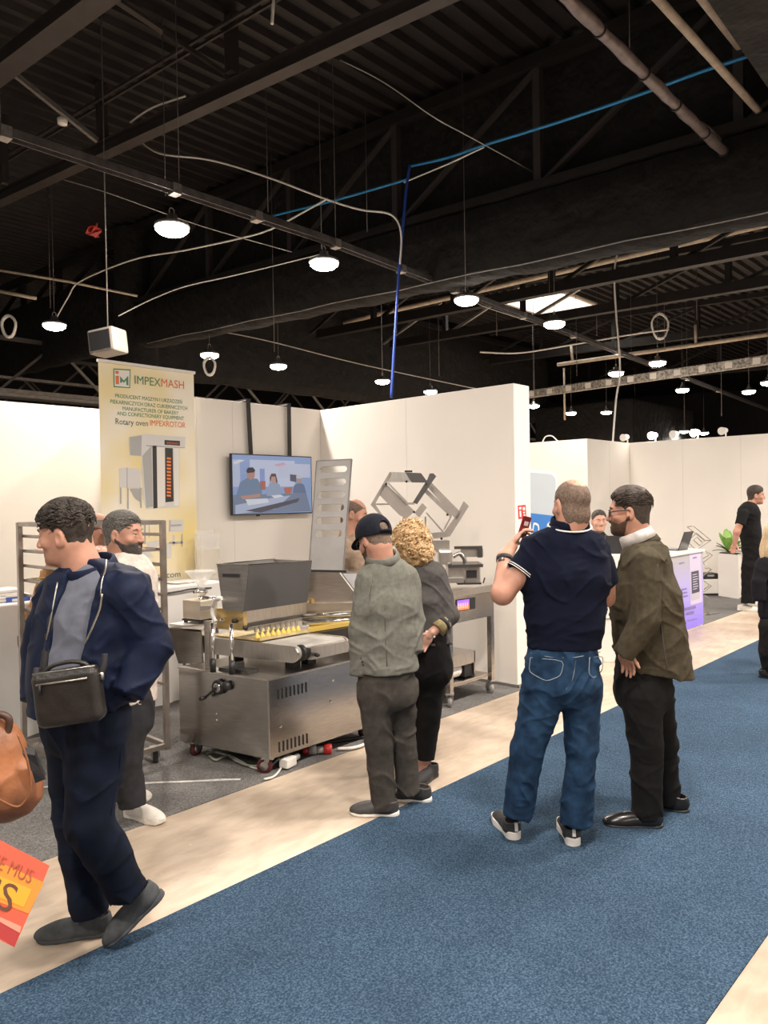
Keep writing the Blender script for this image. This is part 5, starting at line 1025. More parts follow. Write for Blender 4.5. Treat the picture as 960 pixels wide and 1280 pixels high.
class Head:
    """local axes: r (right), f (face), u (up); all measures in metres times s"""
    def __init__(s_, c, yaw, nod=0.0, tilt=0.0, s=1.0):
        a = R(yaw); f = Vector((-math.sin(a), -math.cos(a), 0)); r = Vector((-math.cos(a), math.sin(a), 0)) # r: viewer-left when facing the camera
        r = f.cross(Vector((0, 0, 1))); q = Matrix.Rotation(R(-nod), 3, r) @ Matrix.Rotation(R(tilt), 3, f)
        s_.f = q @ f; s_.u = q @ Vector((0, 0, 1)); s_.r = q @ r; s_.c = Vector(c); s_.s = s
    def loc(s_, X, Y, Z):
        px, py, pz = X-s_.c.x, Y-s_.c.y, Z-s_.c.z; k = 1/s_.s
        return ((px*s_.r.x+py*s_.r.y+pz*s_.r.z)*k, (px*s_.f.x+py*s_.f.y+pz*s_.f.z)*k, (px*s_.u.x+py*s_.u.y+pz*s_.u.z)*k)
    def w(s_, x, y, z): return s_.c+(s_.r*x+s_.f*y+s_.u*z)*s_.s
    def skull(s_, x, y, z):
        d = ell(x, y, z, (0, -.012, .032), (.076, .098, .088)); d = smin(d, ell(x, y, z, (0, .028, -.025), (.062, .064, .085)), .03)
        d = smin(d, ell(x, y, z, (0, .045, -.083), (.042, .042, .032)), .03); return smin(d, ell(x, y, z, (0, -.02, -.04), (.066, .062, .055)), .03)
    def face(s_, x, y, z):
        ax = np.abs(x); d = s_.skull(x, y, z)
        d = smin(d, cone(ax, y, z, (.0, .083, .026), (.036, .074, .026), .012, .009), .014)
        d = smax(d, -ell(ax, y, z, (.031, .098, .004), (.019, .020, .014)), .012)
        d = smin(d, cone(x, y, z, (0, .086, .012), (0, .107, -.030), .0085, .0125), .010)
        d = smin(d, ell(ax, y, z, (.012, .097, -.034), (.009, .011, .008)), .006)
        d = smin(d, ell(ax, y, z, (.045, .058, -.025), (.022, .018, .018)), .02)
        d = smin(d, cone(ax, y, z, (0, .088, -.0565), (.020, .078, -.058), .0065, .004), .006)
        d = smin(d, cone(ax, y, z, (0, .088, -.068), (.017, .080, -.067), .0075, .004), .006)
        d = smax(d, -cone(ax, y, z, (0, .0965, -.0622), (.022, .082, -.062), .0022, .0015), .003)
        d = smin(d, ell(x, y, z, (0, .078, -.098), (.020, .014, .014)), .016)
        d = smin(d, ell(ax, y, z, (.031, .0825, .0100), (.0170, .0085, .0050)), .003); d = smin(d, ell(ax, y, z, (.031, .0810, -.0070), (.0160, .0080, .0042)), .003)
        e = ell(ax, y, z, (.079, -.012, -.008), (.009, .020, .033)); e = smax(e, -ell(ax, y, z, (.090, -.006, -.004), (.010, .011, .018)), .006); e = smin(e, ell(ax, y, z, (.074, -.001, -.03), (.008, .008, .010)), .008)
        return smin(d, e, .008)
    def hair(s_, x, y, z, neckd=None, th=.012, top=.0, bald=False, front=.066, back=-.075, sb=-.012, wave=0.0, seed=0):
        d0 = s_.skull(x, y, z); d0 = d0 if neckd is None else smin(d0, neckd, .02); thk = th+top*np.clip((z-.03)/.09, 0, 1)
        if wave: thk = thk+wave*(np.sin(y*95+np.sin(x*60+seed)*2+x*40+seed)+np.sin(x*120+y*50+seed))*.5
        line = np.interp(y, [-.12, -.055, -.03, -.012, .006, .02, .045, .07, .10], [back, back+.01, -.03, sb+.03, sb, .022, .040, front-.006, front]).astype(np.float32)
        line = line+.003*np.sin(x*150)+.002*np.sin(y*220); thk = thk*np.clip((z-line)/.045+.12, .12, 1)
        d = np.maximum(d0-thk, (line-z)); d = smax(d, -(d0+.006), .002)
        ear = ell(np.abs(x), y, z, (.080, -.010, -.008), (.016, .022, .034)); d = smax(d, -ear, .004)
        if bald: d = smax(d, -ell(x, y, z, (0, .03, .125), (.062, .115, .066)), .01)
        return d
    def beard(s_, x, y, z, th=.0055, cheek=-.042):
        d0 = s_.face(x, y, z); th = th*np.clip(.35+y/.05, .3, 1.25); line = np.interp(y, [-.01, .02, .05, .075, .10], [-.008, cheek, cheek-.012, -.043, -.040]).astype(np.float32)
        d = smax(smax(d0-th, z-line, .008), -(y+.012), .008); ax = np.abs(x)
        d = smax(d, -ell(ax, y, z, (0, .098, -.061), (.021, .02, .0085)), .003); d = smax(d, -ell(x, y, z, (0, .11, -.036), (.018, .022, .013)), .004)
        return d
# hand: wrist point, direction of the palm, palm normal, thumb side, curl
def hand_prims(wr, dr, nm, th_side, curl=.5, s=1.0, spread=.12):
    wr = Vector(wr); dr = Vector(dr).normalized(); nm = Vector(nm); nm = (nm-dr*nm.dot(dr)).normalized(); sd = dr.cross(nm).normalized()*th_side
    P = [('e', wr+dr*.045*s+sd*.0, (.040*s, .016*s, .048*s), (sd, nm, dr)), ('c', wr-dr*.01, wr+dr*.02*s, .026*s, .024*s)]; L = [.072, .080, .074, .058]
    for i in range(4):
        o = wr+dr*(.082-.006*abs(i-1.3))*s+sd*(.030-.0195*i)*s; d = (dr+sd*(1.5-i)*spread*.4).normalized(); l = L[i]*s; ang = curl*.9
        for k, (fr, ra, rb) in enumerate(((.44, .0090, .0083), (.32, .0083, .0076), (.26, .0076, .0066))):
            d = Matrix.Rotation(ang*(1.0 if k else .7), 3, nm.cross(d).normalized()*-1) @ d
            q = o+d*l*fr; P.append(('c', o, q, ra*s, rb*s)); o = q
    o = wr+dr*.018*s+sd*.028*s; d = (sd*.75+dr*.65+nm*.35).normalized()
    for fr, ra, rb in ((.038, .0135, .011), (.030, .0105, .0095), (.024, .0095, .008)):
        q = o+d*fr*s; P.append(('c', o, q, ra*s, rb*s)); o = q; d = (d+dr*.45+nm*curl*.5).normalized()
    return P
def eval_prims(P, X, Y, Z, d0=None, k=.006):
    d = d0
    for p in P:
        if p[0] == 'e':
            M = [[q.x, q.y, q.z] for q in p[3]]; v = ell(X, Y, Z, p[1], p[2], M)
        else: v = cone(X, Y, Z, p[1], p[2], p[3], p[4])
        d = v if d is None else smin(d, v, k)
    return d
def noisemat(name, c, rough=.9, n=.18, sc_=30, b=.25, bs=500, **k): return mat(name, c, rough, 0, n, sc_, b, bs, spec=.15, **k)
sole_w = mat('white_rubber_sole', (.78, .74, .68), .6)
class Person:
    def __init__(s, gx, D, label, name='person', h=.006):
        g = PD(gx, 640, D); s.D = D; s.h = h; s.b = Vector((g.x, g.y, 0)); s.rz = math.atan2(g.y, g.x)-math.pi/2
        s.root = empty(name, s.b, label, 'person', rz=s.rz); s.inv = Matrix.Rotation(-s.rz, 3, 'Z')
        s.fn = {}; s.inner = []
    def q(s, px_, py_, dy=0.0):
        """direction of sight at the person's distance plus dy, in the person's own axes (x right, y away, z up)"""
        return s.inv @ (PD(px_, py_, s.D+dy)-s.b)
    def on(s, name, px_, py_, lift=.002):
        """the point of a garment's surface seen in a direction of sight"""
        dys = np.arange(-.7, .6, .004); P = np.array([[float(c) for c in s.q(px_, py_, float(t))] for t in (dys[0], dys[-1])]); t = (dys-dys[0])/(dys[-1]-dys[0]); Q = P[0][None]*(1-t[:, None])+P[1][None]*t[:, None]
        d = s.fn[name](Q[:, 0].astype(np.float32), Q[:, 1].astype(np.float32), Q[:, 2].astype(np.float32)); i = np.argmax(d < 0)
        if not (d < 0).any(): i = int(np.argmin(d))
        d_ = (P[1]-P[0]); d_ = d_/np.linalg.norm(d_); return Vector(Q[i]-d_*lift)
    def line(s, name, garment, pts, r, m, lift=.001, parent=None, n=4, closed=False):
        P = []
        for (a, b) in zip(pts, pts[1:]):
            for k in range(n): t = k/n; P.append(s.on(garment, a[0]*(1-t)+b[0]*t, a[1]*(1-t)+b[1]*t, lift))
        P.append(s.on(garment, *pts[-1], lift)); 
        for _ in range(1): P = [P[0]]+[(P[i-1]+P[i]*2+P[i+1])/4 for i in range(1, len(P)-1)]+[P[-1]]
        return MB().tube(P, r, 6).build(name, m, parent or s.root, local=True)
    def ring(s, name, c, rx, ry, r, m, tilt=(0, 0), yaw=0, h=None, top=None):
        c = s.q(*c) if len(c) == 3 and abs(c[0]) > 3 else Vector(c); M = Matrix.Rotation(yaw, 3, 'Z') @ Matrix.Rotation(tilt[0], 3, 'X') @ Matrix.Rotation(tilt[1], 3, 'Y'); h = h or r*2
        prof = [(-r, -h/2), (-r*.6, h/2-.004), (0, h/2), (r*.7, h/2-.006), (r*1.6, -h/2), (0, -h/2-.002)]; vs = []; N = 28; K = len(prof)
        for i in range(N):
            a = 2*math.pi*i/N
            for (o, z) in prof: vs.append(c + M @ Vector(((rx+o)*math.cos(a), (ry+o)*math.sin(a), z)))
        return MB().add(vs, [(i*K+k, i*K+(k+1) % K, ((i+1) % N)*K+(k+1) % K, ((i+1) % N)*K+k) for i in range(N) for k in range(K)], True).build(name, m, s.root, local=True)
    def bounds(s, pts, m=.12):
        a = np.array([[float(c) for c in p] for p in pts]); return a.min(0)-m, a.max(0)+m
    def head(s, px_, py_, dy, yaw, nod=0, tilt=0, sc_=1.0, hairm=None, beardm=None, skinm=skin, neck=None, nr=.058, hair={}, glasses=False, eyes=True, body_pts=(), body_prims=(), hh=.0045):
        H_ = Head(s.q(px_, py_, dy), yaw, nod, tilt, sc_); s.H = H_
        nk = s.q(*neck); nt = H_.w(0, -.028, -.055)
        def fb(X, Y, Z):
            x, y, z = H_.loc(X, Y, Z); d = H_.face(x, y, z)*sc_
            d = smin(d, cone(X, Y, Z, nt, nk, nr*sc_, nr*1.12), .025)
            for p in body_prims: d = smin(d, cone(X, Y, Z, *p), .03)
            if s.hands:
                for hp in s.hands: d = smin(d, eval_prims(hp, X, Y, Z), .004)
            return d
        pts = [H_.c, nk]+[p for pr_ in body_prims for p in pr_[:2]]+[q_ for hp in s.hands for p in hp for q_ in ([p[1]] if p[0] == 'e' else [p[1], p[2]])]
        def finish():
            def full(X, Y, Z):
                d = fb(X, Y, Z)
                for p in s.inner: d = np.minimum(d, cone(X, Y, Z, *p))
                return d
            lo, hi = s.bounds(pts+[p for pr_ in s.inner for p in pr_[:2]], .15); sculpt('body', full, lo, hi, hh, skinm, s.root)
        s.finish = finish
        if hairm is not None:
            def fh(X, Y, Z): x, y, z = H_.loc(X, Y, Z); return H_.hair(x, y, z, neckd=cone(X, Y, Z, nt, nk, nr*sc_, nr*1.12)/sc_, **hair)*sc_
            sculpt('hair', fh, *s.bounds([H_.c], .16), min(hh, .0045), hairm, s.root)
        if beardm is not None:
            def fd(X, Y, Z): x, y, z = H_.loc(X, Y, Z); return H_.beard(x, y, z)*sc_
            sculpt('beard', fd, *s.bounds([H_.c], .15), min(hh, .004), beardm, s.root)
        if eyes:
            for sg_ in (-1, 1):
                c_ = H_.w(sg_*.031, .0735, .002); e_ = MB().lathe(c_, [(.001, -.012), (.009, -.009), (.0115, 0), (.0090, .0075), (.005, .0103), (.001, .0112)], 12, H_.f).build('eye', eyem, s.root, local=True)
                MB().lathe(c_, [(.0060, .0096), (.003, .0114), (.001, .0118)], 10, H_.f).build('iris', irism, e_, local=True)
                bw = MB().tube([H_.w(sg_*.014, .090, .024), H_.w(sg_*.030, .089, .031), H_.w(sg_*.047, .077, .026)], [.003, .0045, .003], 6); bw.build('eyebrow', hairm or skinm, s.root, local=True)
        if glasses:
            mb = MB()
            for sg_ in (-1, 1):
                mb.tube([H_.w(sg_*.034+.024*math.cos(a), .100-.006*abs(math.cos(a)), .0+.018*math.sin(a)) for a in [i*math.pi/8 for i in range(16)]], .0022, 6, closed=True)
                mb.tube([H_.w(sg_*.058, .095, .008), H_.w(sg_*.076, .06, .010), H_.w(sg_*.084, -.005, .012), H_.w(sg_*.082, -.02, .0)], .003, 6)
            mb.tube([H_.w(-.010, .103, .003), H_.w(.010, .103, .003)], .0024, 6)
            g_ = mb.build('glasses', blackp, s.root, local=True)
    hands = ()
    def strands(s, n, L, m, lift=.010, comb=(0, -1, -.2), zmin=.02, top_only=False, r=.0016, seed=3, jit=.35, front=.05):
        """fine locks lying on the skull"""
        H_ = s.H; rnd = random.Random(seed); mb = MB()
        for i in range(n):
            a = rnd.uniform(0, 2*math.pi); e = math.asin(rnd.uniform(.05, 1)); u = Vector((math.cos(a)*math.cos(e)*.076, -.012+math.sin(a)*math.cos(e)*.098, .032+math.sin(e)*.088))
            if u.z < zmin or (u.y > .06 and u.z < front+.02): continue
            n_ = Vector((u.x/.076**2, (u.y+.012)/.098**2, (u.z-.032)/.088**2)).normalized(); d = Vector(comb)+Vector((rnd.uniform(-jit, jit), rnd.uniform(-jit, jit), rnd.uniform(-jit, jit))); d = (d-n_*d.dot(n_)).normalized()
            l = L*rnd.uniform(.6, 1.2); k = lift*min(1, max(.25, (u.z-.0)/.08)); pts = [u+n_*(k*.55)+d*0, u+n_*(k*1.1)+d*l*.4, u+n_*(k*1.05)+d*l*.75, u+n_*(k*.7)+d*l]
            mb.tube([H_.w(*p) for p in pts], [r*2, r*2, r*1.4, r*.4], 4, caps=False)
        o = mb.build('hair_locks', m, s.root, local=True); o['kind'] = 'stuff'; return o
    def garment(s, name, m, torso, yaw=0, sleeves=(), hem=None, fold=.006, seed=1.0, k=.035, cut=None, h=None, extra=None, hemn=(0, 0, -1), f=26):
        """torso: list of (px,py,dy,halfwidth,halfdepth); sleeves: list of lists of (px,py,dy,radius)"""
        T_ = [(s.q(*t[:3]), (t[3], t[4])) for t in torso]; SL = [[(s.q(*t[:3]), t[3]) for t in sl_] for sl_ in sleeves]
        hp = s.q(*hem) if hem else None; hn = Vector(hemn).normalized()
        def fn(X, Y, Z):
            d = None
            for (a, sa), (b, sb_) in zip(T_, T_[1:]): v = econe(X, Y, Z, a, b, sa, sb_, yaw); d = v if d is None else smin(d, v, k)
            if hp is not None: d = smax(d, (X-hp.x)*hn.x+(Y-hp.y)*hn.y+(Z-hp.z)*hn.z, .006)
            for sl_ in SL:
                ds = None
                for j, ((a, ra), (b, rb)) in enumerate(zip(sl_, sl_[1:])): v = cone(X, Y, Z, a, b, ra, rb, flat=(j == len(sl_)-2)); ds = v if ds is None else smin(ds, v, .02)
                d = smin(d, ds, .022)
            if fold: d = d+folds(X, Y, Z, fold, f, seed)
            if extra: d = extra(d, X, Y, Z)
            return d
        s.fn[name] = fn
        for (a, sa), (b, sb_) in zip(T_[:-1], T_[1:-1] if hem else T_[1:]): s.inner.append((a, b, min(sa)*.6, min(sb_)*.5))
        for sl_ in SL:
            s.inner.append((T_[1][0] if name != 'trousers' else T_[-1][0], sl_[0][0], .035, .035))
            for j, ((a, ra), (b, rb)) in enumerate(zip(sl_, sl_[1:])): s.inner.append((a, a+(b-a)*(.62 if j == len(sl_)-2 else 1), ra*.55, rb*.5))
        mx = max(t[3] for t in torso)+.06; pts = [t[0] for t in T_]+[t[0] for sl_ in SL for t in sl_]
        a = np.array([[float(c) for c in p] for p in pts]); lo, hi = a.min(0), a.max(0); tt = np.array([[float(c) for c in t[0]] for t in T_]); lo = np.minimum(lo-.12, tt.min(0)-[mx, mx, .1]); hi = np.maximum(hi+.12, tt.max(0)+[mx, mx, .15])
        return sculpt(name, fn, lo, hi, h or s.h, m, s.root)
    def trousers(s, m, pelvis, legs, yaw=0, fold=.007, seed=2.0, k=.03, h=None, f=24):
        """pelvis: list of torso sections; legs: list of [(px,py,dy,r),...]"""
        return s.garment('trousers', m, pelvis, yaw, legs, None, fold, seed, k, h=h, f=f)
    def shoe(s, heel, toe, m, sole=sole_w, L=.285, w=.047, hgt=1.0, lift=0.0, laces=None, style='sneaker', solet=.026, flat_to_floor=True, name='shoe'):
        """heel, toe: (px,py) of the sole's ends on the floor"""
        def fl(p, z=0.0): v = s.inv @ (PZ(p[0], p[1], z)-s.b); return v
        a = fl(heel, lift); b = fl(toe, 0); d = (b-a); d = d.normalized(); a = b-d*L; sd = d.cross(Vector((0, 0, 1))).normalized(); u = sd.cross(d)
        def loc(X, Y, Z): px, py, pz = X-a.x, Y-a.y, Z-a.z; return (px*d.x+py*d.y+pz*d.z, px*sd.x+py*sd.y+pz*sd.z, px*u.x+py*u.y+pz*u.z)
        k_ = L/.285
        def up_(X, Y, Z):
            x, y, z = loc(X, Y, Z); v = ell(x, y, z, (.055*k_, 0, .045), (.055*k_, .036, .055*hgt)); v = smin(v, ell(x, y, z, (.13*k_, 0, .035), (.10*k_, .040, .050*hgt)), .03)
            v = smin(v, ell(x, y, z, (.205*k_, 0, .022), (.077*k_, w, .042*hgt)), .03); v = smin(v, cone(x, y, z, (.055*k_, 0, .05), (.05*k_, 0, .085), .042, .043, flat=True), .02)
            v = smax(v, -cone(x, y, z, (.05*k_, 0, .075), (.048*k_, 0, .14), .033, .036), .004)
            return smax(v, solet*.7-z, .004)
        def so(X, Y, Z):
            x, y, z = loc(X, Y, Z); px_ = np.clip(x, .036*k_, .235*k_); r_ = np.interp(px_, [.03*k_, .10*k_, .19*k_, .24*k_], [.038, .036, w+.003, .042]).astype(np.float32); v = np.sqrt((x-px_)**2+y*y)-r_
            return smax(smax(v, z-solet-.006*np.clip((.06-x)/.06, 0, 1), .006), .0-z+.012*np.clip((x-.22*k_)/.06, 0, 1)**2, .004)
        lo, hi = s.bounds([a, b], .14); o = sculpt(name, up_, lo, hi, .0045, m, s.root); sculpt('sole', so, lo, hi, .0045, sole, o)
        if laces:
            W = lambda x, y, z: a+d*x*k_+sd*y+u*z
            for i in range(4):
                x = .118+i*.022; zt = .092-.014*i-.002
                MB().tube([W(x, -.026, zt-.012), W(x+.006, 0, zt), W(x, .026, zt-.012)], .0032, 5).build('lace', laces, o, local=True)
            MB().tube(smoothline([W(.112, 0, .094), W(.10, .03, .112), W(.115, .045, .085)])+[], .003, 5).tube(smoothline([W(.112, 0, .094), W(.10, -.03, .112), W(.115, -.04, .085)]), .003, 5).build('lace', laces, o, local=True)
        return o
# ================================================================== PEOPLE
navy = noisemat('navy_jacket_cloth', (.0065, .0115, .033), .6, .25, 12, .15, 300); navy_in = noisemat('navy_lining', (.006, .011, .03), .8)
teem = noisemat('grey_tee_cloth', (.135, .145, .185), .9, .15, 20); djean = noisemat('dark_jeans', (.0055, .009, .021), .85, .45, 9, .4, 600, col2=(.003, .005, .012))
suede = noisemat('grey_suede', (.075, .08, .085), .9, .2, 30); bagm = mat('black_leather', (.016, .014, .013), .42, 0, .3, 30, .25, 260); zipm = mat('zip_metal', (.42, .40, .36), .35, .9); strapm = mat('black_webbing', (.012, .012, .014), .7)
hair_d = mat('dark_hair', (.035, .026, .020), .6, 0, .5, 60, .5, 260, stretch=(1, 1, .3)); hair_g = mat('grey_flecked_hair', (.13, .12, .11), .7, 0, .6, 140, .5, 300); hair_b = mat('brown_hair', (.035, .022, .015), .55, 0, .5, 60, .5, 260)
stub = mat('short_cropped_hair', (.14, .095, .07), .8, 0, .4, 90, .2, 400); beard_b = mat('brown_beard', (.075, .040, .024), .8, 0, .4, 120, .4, 400); beard_g = mat('grey_beard', (.060, .050, .045), .8, 0, .6, 120, .4, 400)
# ---- 1: man in navy jacket, front left
P = Person(105, 2.9, 'person in a navy zip jacket and dark jeans walking left, black bag on the hip', h=.0065)
P.head(82, 668, .0, 114, nod=6, tilt=-4, hairm=hair_d, neck=(112, 730, .02), nr=.068, hair=dict(th=.003, top=.020, front=.070, back=-.048, wave=.005), sc_=1.0, hh=.004)
jt = [(116, 724, .0, .085, .075), (120, 738, 0, .215, .115), (118, 775, 0, .225, .15), (110, 830, 0, .215, .165), (103, 885, 0, .205, .165)]
c0, c1 = P.q(86, 688, -.17), P.q(52, 858, -.24)
def opening(d, X, Y, Z): return smax(d, -econe(X, Y, Z, c0, c1, (.092, .13), (.075, .13), R(-45), 3), .008)
P.garment('jacket', navy, jt, R(-42), [[(163, 742, -.12, .078), (190, 808, -.09, .074), (160, 868, -.17, .058)], [(70, 742, .13, .075), (49, 812, .14, .066), (45, 876, .06, .062)]], hem=(105, 880, 0), fold=.009, seed=1.3, extra=opening, hemn=(.12, 0, -1))
P.garment('shirt', teem, [(113, 722, .0, .07, .06), (116, 740, 0, .17, .095), (112, 780, 0, .19, .13), (104, 835, 0, .185, .15), (102, 862, 0, .18, .14)], R(-42), fold=.004, seed=4)
P.trousers(djean, [(105, 868, 0, .165, .13), (106, 905, 0, .175, .14)], [[(122, 905, -.07, .115), (112, 1028, -.12, .084), (160, 1116, -.02, .068)], [(93, 905, .08, .11), (92, 1015, .06, .076), (114, 1142, .04, .070)]], R(-40), fold=.008)
P.shoe((136, 1166), (41, 1177), suede, suede, L=.30, w=.045, hgt=.85, solet=.018); P.shoe((186, 1136), (133, 1186), suede, suede, L=.285, w=.047, hgt=.9, lift=.13, solet=.018)
P.line('zip', 'jacket', [(128, 742), (125, 762), (115, 786), (105, 808), (98, 830)], .0045, zipm, .003); P.line('jacket_piping', 'jacket', [(133, 700), (132, 712), (127, 728), (126, 745)], .0035, zipm)
P.line('zip', 'jacket', [(72, 728), (66, 760), (58, 800)], .0035, zipm)
P.ring('jacket_collar', (113, 712, .02), .094, .094, .012, navy, (R(14), R(-14)), 0, .07)
P.line('bag_strap', 'shirt', [(74, 722), (68, 750), (60, 800), (54, 845)], .016, strapm, .006)
P.line('pocket_seam', 'jacket', [(142, 868), (158, 872), (166, 866)], .003, navy_in); P.line('side_seam', 'trousers', [(152, 900), (150, 960), (138, 1020)], .0022, navy_in)
bag = empty('shoulder_bag', P.b, 'black leather shoulder bag on the hip of the person in the navy zip jacket', 'bag', rz=P.rz)
bc = P.q(87, 870, -.27); Mb = Matrix.Rotation(R(-20), 3, 'Z') @ Matrix.Rotation(R(-7), 3, 'Y'); Mi = [[Mb[j][i] for j in range(3)] for i in range(3)]
def rbox(x, y, z, hx, hy, hz, r): qx, qy, qz = np.abs(x)-hx+r, np.abs(y)-hy+r, np.abs(z)-hz+r; return np.sqrt(np.maximum(qx, 0)**2+np.maximum(qy, 0)**2+np.maximum(qz, 0)**2)+np.minimum(np.maximum(qx, np.maximum(qy, qz)), 0)-r
def bagf(X, Y, Z):
    x, y, z = [(Mi[i][0]*(X-bc.x)+Mi[i][1]*(Y-bc.y)+Mi[i][2]*(Z-bc.z))/.9 for i in range(3)]
    d = rbox(x, y, z, .128, .045, .108, .030); g = np.abs(z-.094)-.002; d = smax(d, -(np.maximum(np.abs(d)-.003, g)), .001)
    return d+.0012*np.sin(x*40)*np.sin(z*33)
sculpt('bag_body', bagf, np.array(bc)-.19, np.array(bc)+.19, .0045, bagm, bag)
bw = lambda x, y, z: bc + Mb @ Vector((x, y, z))*.9
MB().tube([bw(x, -.049, .068) for x in (-.10, 0, .095)], .0035, 6).build('front_zip', zipm, bag, local=True); MB().tube([bw(-.085, -.052, .068), bw(-.087, -.055, .03)], .005, 6).build('zip_pull', strapm, bag, local=True)
MB().tube([bw(x, -.02, .106) for x in (-.12, 0, .12)], .003, 6).build('top_zip', zipm, bag, local=True)
MB().tube(smoothline([bw(-.085, 0, .10), bw(-.05, 0, .125), bw(.02, 0, .132), bw(.07, 0, .12), bw(.09, 0, .10)]), .008, 8).build('top_handle', bagm, bag, local=True)
MB().tube(smoothline([bw(.128, 0, .06), bw(.145, .01, .10), bw(.15, .02, .14)]), .011, 8).build('strap_end', strapm, bag, local=True); MB().tube(smoothline([bw(-.125, .0, .07), bw(-.12, .03, .12)]), .012, 8).build('strap_end', strapm, bag, local=True)
MB().tube([bw(.132, 0, .045), bw(.134, 0, .075)], .009, 8).build('strap_ring', zipm, bag, local=True)
P.strands(1000, .027, hair_d, .021, comb=(.1, .8, .15), zmin=.025, r=.0013, jit=.5); P.finish()
# ---- 2: bearded man behind
P = Person(160, 4.05, 'person with grey hair and beard in a pale shirt and black trousers, looking right', h=.008)
P.head(155, 668, 0, -62, nod=2, hairm=hair_g, beardm=beard_g, neck=(152, 716, .03), nr=.062, hair=dict(th=.005, top=.010, front=.066), hh=.0042)
palesh = noisemat('pale_shirt', (.62, .54, .49), .85)
P.garment('shirt', palesh, [(153, 706, .02, .08, .07), (157, 724, 0, .15, .15), (160, 780, 0, .16, .15), (160, 878, 0, .15, .14)], R(-50), [[(150, 735, -.16, .065), (150, 790, -.17, .055), (170, 840, -.2, .05)], [(168, 735, .13, .06), (170, 790, .16, .055)]], hem=(160, 876, 0), fold=.005)
chino = noisemat('charcoal_trousers', (.030, .030, .034), .9)
P.trousers(chino, [(160, 868, 0, .15, .12), (158, 895, 0, .15, .13)], [[(160, 895, -.07, .095), (157, 950, -.08, .076), (166, 1008, -.08, .070)], [(156, 895, .07, .09), (152, 940, .07, .07), (158, 992, .08, .062)]], R(-50), fold=.008)
wsn = mat('white_sneaker_leather', (.72, .68, .62), .5, 0, .08, 20, .05, 200)
P.shoe((146, 1016), (206, 1031), wsn, sole_w, L=.285, laces=grey_w, solet=.032); P.shoe((134, 1003), (191, 1000), wsn, sole_w, L=.275, laces=white_c, solet=.03)
P.strands(500, .018, hair_g, .011, comb=(0, 1, 0), zmin=.03); P.finish()
# ---- 3: person in tan jacket behind the rack
P = Person(98, 5.5, 'person with a shaved head in a tan jacket, mostly hidden behind the tray rack', h=.012)
P.head(120, 662, 0, 75, nod=10, neck=(106, 698, 0), nr=.06, eyes=False, hh=.007, glasses=True)
tanm = noisemat('tan_jacket_cloth', (.42, .22, .10), .8)
P.garment('jacket', tanm, [(106, 692, 0, .08, .07), (95, 712, 0, .20, .13), (88, 760, 0, .19, .14), (90, 815, 0, .18, .14)], 0, [[(64, 722, -.02, .075), (40, 778, -.08, .065), (66, 806, -.16, .05)], [(118, 722, 0, .07), (122, 780, 0, .06)]], hem=(90, 815, 0), fold=.012)
P.trousers(chino, [(95, 808, 0, .16, .13), (97, 830, 0, .165, .13)], [[(90, 830, 0, .09), (92, 860, 0, .07), (94, 905, 0, .06)], [(112, 830, 0, .09), (110, 860, 0, .07), (110, 900, 0, .06)]], fold=.006)
P.shoe((95, 908), (88, 914), chino, blackp, L=.27); P.shoe((112, 905), (106, 911), chino, blackp, L=.27)
brb = empty('brown_bag', P.b, 'dark brown bag held low in front of the tan jacket behind the rack', 'bag', rz=P.rz); c_ = P.q(38, 802, -.20)
sculpt('bag_body', lambda X, Y, Z: smin(ell(X, Y, Z, c_, (.085, .05, .10)), ell(X, Y, Z, (c_.x+.05, c_.y, c_.z-.03), (.08, .05, .08)), .03)+folds(X, Y, Z, .01, 30, 3), np.array(c_)-.22, np.array(c_)+.22, .012, mat('dark_brown_leather', (.10, .045, .02), .5), brb)
MB().tube(smoothline([c_+Vector((-.05, 0, .08)), c_+Vector((0, 0, .17)), c_+Vector((.07, 0, .07))]), .01, 6).build('handle', blackp, brb, local=True)
P.finish()
# ---- 4: bald man behind the machine
P = Person(446, 6.2, 'person with a shaved head in a taupe shirt standing behind the slotted guard', h=.011)
P.head(443, 643, 0, -82, nod=14, hairm=stub, neck=(434, 684, .0), nr=.068, hair=dict(th=.004, bald=True, back=-.09), eyes=True, hh=.0055, skinm=skin, sc_=1.06)
P.garment('shirt', noisemat('taupe_shirt', (.30, .22, .16), .85), [(435, 672, 0, .08, .07), (436, 690, 0, .13, .18), (440, 730, 0, .15, .18), (440, 800, 0, .14, .16)], 0, [[(444, 695, -.17, .07), (450, 735, -.18, .06), (462, 760, -.2, .05)]], fold=.007)
P.trousers(chino, [(440, 790, 0, .15, .14), (440, 815, 0, .15, .14)], [[(436, 815, -.05, .09), (436, 850, -.05, .07), (436, 888, 0, .06)], [(446, 815, .05, .09), (446, 850, .05, .07), (446, 884, .1, .06)]], fold=.004)
P.shoe((434, 892), (444, 894), chino, blackp, L=.28); P.shoe((444, 886), (454, 888), chino, blackp, L=.28)
P.finish()
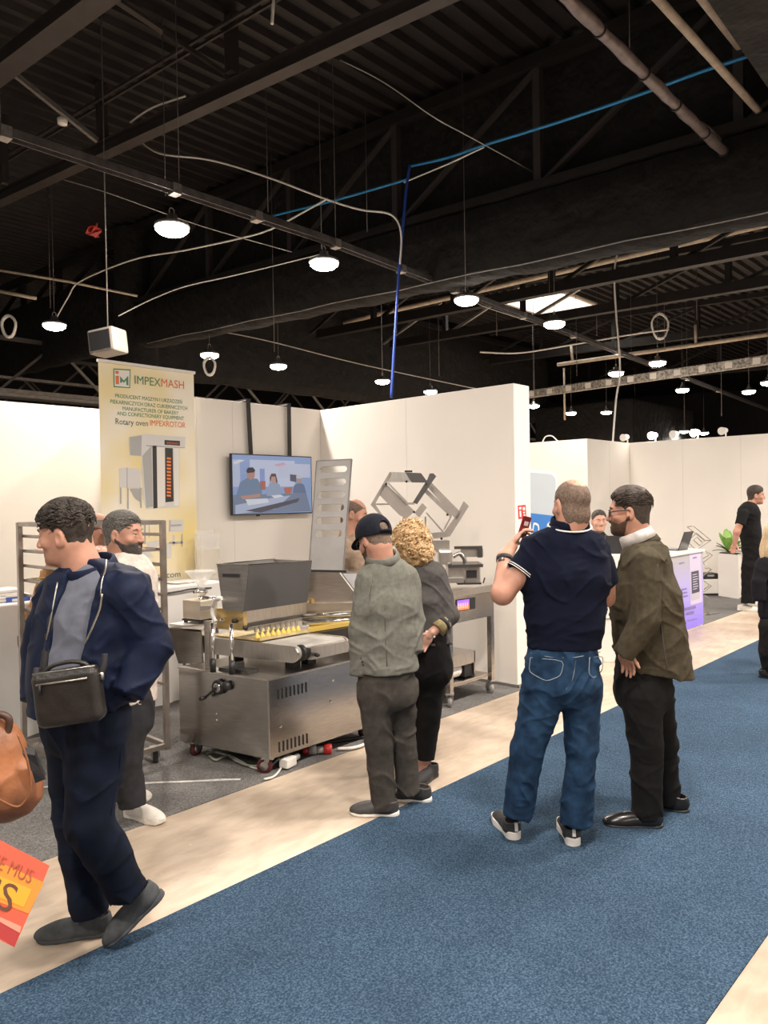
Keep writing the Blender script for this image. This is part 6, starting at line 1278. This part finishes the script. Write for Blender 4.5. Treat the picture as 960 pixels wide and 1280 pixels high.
# ---- 5: man in cap and grey blazer
P = Person(482, 4.12, 'person in a grey blazer and black cap seen from behind, watching the machine', h=.0065)
P.head(468, 675, 0, 142, nod=24, tilt=0, hairm=stub, beardm=beard_b, neck=(479, 716, -.01), nr=.066, hair=dict(th=.004, back=-.065), hh=.0042, eyes=True, glasses=True)
H_ = P.H; capm = noisemat('black_cap_cloth', (.012, .014, .022), .85, .2, 40)
def capf(X, Y, Z):
    x, y, z = H_.loc(X, Y, Z); d0 = H_.skull(x, y, z); d0 = smin(d0, ell(x, y, z, (0, -.008, .045), (.079, .10, .088)), .02); d = np.maximum(d0-.012, (.016+.20*y-z)); d = smax(d, -(d0-.002), .002)
    return smax(d, -cone(x, y, z, (0, -.2, .034), (0, -.03, .036), .030, .030), .003)
sculpt('cap', capf, *P.bounds([H_.c], .17), .0042, capm, P.root)
def brim(X, Y, Z): x, y, z = H_.loc(X, Y, Z); zz_ = z-.034+.9*x*x+.25*(y-.08); return smax(smax(np.sqrt(x*x+((y-.085)*.85)**2)-.078, np.abs(zz_)-.0025, .002), -(y-.06), .004)
sculpt('cap_brim', brim, *P.bounds([H_.w(0, .09, .03)], .12), .0042, capm, P.root)
MB().tube([H_.w(.085*math.sin(a)*.9, -.012-.112*math.cos(a), .008) for a in np.linspace(-.5, .5, 9)], .007, 6).build('cap_strap', capm, P.root, local=True)
gblz = noisemat('grey_blazer_wool', (.17, .17, .148), .95, .16, 40, .3, 700)
P.garment('blazer', gblz, [(481, 708, -.01, .075, .065), (483, 720, 0, .15, .095), (484, 755, 0, .165, .12), (485, 795, 0, .155, .118), (485, 845, 0, .175, .13)], R(14), [[(462, 727, -.03, .070), (449, 788, -.05, .058), (449, 842, -.03, .052)], [(509, 723, .05, .066), (518, 775, .06, .055), (517, 815, .0, .05)]], hem=(485, 838, 0), fold=.007, seed=2.2, hemn=(.03, 0, -1))
P.line('back_seam', 'blazer', [(483, 735), (481, 770), (482, 800), (484, 833)], .0022, mat('dark_seam', (.06, .06, .05), .9)); P.line('sleeve_seam', 'blazer', [(466, 724), (462, 745), (463, 765)], .002, MATS['dark_seam'])
P.ring('blazer_collar', (478, 697, -.01), .082, .078, .012, gblz, (R(20), R(-4)), 0, .055)
for i in range(3): MB().lathe(P.on('blazer', 452+i*1.2, 823+i*4, .0), [(.001, .003), (.007, .002), (.007, -.003)], 8, (0, -1, 0)).build('cuff_button', blackp, P.root, local=True)
gtr = noisemat('grey_brown_trousers', (.058, .052, .046), .95, .2, 30, .35, 500)
P.trousers(gtr, [(485, 838, 0, .15, .115), (485, 862, 0, .165, .125)], [[(469, 870, -.03, .092), (474, 930, -.03, .073), (480, 1008, -.02, .068)], [(500, 868, .05, .088), (505, 925, .05, .069), (511, 990, .06, .065)]], R(12), fold=.009, seed=5)
dks = mat('dark_grey_shoe', (.05, .046, .044), .55, 0, .2, 40)
P.shoe((496, 1019), (436, 1017), dks, sole_w, L=.275, laces=MATS['dark_seam'], solet=.020, hgt=.85); P.shoe((527, 1001), (480, 998), dks, sole_w, L=.275, laces=MATS['dark_seam'], solet=.020, hgt=.85)
P.finish()
# ---- 6: woman with curly hair
P = Person(534, 4.62, 'person with big blond curly hair in a grey blazer with rolled sleeves, hand on hip', h=.0068)
P.hands = [hand_prims(P.q(538, 793, -.14), P.q(529, 806, -.15)-P.q(538, 793, -.14), (0, -1, 0), 1, .35, .85)]
P.head(512, 680, .0, 150, nod=20, neck=(524, 716, 0), nr=.05, sc_=.95, eyes=False, skinm=skin_l, body_prims=[(P.q(561, 770, -.02), P.q(538, 793, -.12), .040, .029), (P.q(531, 950, 0), P.q(530, 966, 0), .040, .038)], hh=.0045)
curl = mat('blond_curly_hair', (.50, .35, .19), .55, 0, .55, 35, .6, 120, col2=(.25, .13, .045))
hc = P.q(514, 674, .0)
def curlf(X, Y, Z):
    d = ell(X, Y, Z, (hc.x, hc.y, hc.z), (.118, .115, .118)); d = smin(d, ell(X, Y, Z, (hc.x+.035, hc.y-.02, hc.z-.085), (.10, .10, .10)), .04); d = smax(d, -ell(X, Y, Z, (hc.x-.13, hc.y+.02, hc.z-.10), (.07, .09, .07)), .02)
    return d+.011*np.sin(X*85+2*np.sin(Z*60))*np.sin(Y*80+np.sin(X*70))*np.sin(Z*75+2*np.sin(X*50))
hr = sculpt('hair', curlf, np.array(hc)-.28, np.array(hc)+.26, .0055, curl, P.root)
rnd = random.Random(11); mb = MB()
for i in range(430):
    a, e_ = rnd.uniform(0, 2*math.pi), math.asin(rnd.uniform(-.95, 1)); dr = Vector((math.cos(a)*math.cos(e_), math.sin(a)*math.cos(e_), math.sin(e_))); cc_ = hc+Vector((.02, -.01, -.035)) if e_ < -.1 else hc
    if dr.x < -.3 and dr.z < -.2: continue
    p = cc_+Vector((dr.x*.112, dr.y*.11, dr.z*.112)); ax = (dr*.35+Vector((rnd.uniform(-.6, .6), rnd.uniform(-.6, .6), -1))).normalized(); o1 = ax.orthogonal().normalized(); o2 = ax.cross(o1); L = rnd.uniform(.04, .085); rr_ = rnd.uniform(.007, .012); ph = rnd.uniform(0, 6)
    mb.tube([p+ax*(L*(k/11-.4))+o1*math.cos(ph+k*1.15)*rr_+o2*math.sin(ph+k*1.15)*rr_ for k in range(12)], [.0035]*10+[.0025, .0012], 4, caps=False)
mb.build('curl_strands', mat('blond_curl_strand', (.62, .46, .27), .5, 0, .4, 20, col2=(.34, .19, .07)), hr, local=True)['kind'] = 'stuff'
wblz = noisemat('charcoal_blazer_wool', (.085, .08, .078), .95, .16, 40, .3, 700)
P.garment('blazer', wblz, [(523, 704, 0, .07, .06), (525, 718, 0, .14, .085), (527, 755, 0, .14, .105), (534, 780, 0, .125, .10), (536, 812, -.01, .14, .12)], R(12), [[(543, 722, -.0, .062), (562, 769, -.01, .058), (549, 784, -.07, .050)], [(506, 722, .04, .055), (500, 765, .1, .05)]], hem=(536, 803, 0), fold=.008, seed=3.1)
olive = mat('striped_cuff_lining', (.30, .24, .11), .8, 0, .3, 40); ca_, cb_ = P.q(555, 777, -.045), P.q(545, 788, -.09)
MB().tube([ca_, cb_], .0545, 18).build('rolled_cuff', olive, P.root, local=True); MB().tube([ca_+(cb_-ca_)*.1, ca_+(cb_-ca_)*.4], .0565, 18).build('cuff_stripe', strapm, P.root, local=True)
w0, w1 = P.q(538.5, 792, -.118), P.q(536.5, 795, -.122); MB().tube([w0, w1], .034, 16).build('white_watch', white_c, P.root, local=True)
blk = noisemat('black_trousers', (.010, .0095, .010), .9)
P.trousers(blk, [(535, 800, 0, .13, .12), (535, 835, 0, .155, .13)], [[(540, 840, -.01, .085), (537, 890, 0, .068), (532, 948, .0, .055)], [(524, 840, .05, .08), (520, 890, .06, .064), (520, 938, .08, .053)]], R(10), fold=.005)
bsh = mat('black_suede_shoe', (.018, .016, .018), .7)
P.shoe((545, 968), (518, 985), bsh, blackp, L=.25, w=.042, hgt=.7, solet=.02); P.shoe((527, 958), (503, 972), bsh, blackp, L=.25, w=.042, hgt=.7, solet=.02)
P.finish()
# ---- 7: man in navy polo
P = Person(700, 3.68, 'person in a navy polo shirt and blue jeans seen from behind, holding up a phone', h=.0062)
pw0 = P.q(631, 697, .10); pw1 = P.q(640, 683, .14)
P.hands = [hand_prims(pw1, P.q(651, 665, .17)-pw1, (1, .35, 0), 1, .55, 1.0)]
elb = P.q(628, 742, -.02)
P.head(714, 632, 0, 150, nod=6, tilt=3, hairm=stub, beardm=None, neck=(710, 672, -.0), nr=.070, hair=dict(th=.0035, bald=False, back=-.10), sc_=1.02, skinm=skin, hh=.0042,
       body_prims=[(P.q(662, 704, 0), elb, .058, .050), (elb, pw0, .052, .034), (pw0, pw1, .033, .029), (P.q(756, 715, .05), P.q(758, 748, .14), .05, .045)])
H_ = P.H
def crown(X, Y, Z): x, y, z = H_.loc(X, Y, Z); d0 = H_.skull(x, y, z); return smax(smax(d0-.0046, -(d0-.0), .001), ell(x, y, z, (.004, -.055, .112), (.050, .058, .050)), .002)
sculpt('bald_crown', crown, *P.bounds([H_.c], .16), .0042, skin, P.root)
polo = noisemat('navy_polo_cloth', (.0035, .0055, .017), .9, .2, 30, .2, 600); trimw = mat('white_trim', (.7, .68, .66), .7)
P.garment('polo_shirt', polo, [(710, 668, 0, .085, .075), (706, 684, 0, .19, .105), (706, 722, 0, .205, .135), (706, 768, 0, .180, .13), (704, 812, 0, .178, .13)], R(6), [[(668, 692, 0, .074), (650, 716, -.01, .072)], [(745, 692, .03, .072), (757, 728, .08, .066)]], hem=(704, 809, 0), fold=.0065, seed=6, f=30)
a_, b_ = P.q(668, 692, 0), P.q(650, 716, -.01); d_ = (b_-a_).normalized(); o1 = d_.orthogonal().normalized(); o2 = d_.cross(o1)
for k, tt in enumerate((-.004, -.014)): MB().tube([b_+d_*tt+(o1*math.cos(a)+o2*math.sin(a))*.0755 for a in [i*math.pi/14 for i in range(28)]], .0022, 5, closed=True).build('sleeve_stripe', trimw, P.root, local=True)
P.ring('polo_collar', (712, 655, 0), .084, .082, .010, polo, (R(14), R(4)), 0, .060)
cpt = P.q(712, 657.5, 0); Mr = Matrix.Rotation(R(14), 3, 'X') @ Matrix.Rotation(R(4), 3, 'Y'); MB().tube([cpt+Mr @ Vector((.1035*math.cos(a), .1015*math.sin(a), 0)) for a in [i*math.pi/14 for i in range(28)]], .0045, 5, closed=True).build('collar_stripe', trimw, P.root, local=True)
jean = noisemat('blue_jeans', (.019, .050, .105), .85, .35, 14, .4, 600, col2=(.009, .024, .055)); thr = mat('jeans_stitching', (.20, .24, .28), .8)
P.trousers(jean, [(704, 818, 0, .172, .122), (703, 848, 0, .185, .14)], [[(681, 860, 0, .110), (659, 938, .02, .078), (647, 1019, .04, .076)], [(727, 856, 0, .105), (727, 935, .0, .076), (720, 1027, .02, .076)]], R(6), fold=.0085, seed=7, f=30)
P.line('belt_seam', 'trousers', [(664, 816), (690, 822), (720, 822), (750, 815)], .0025, thr)
for pts in ([(663, 822), (705, 826), (701, 845), (683, 852), (661, 840), (663, 822)], [(737, 822), (754, 820), (753, 838), (742, 848), (736, 842), (737, 822)]): P.line('back_pocket', 'trousers', pts, .0022, thr, .004)
P.line('centre_seam', 'trousers', [(720, 824), (716, 850), (705, 865)], .002, thr)
rsn = mat('dark_running_shoe', (.035, .034, .036), .7, 0, .4, 60)
for hl, to in (((646, 1053), (620, 1022)), ((718, 1060), (704, 1028))):
    o = P.shoe(hl, to, rsn, sole_w, L=.29, w=.049, solet=.042, hgt=1.0)
    v = P.inv @ (PZ(*hl)-P.b); t_ = (P.inv @ (PZ(*to)-P.b)-v).normalized(); MB().bar(v+t_*.0+Vector((0, 0, .055)), v+t_*.006+Vector((0, 0, .095)), .016, .005, up=(0, -1, 0)).build('heel_tab', trimw, o, local=True)
d_ = (pw0-elb).normalized(); o1 = d_.orthogonal().normalized(); o2 = d_.cross(o1); wc = pw0-d_*.012
wt = MB().tube([wc-d_*.012, wc+d_*.012], .0425, 18).build('wristwatch', strapm, P.root, local=True); q_ = Vector((-.3, -1, 0)).normalized(); MB().lathe(wc+q_*.040, [(.001, .009), (.016, .008), (.018, 0)], 16, q_).build('watch_case', steel_d, wt, local=True)
ph = empty('phone', P.b, 'dark red phone held up in the raised left hand of the polo shirt person', 'phone', rz=P.rz); c_ = P.q(655.5, 659, .17)
Mp = Matrix.Rotation(R(50), 3, 'Z') @ Matrix.Rotation(R(14), 3, 'Y'); Mp = Matrix.Rotation(R(17), 3, 'Y') @ Matrix.Rotation(R(58), 3, 'Z')
MB().box(c_, (.072, .009, .115), rot=Mp, bev=.004).build('phone_case', mat('dark_red_case', (.22, .012, .02), .35), ph, local=True)
for dz in (.02, -.02): MB().box(c_+Mp @ Vector((.0, -.005, dz)), (.034, .002, .022), rot=Mp).build('case_mark', white_c, ph, local=True)
P.finish()
# ---- 8: man in green-brown blazer
P = Person(806, 3.98, 'person in an olive brown blazer and black trousers with glasses and beard, facing left', h=.0064)
P.hands = [hand_prims(P.q(778, 815, -.17), (.35, .45, -1), (-.4, -1, 0), -1, .5, .9)]
P.head(786, 640, 0, 93, nod=4, hairm=hair_b, beardm=beard_b, neck=(803, 690, 0), nr=.066, hair=dict(th=.005, top=.019, front=.074, back=-.075, wave=.003), glasses=True, skinm=skin, hh=.004)
oliv = noisemat('olive_blazer_wool', (.062, .052, .034), .95, .2, 40, .35, 700)
P.garment('blazer', oliv, [(806, 684, 0, .075, .075), (806, 702, 0, .125, .16), (806, 750, 0, .172, .19), (812, 795, 0, .178, .185), (822, 850, 0, .188, .185)], 0, [[(808, 704, -.16, .080), (806, 775, -.21, .066), (778, 820, -.19, .056)], [(800, 704, .16, .07), (790, 775, .2, .06), (775, 815, .18, .05)]], hem=(820, 836, 0), fold=.0085, seed=8, hemn=(-.22, 0, -1))
P.ring('shirt_collar', (796, 671, 0), .082, .080, .008, noisemat('white_shirt', (.60, .57, .55), .8), (0, R(-24)), 0, .06); P.ring('blazer_collar', (802, 680, 0), .088, .086, .007, oliv, (0, R(-26)), 0, .04)
P.line('blazer_vent', 'blazer', [(826, 780), (830, 810), (834, 836)], .003, MATS['dark_seam']); P.line('sleeve_seam', 'blazer', [(822, 705), (826, 745), (820, 775)], .002, MATS['dark_seam']); P.line('lapel', 'blazer', [(786, 682), (774, 705), (768, 725)], .006, oliv)
P.trousers(blk, [(802, 832, 0, .14, .155), (803, 858, 0, .15, .16)], [[(801, 868, -.08, .108), (808, 935, -.08, .080), (808, 1022, -.08, .076)], [(818, 862, .09, .10), (829, 930, .1, .074), (834, 1002, .12, .068)]], 0, fold=.009, seed=9)
blsh = mat('black_polished_leather', (.014, .013, .013), .25)
P.shoe((828, 1034), (752, 1031), blsh, blackp, L=.31, w=.044, laces=strapm, solet=.016, hgt=.85); P.shoe((844, 1013), (790, 1004), blsh, blackp, L=.30, w=.044, laces=strapm, solet=.016, hgt=.85)
P.strands(800, .034, hair_b, .018, comb=(.05, -1, 0), zmin=.03, r=.0012, jit=.14); P.finish()
# ---- 9: man in the far booth between the two
P = Person(750, 8.7, 'person in a dark top, small, far behind the gap between the two right-hand men', h=.014)
P.head(749, 652, 0, -14, hairm=hair_d, neck=(748, 674, .02), nr=.055, hair=dict(th=.003, top=.014, front=.078), skinm=skin_l, hh=.0065, sc_=1.04)
dkt = noisemat('dark_polo_cloth', (.022, .022, .028), .9)
P.garment('shirt', dkt, [(749, 669, .02, .07, .06), (749, 680, 0, .19, .11), (750, 715, 0, .18, .12), (750, 750, 0, .16, .12)], 0, [[(733, 684, 0, .065), (730, 715, 0, .055)], [(766, 684, 0, .065), (769, 715, 0, .055)]], fold=.006)
P.trousers(chino, [(750, 740, 0, .15, .12), (750, 755, 0, .16, .12)], [[(742, 755, 0, .085), (742, 780, 0, .065), (742, 802, 0, .055)], [(758, 755, 0, .085), (758, 780, 0, .065), (758, 802, 0, .055)]], fold=.004)
P.shoe((742, 803), (741, 809), chino, blackp, L=.27); P.shoe((758, 803), (759, 809), chino, blackp, L=.27)
P.finish()
# ---- 10: man in black T-shirt, far right
P = Person(940, 11.1, 'person in black T-shirt and trousers with pale sneakers beside the planter', h=.013)
P.hands = [hand_prims(P.q(918.5, 679, -.16), (-.25, 0, -1), (-.3, -1, 0), -1, .5, 1.1)]
P.head(945, 619.5, 0, -98, nod=4, hairm=hair_b, neck=(936, 637, 0), nr=.062, hair=dict(th=.008, top=.020, front=.062), skinm=skin, hh=.0065, sc_=1.08, body_prims=[(P.q(926, 652, -.18), P.q(921, 665, -.19), .052, .045), (P.q(921, 665, -.19), P.q(918.5, 679, -.16), .046, .033)])
P.garment('shirt', noisemat('black_tee_cloth', (.012, .012, .013), .9), [(936, 633, 0, .08, .07), (936, 641, 0, .15, .18), (938, 665, 0, .145, .17), (940, 694, 0, .13, .16)], 0, [[(929, 642, -.16, .075), (925, 656, -.18, .072)]], fold=.007)
P.trousers(blk, [(940, 688, 0, .13, .15), (940, 705, 0, .14, .15)], [[(937, 708, -.06, .11), (936, 730, -.06, .095), (935, 754, -.06, .092)], [(946, 706, .08, .10), (947, 730, .08, .09), (947, 751, .08, .085)]], fold=.01)
P.shoe((926, 763), (949, 764), wsn, sole_w, L=.29, solet=.035); P.shoe((938, 759), (960, 759), wsn, sole_w, L=.29, solet=.035)
P.finish()
# ---- 11: woman at the right edge
P = Person(972, 7.0, 'person with long blond hair in a black coat, cut by the right picture edge', h=.011)
P.head(973, 664, 0, -120, nod=4, neck=(970, 694, 0), nr=.052, eyes=False, skinm=skin_l, hh=.008)
hc2 = P.q(968, 672, 0)
sculpt('hair', lambda X, Y, Z: smin(smin(ell(X, Y, Z, hc2+Vector((.01, 0, .04)), (.105, .115, .115)), ell(X, Y, Z, hc2+Vector((-.03, 0, -.12)), (.095, .10, .15)), .05), ell(X, Y, Z, hc2+Vector((-.07, -.03, -.19)), (.045, .05, .10)), .03)+.006*np.sin(X*120+3*np.sin(Z*12))+.004*np.sin(Y*110), np.array(hc2)-.36, np.array(hc2)+.25, .009, mat('long_blond_hair', (.55, .40, .24), .5, 0, .4, 60, .4, 200, stretch=(6, 6, 1)), P.root)
P.garment('coat', noisemat('black_coat_wool', (.010, .009, .013), .9), [(972, 688, 0, .08, .07), (973, 703, 0, .17, .12), (973, 740, 0, .16, .13), (973, 775, 0, .17, .14)], 0, [[(954, 706, -.06, .068), (948, 728, -.1, .060), (949, 752, -.12, .058)], [(988, 704, 0, .06), (992, 745, 0, .05)]], hem=(973, 772, 0), fold=.008)
P.trousers(blk, [(973, 765, 0, .15, .12), (973, 785, 0, .16, .13)], [[(964, 785, -.03, .10), (962, 815, -.03, .09), (966, 846, -.04, .075)], [(982, 785, 0, .09), (984, 815, 0, .08), (985, 850, 0, .07)]], fold=.008)
P.shoe((962, 849), (985, 853), blsh, blackp, L=.26); P.shoe((980, 856), (1003, 860), blsh, blackp, L=.26)
P.finish()
# ---- tan backpack at the left edge
bkp = empty('leather_backpack', PD(-5, 965, 2.35), 'tan brown leather backpack cut by the left edge of the view', 'backpack'); bkp.rotation_euler = (0, 0, math.atan2(PD(-5, 640, 2.35).y, PD(-5, 640, 2.35).x)-math.pi/2)
bkp.location = (PD(-5, 965, 2.35).x, PD(-5, 965, 2.35).y, PD(-5, 965, 2.35).z); bpy.context.view_layer.update()
ib = Matrix.Rotation(-bkp.rotation_euler.z, 3, 'Z')
bq = lambda x, y, dy=0: ib @ (PD(x, y, 2.35+dy)-bkp.location)
e1, e2, e3 = bq(-12, 950), bq(-6, 985), bq(18, 985, .02)
def bkf(X, Y, Z):
    d = ell(X, Y, Z, e1, (.105, .10, .135)); d = smin(d, ell(X, Y, Z, e2, (.13, .11, .10)), .05); d = smin(d, ell(X, Y, Z, e3, (.075, .08, .085)), .04)
    return d+folds(X, Y, Z, .006, 16, 4)
tanl = mat('tan_leather', (.29, .11, .045), .5, 0, .45, 7, .15, 90)
sculpt('backpack_body', bkf, np.array(e2)-.36, np.array(e2)+.33, .006, tanl, bkp)
MB().prism([bq(28, 942, -.06), bq(44, 944, -.05), bq(50, 960, -.04), bq(57, 974, -.03), bq(44, 979, -.04), bq(40, 965, -.05)], bq(0, 0, .02)-bq(0, 0, 0)).build('dark_flap', blackp, bkp, local=True)
MB().tube(smoothline([bq(-10, 893, -.02), bq(2, 893, -.02), bq(11, 899, -.02), bq(10, 912, -.02), bq(4, 922, -.03)]), .012, 8).build('carry_strap', mat('dark_brown_strap', (.05, .022, .012), .5), bkp, local=True)
MB().tube(smoothline([bq(22, 918, -.10), bq(34, 950, -.10), bq(38, 985, -.10), bq(24, 1008, -.11), bq(0, 1000, -.13), bq(-15, 990, -.13)]), .0035, 6).build('seam', mat('leather_seam', (.22, .08, .03), .6), bkp, local=True)
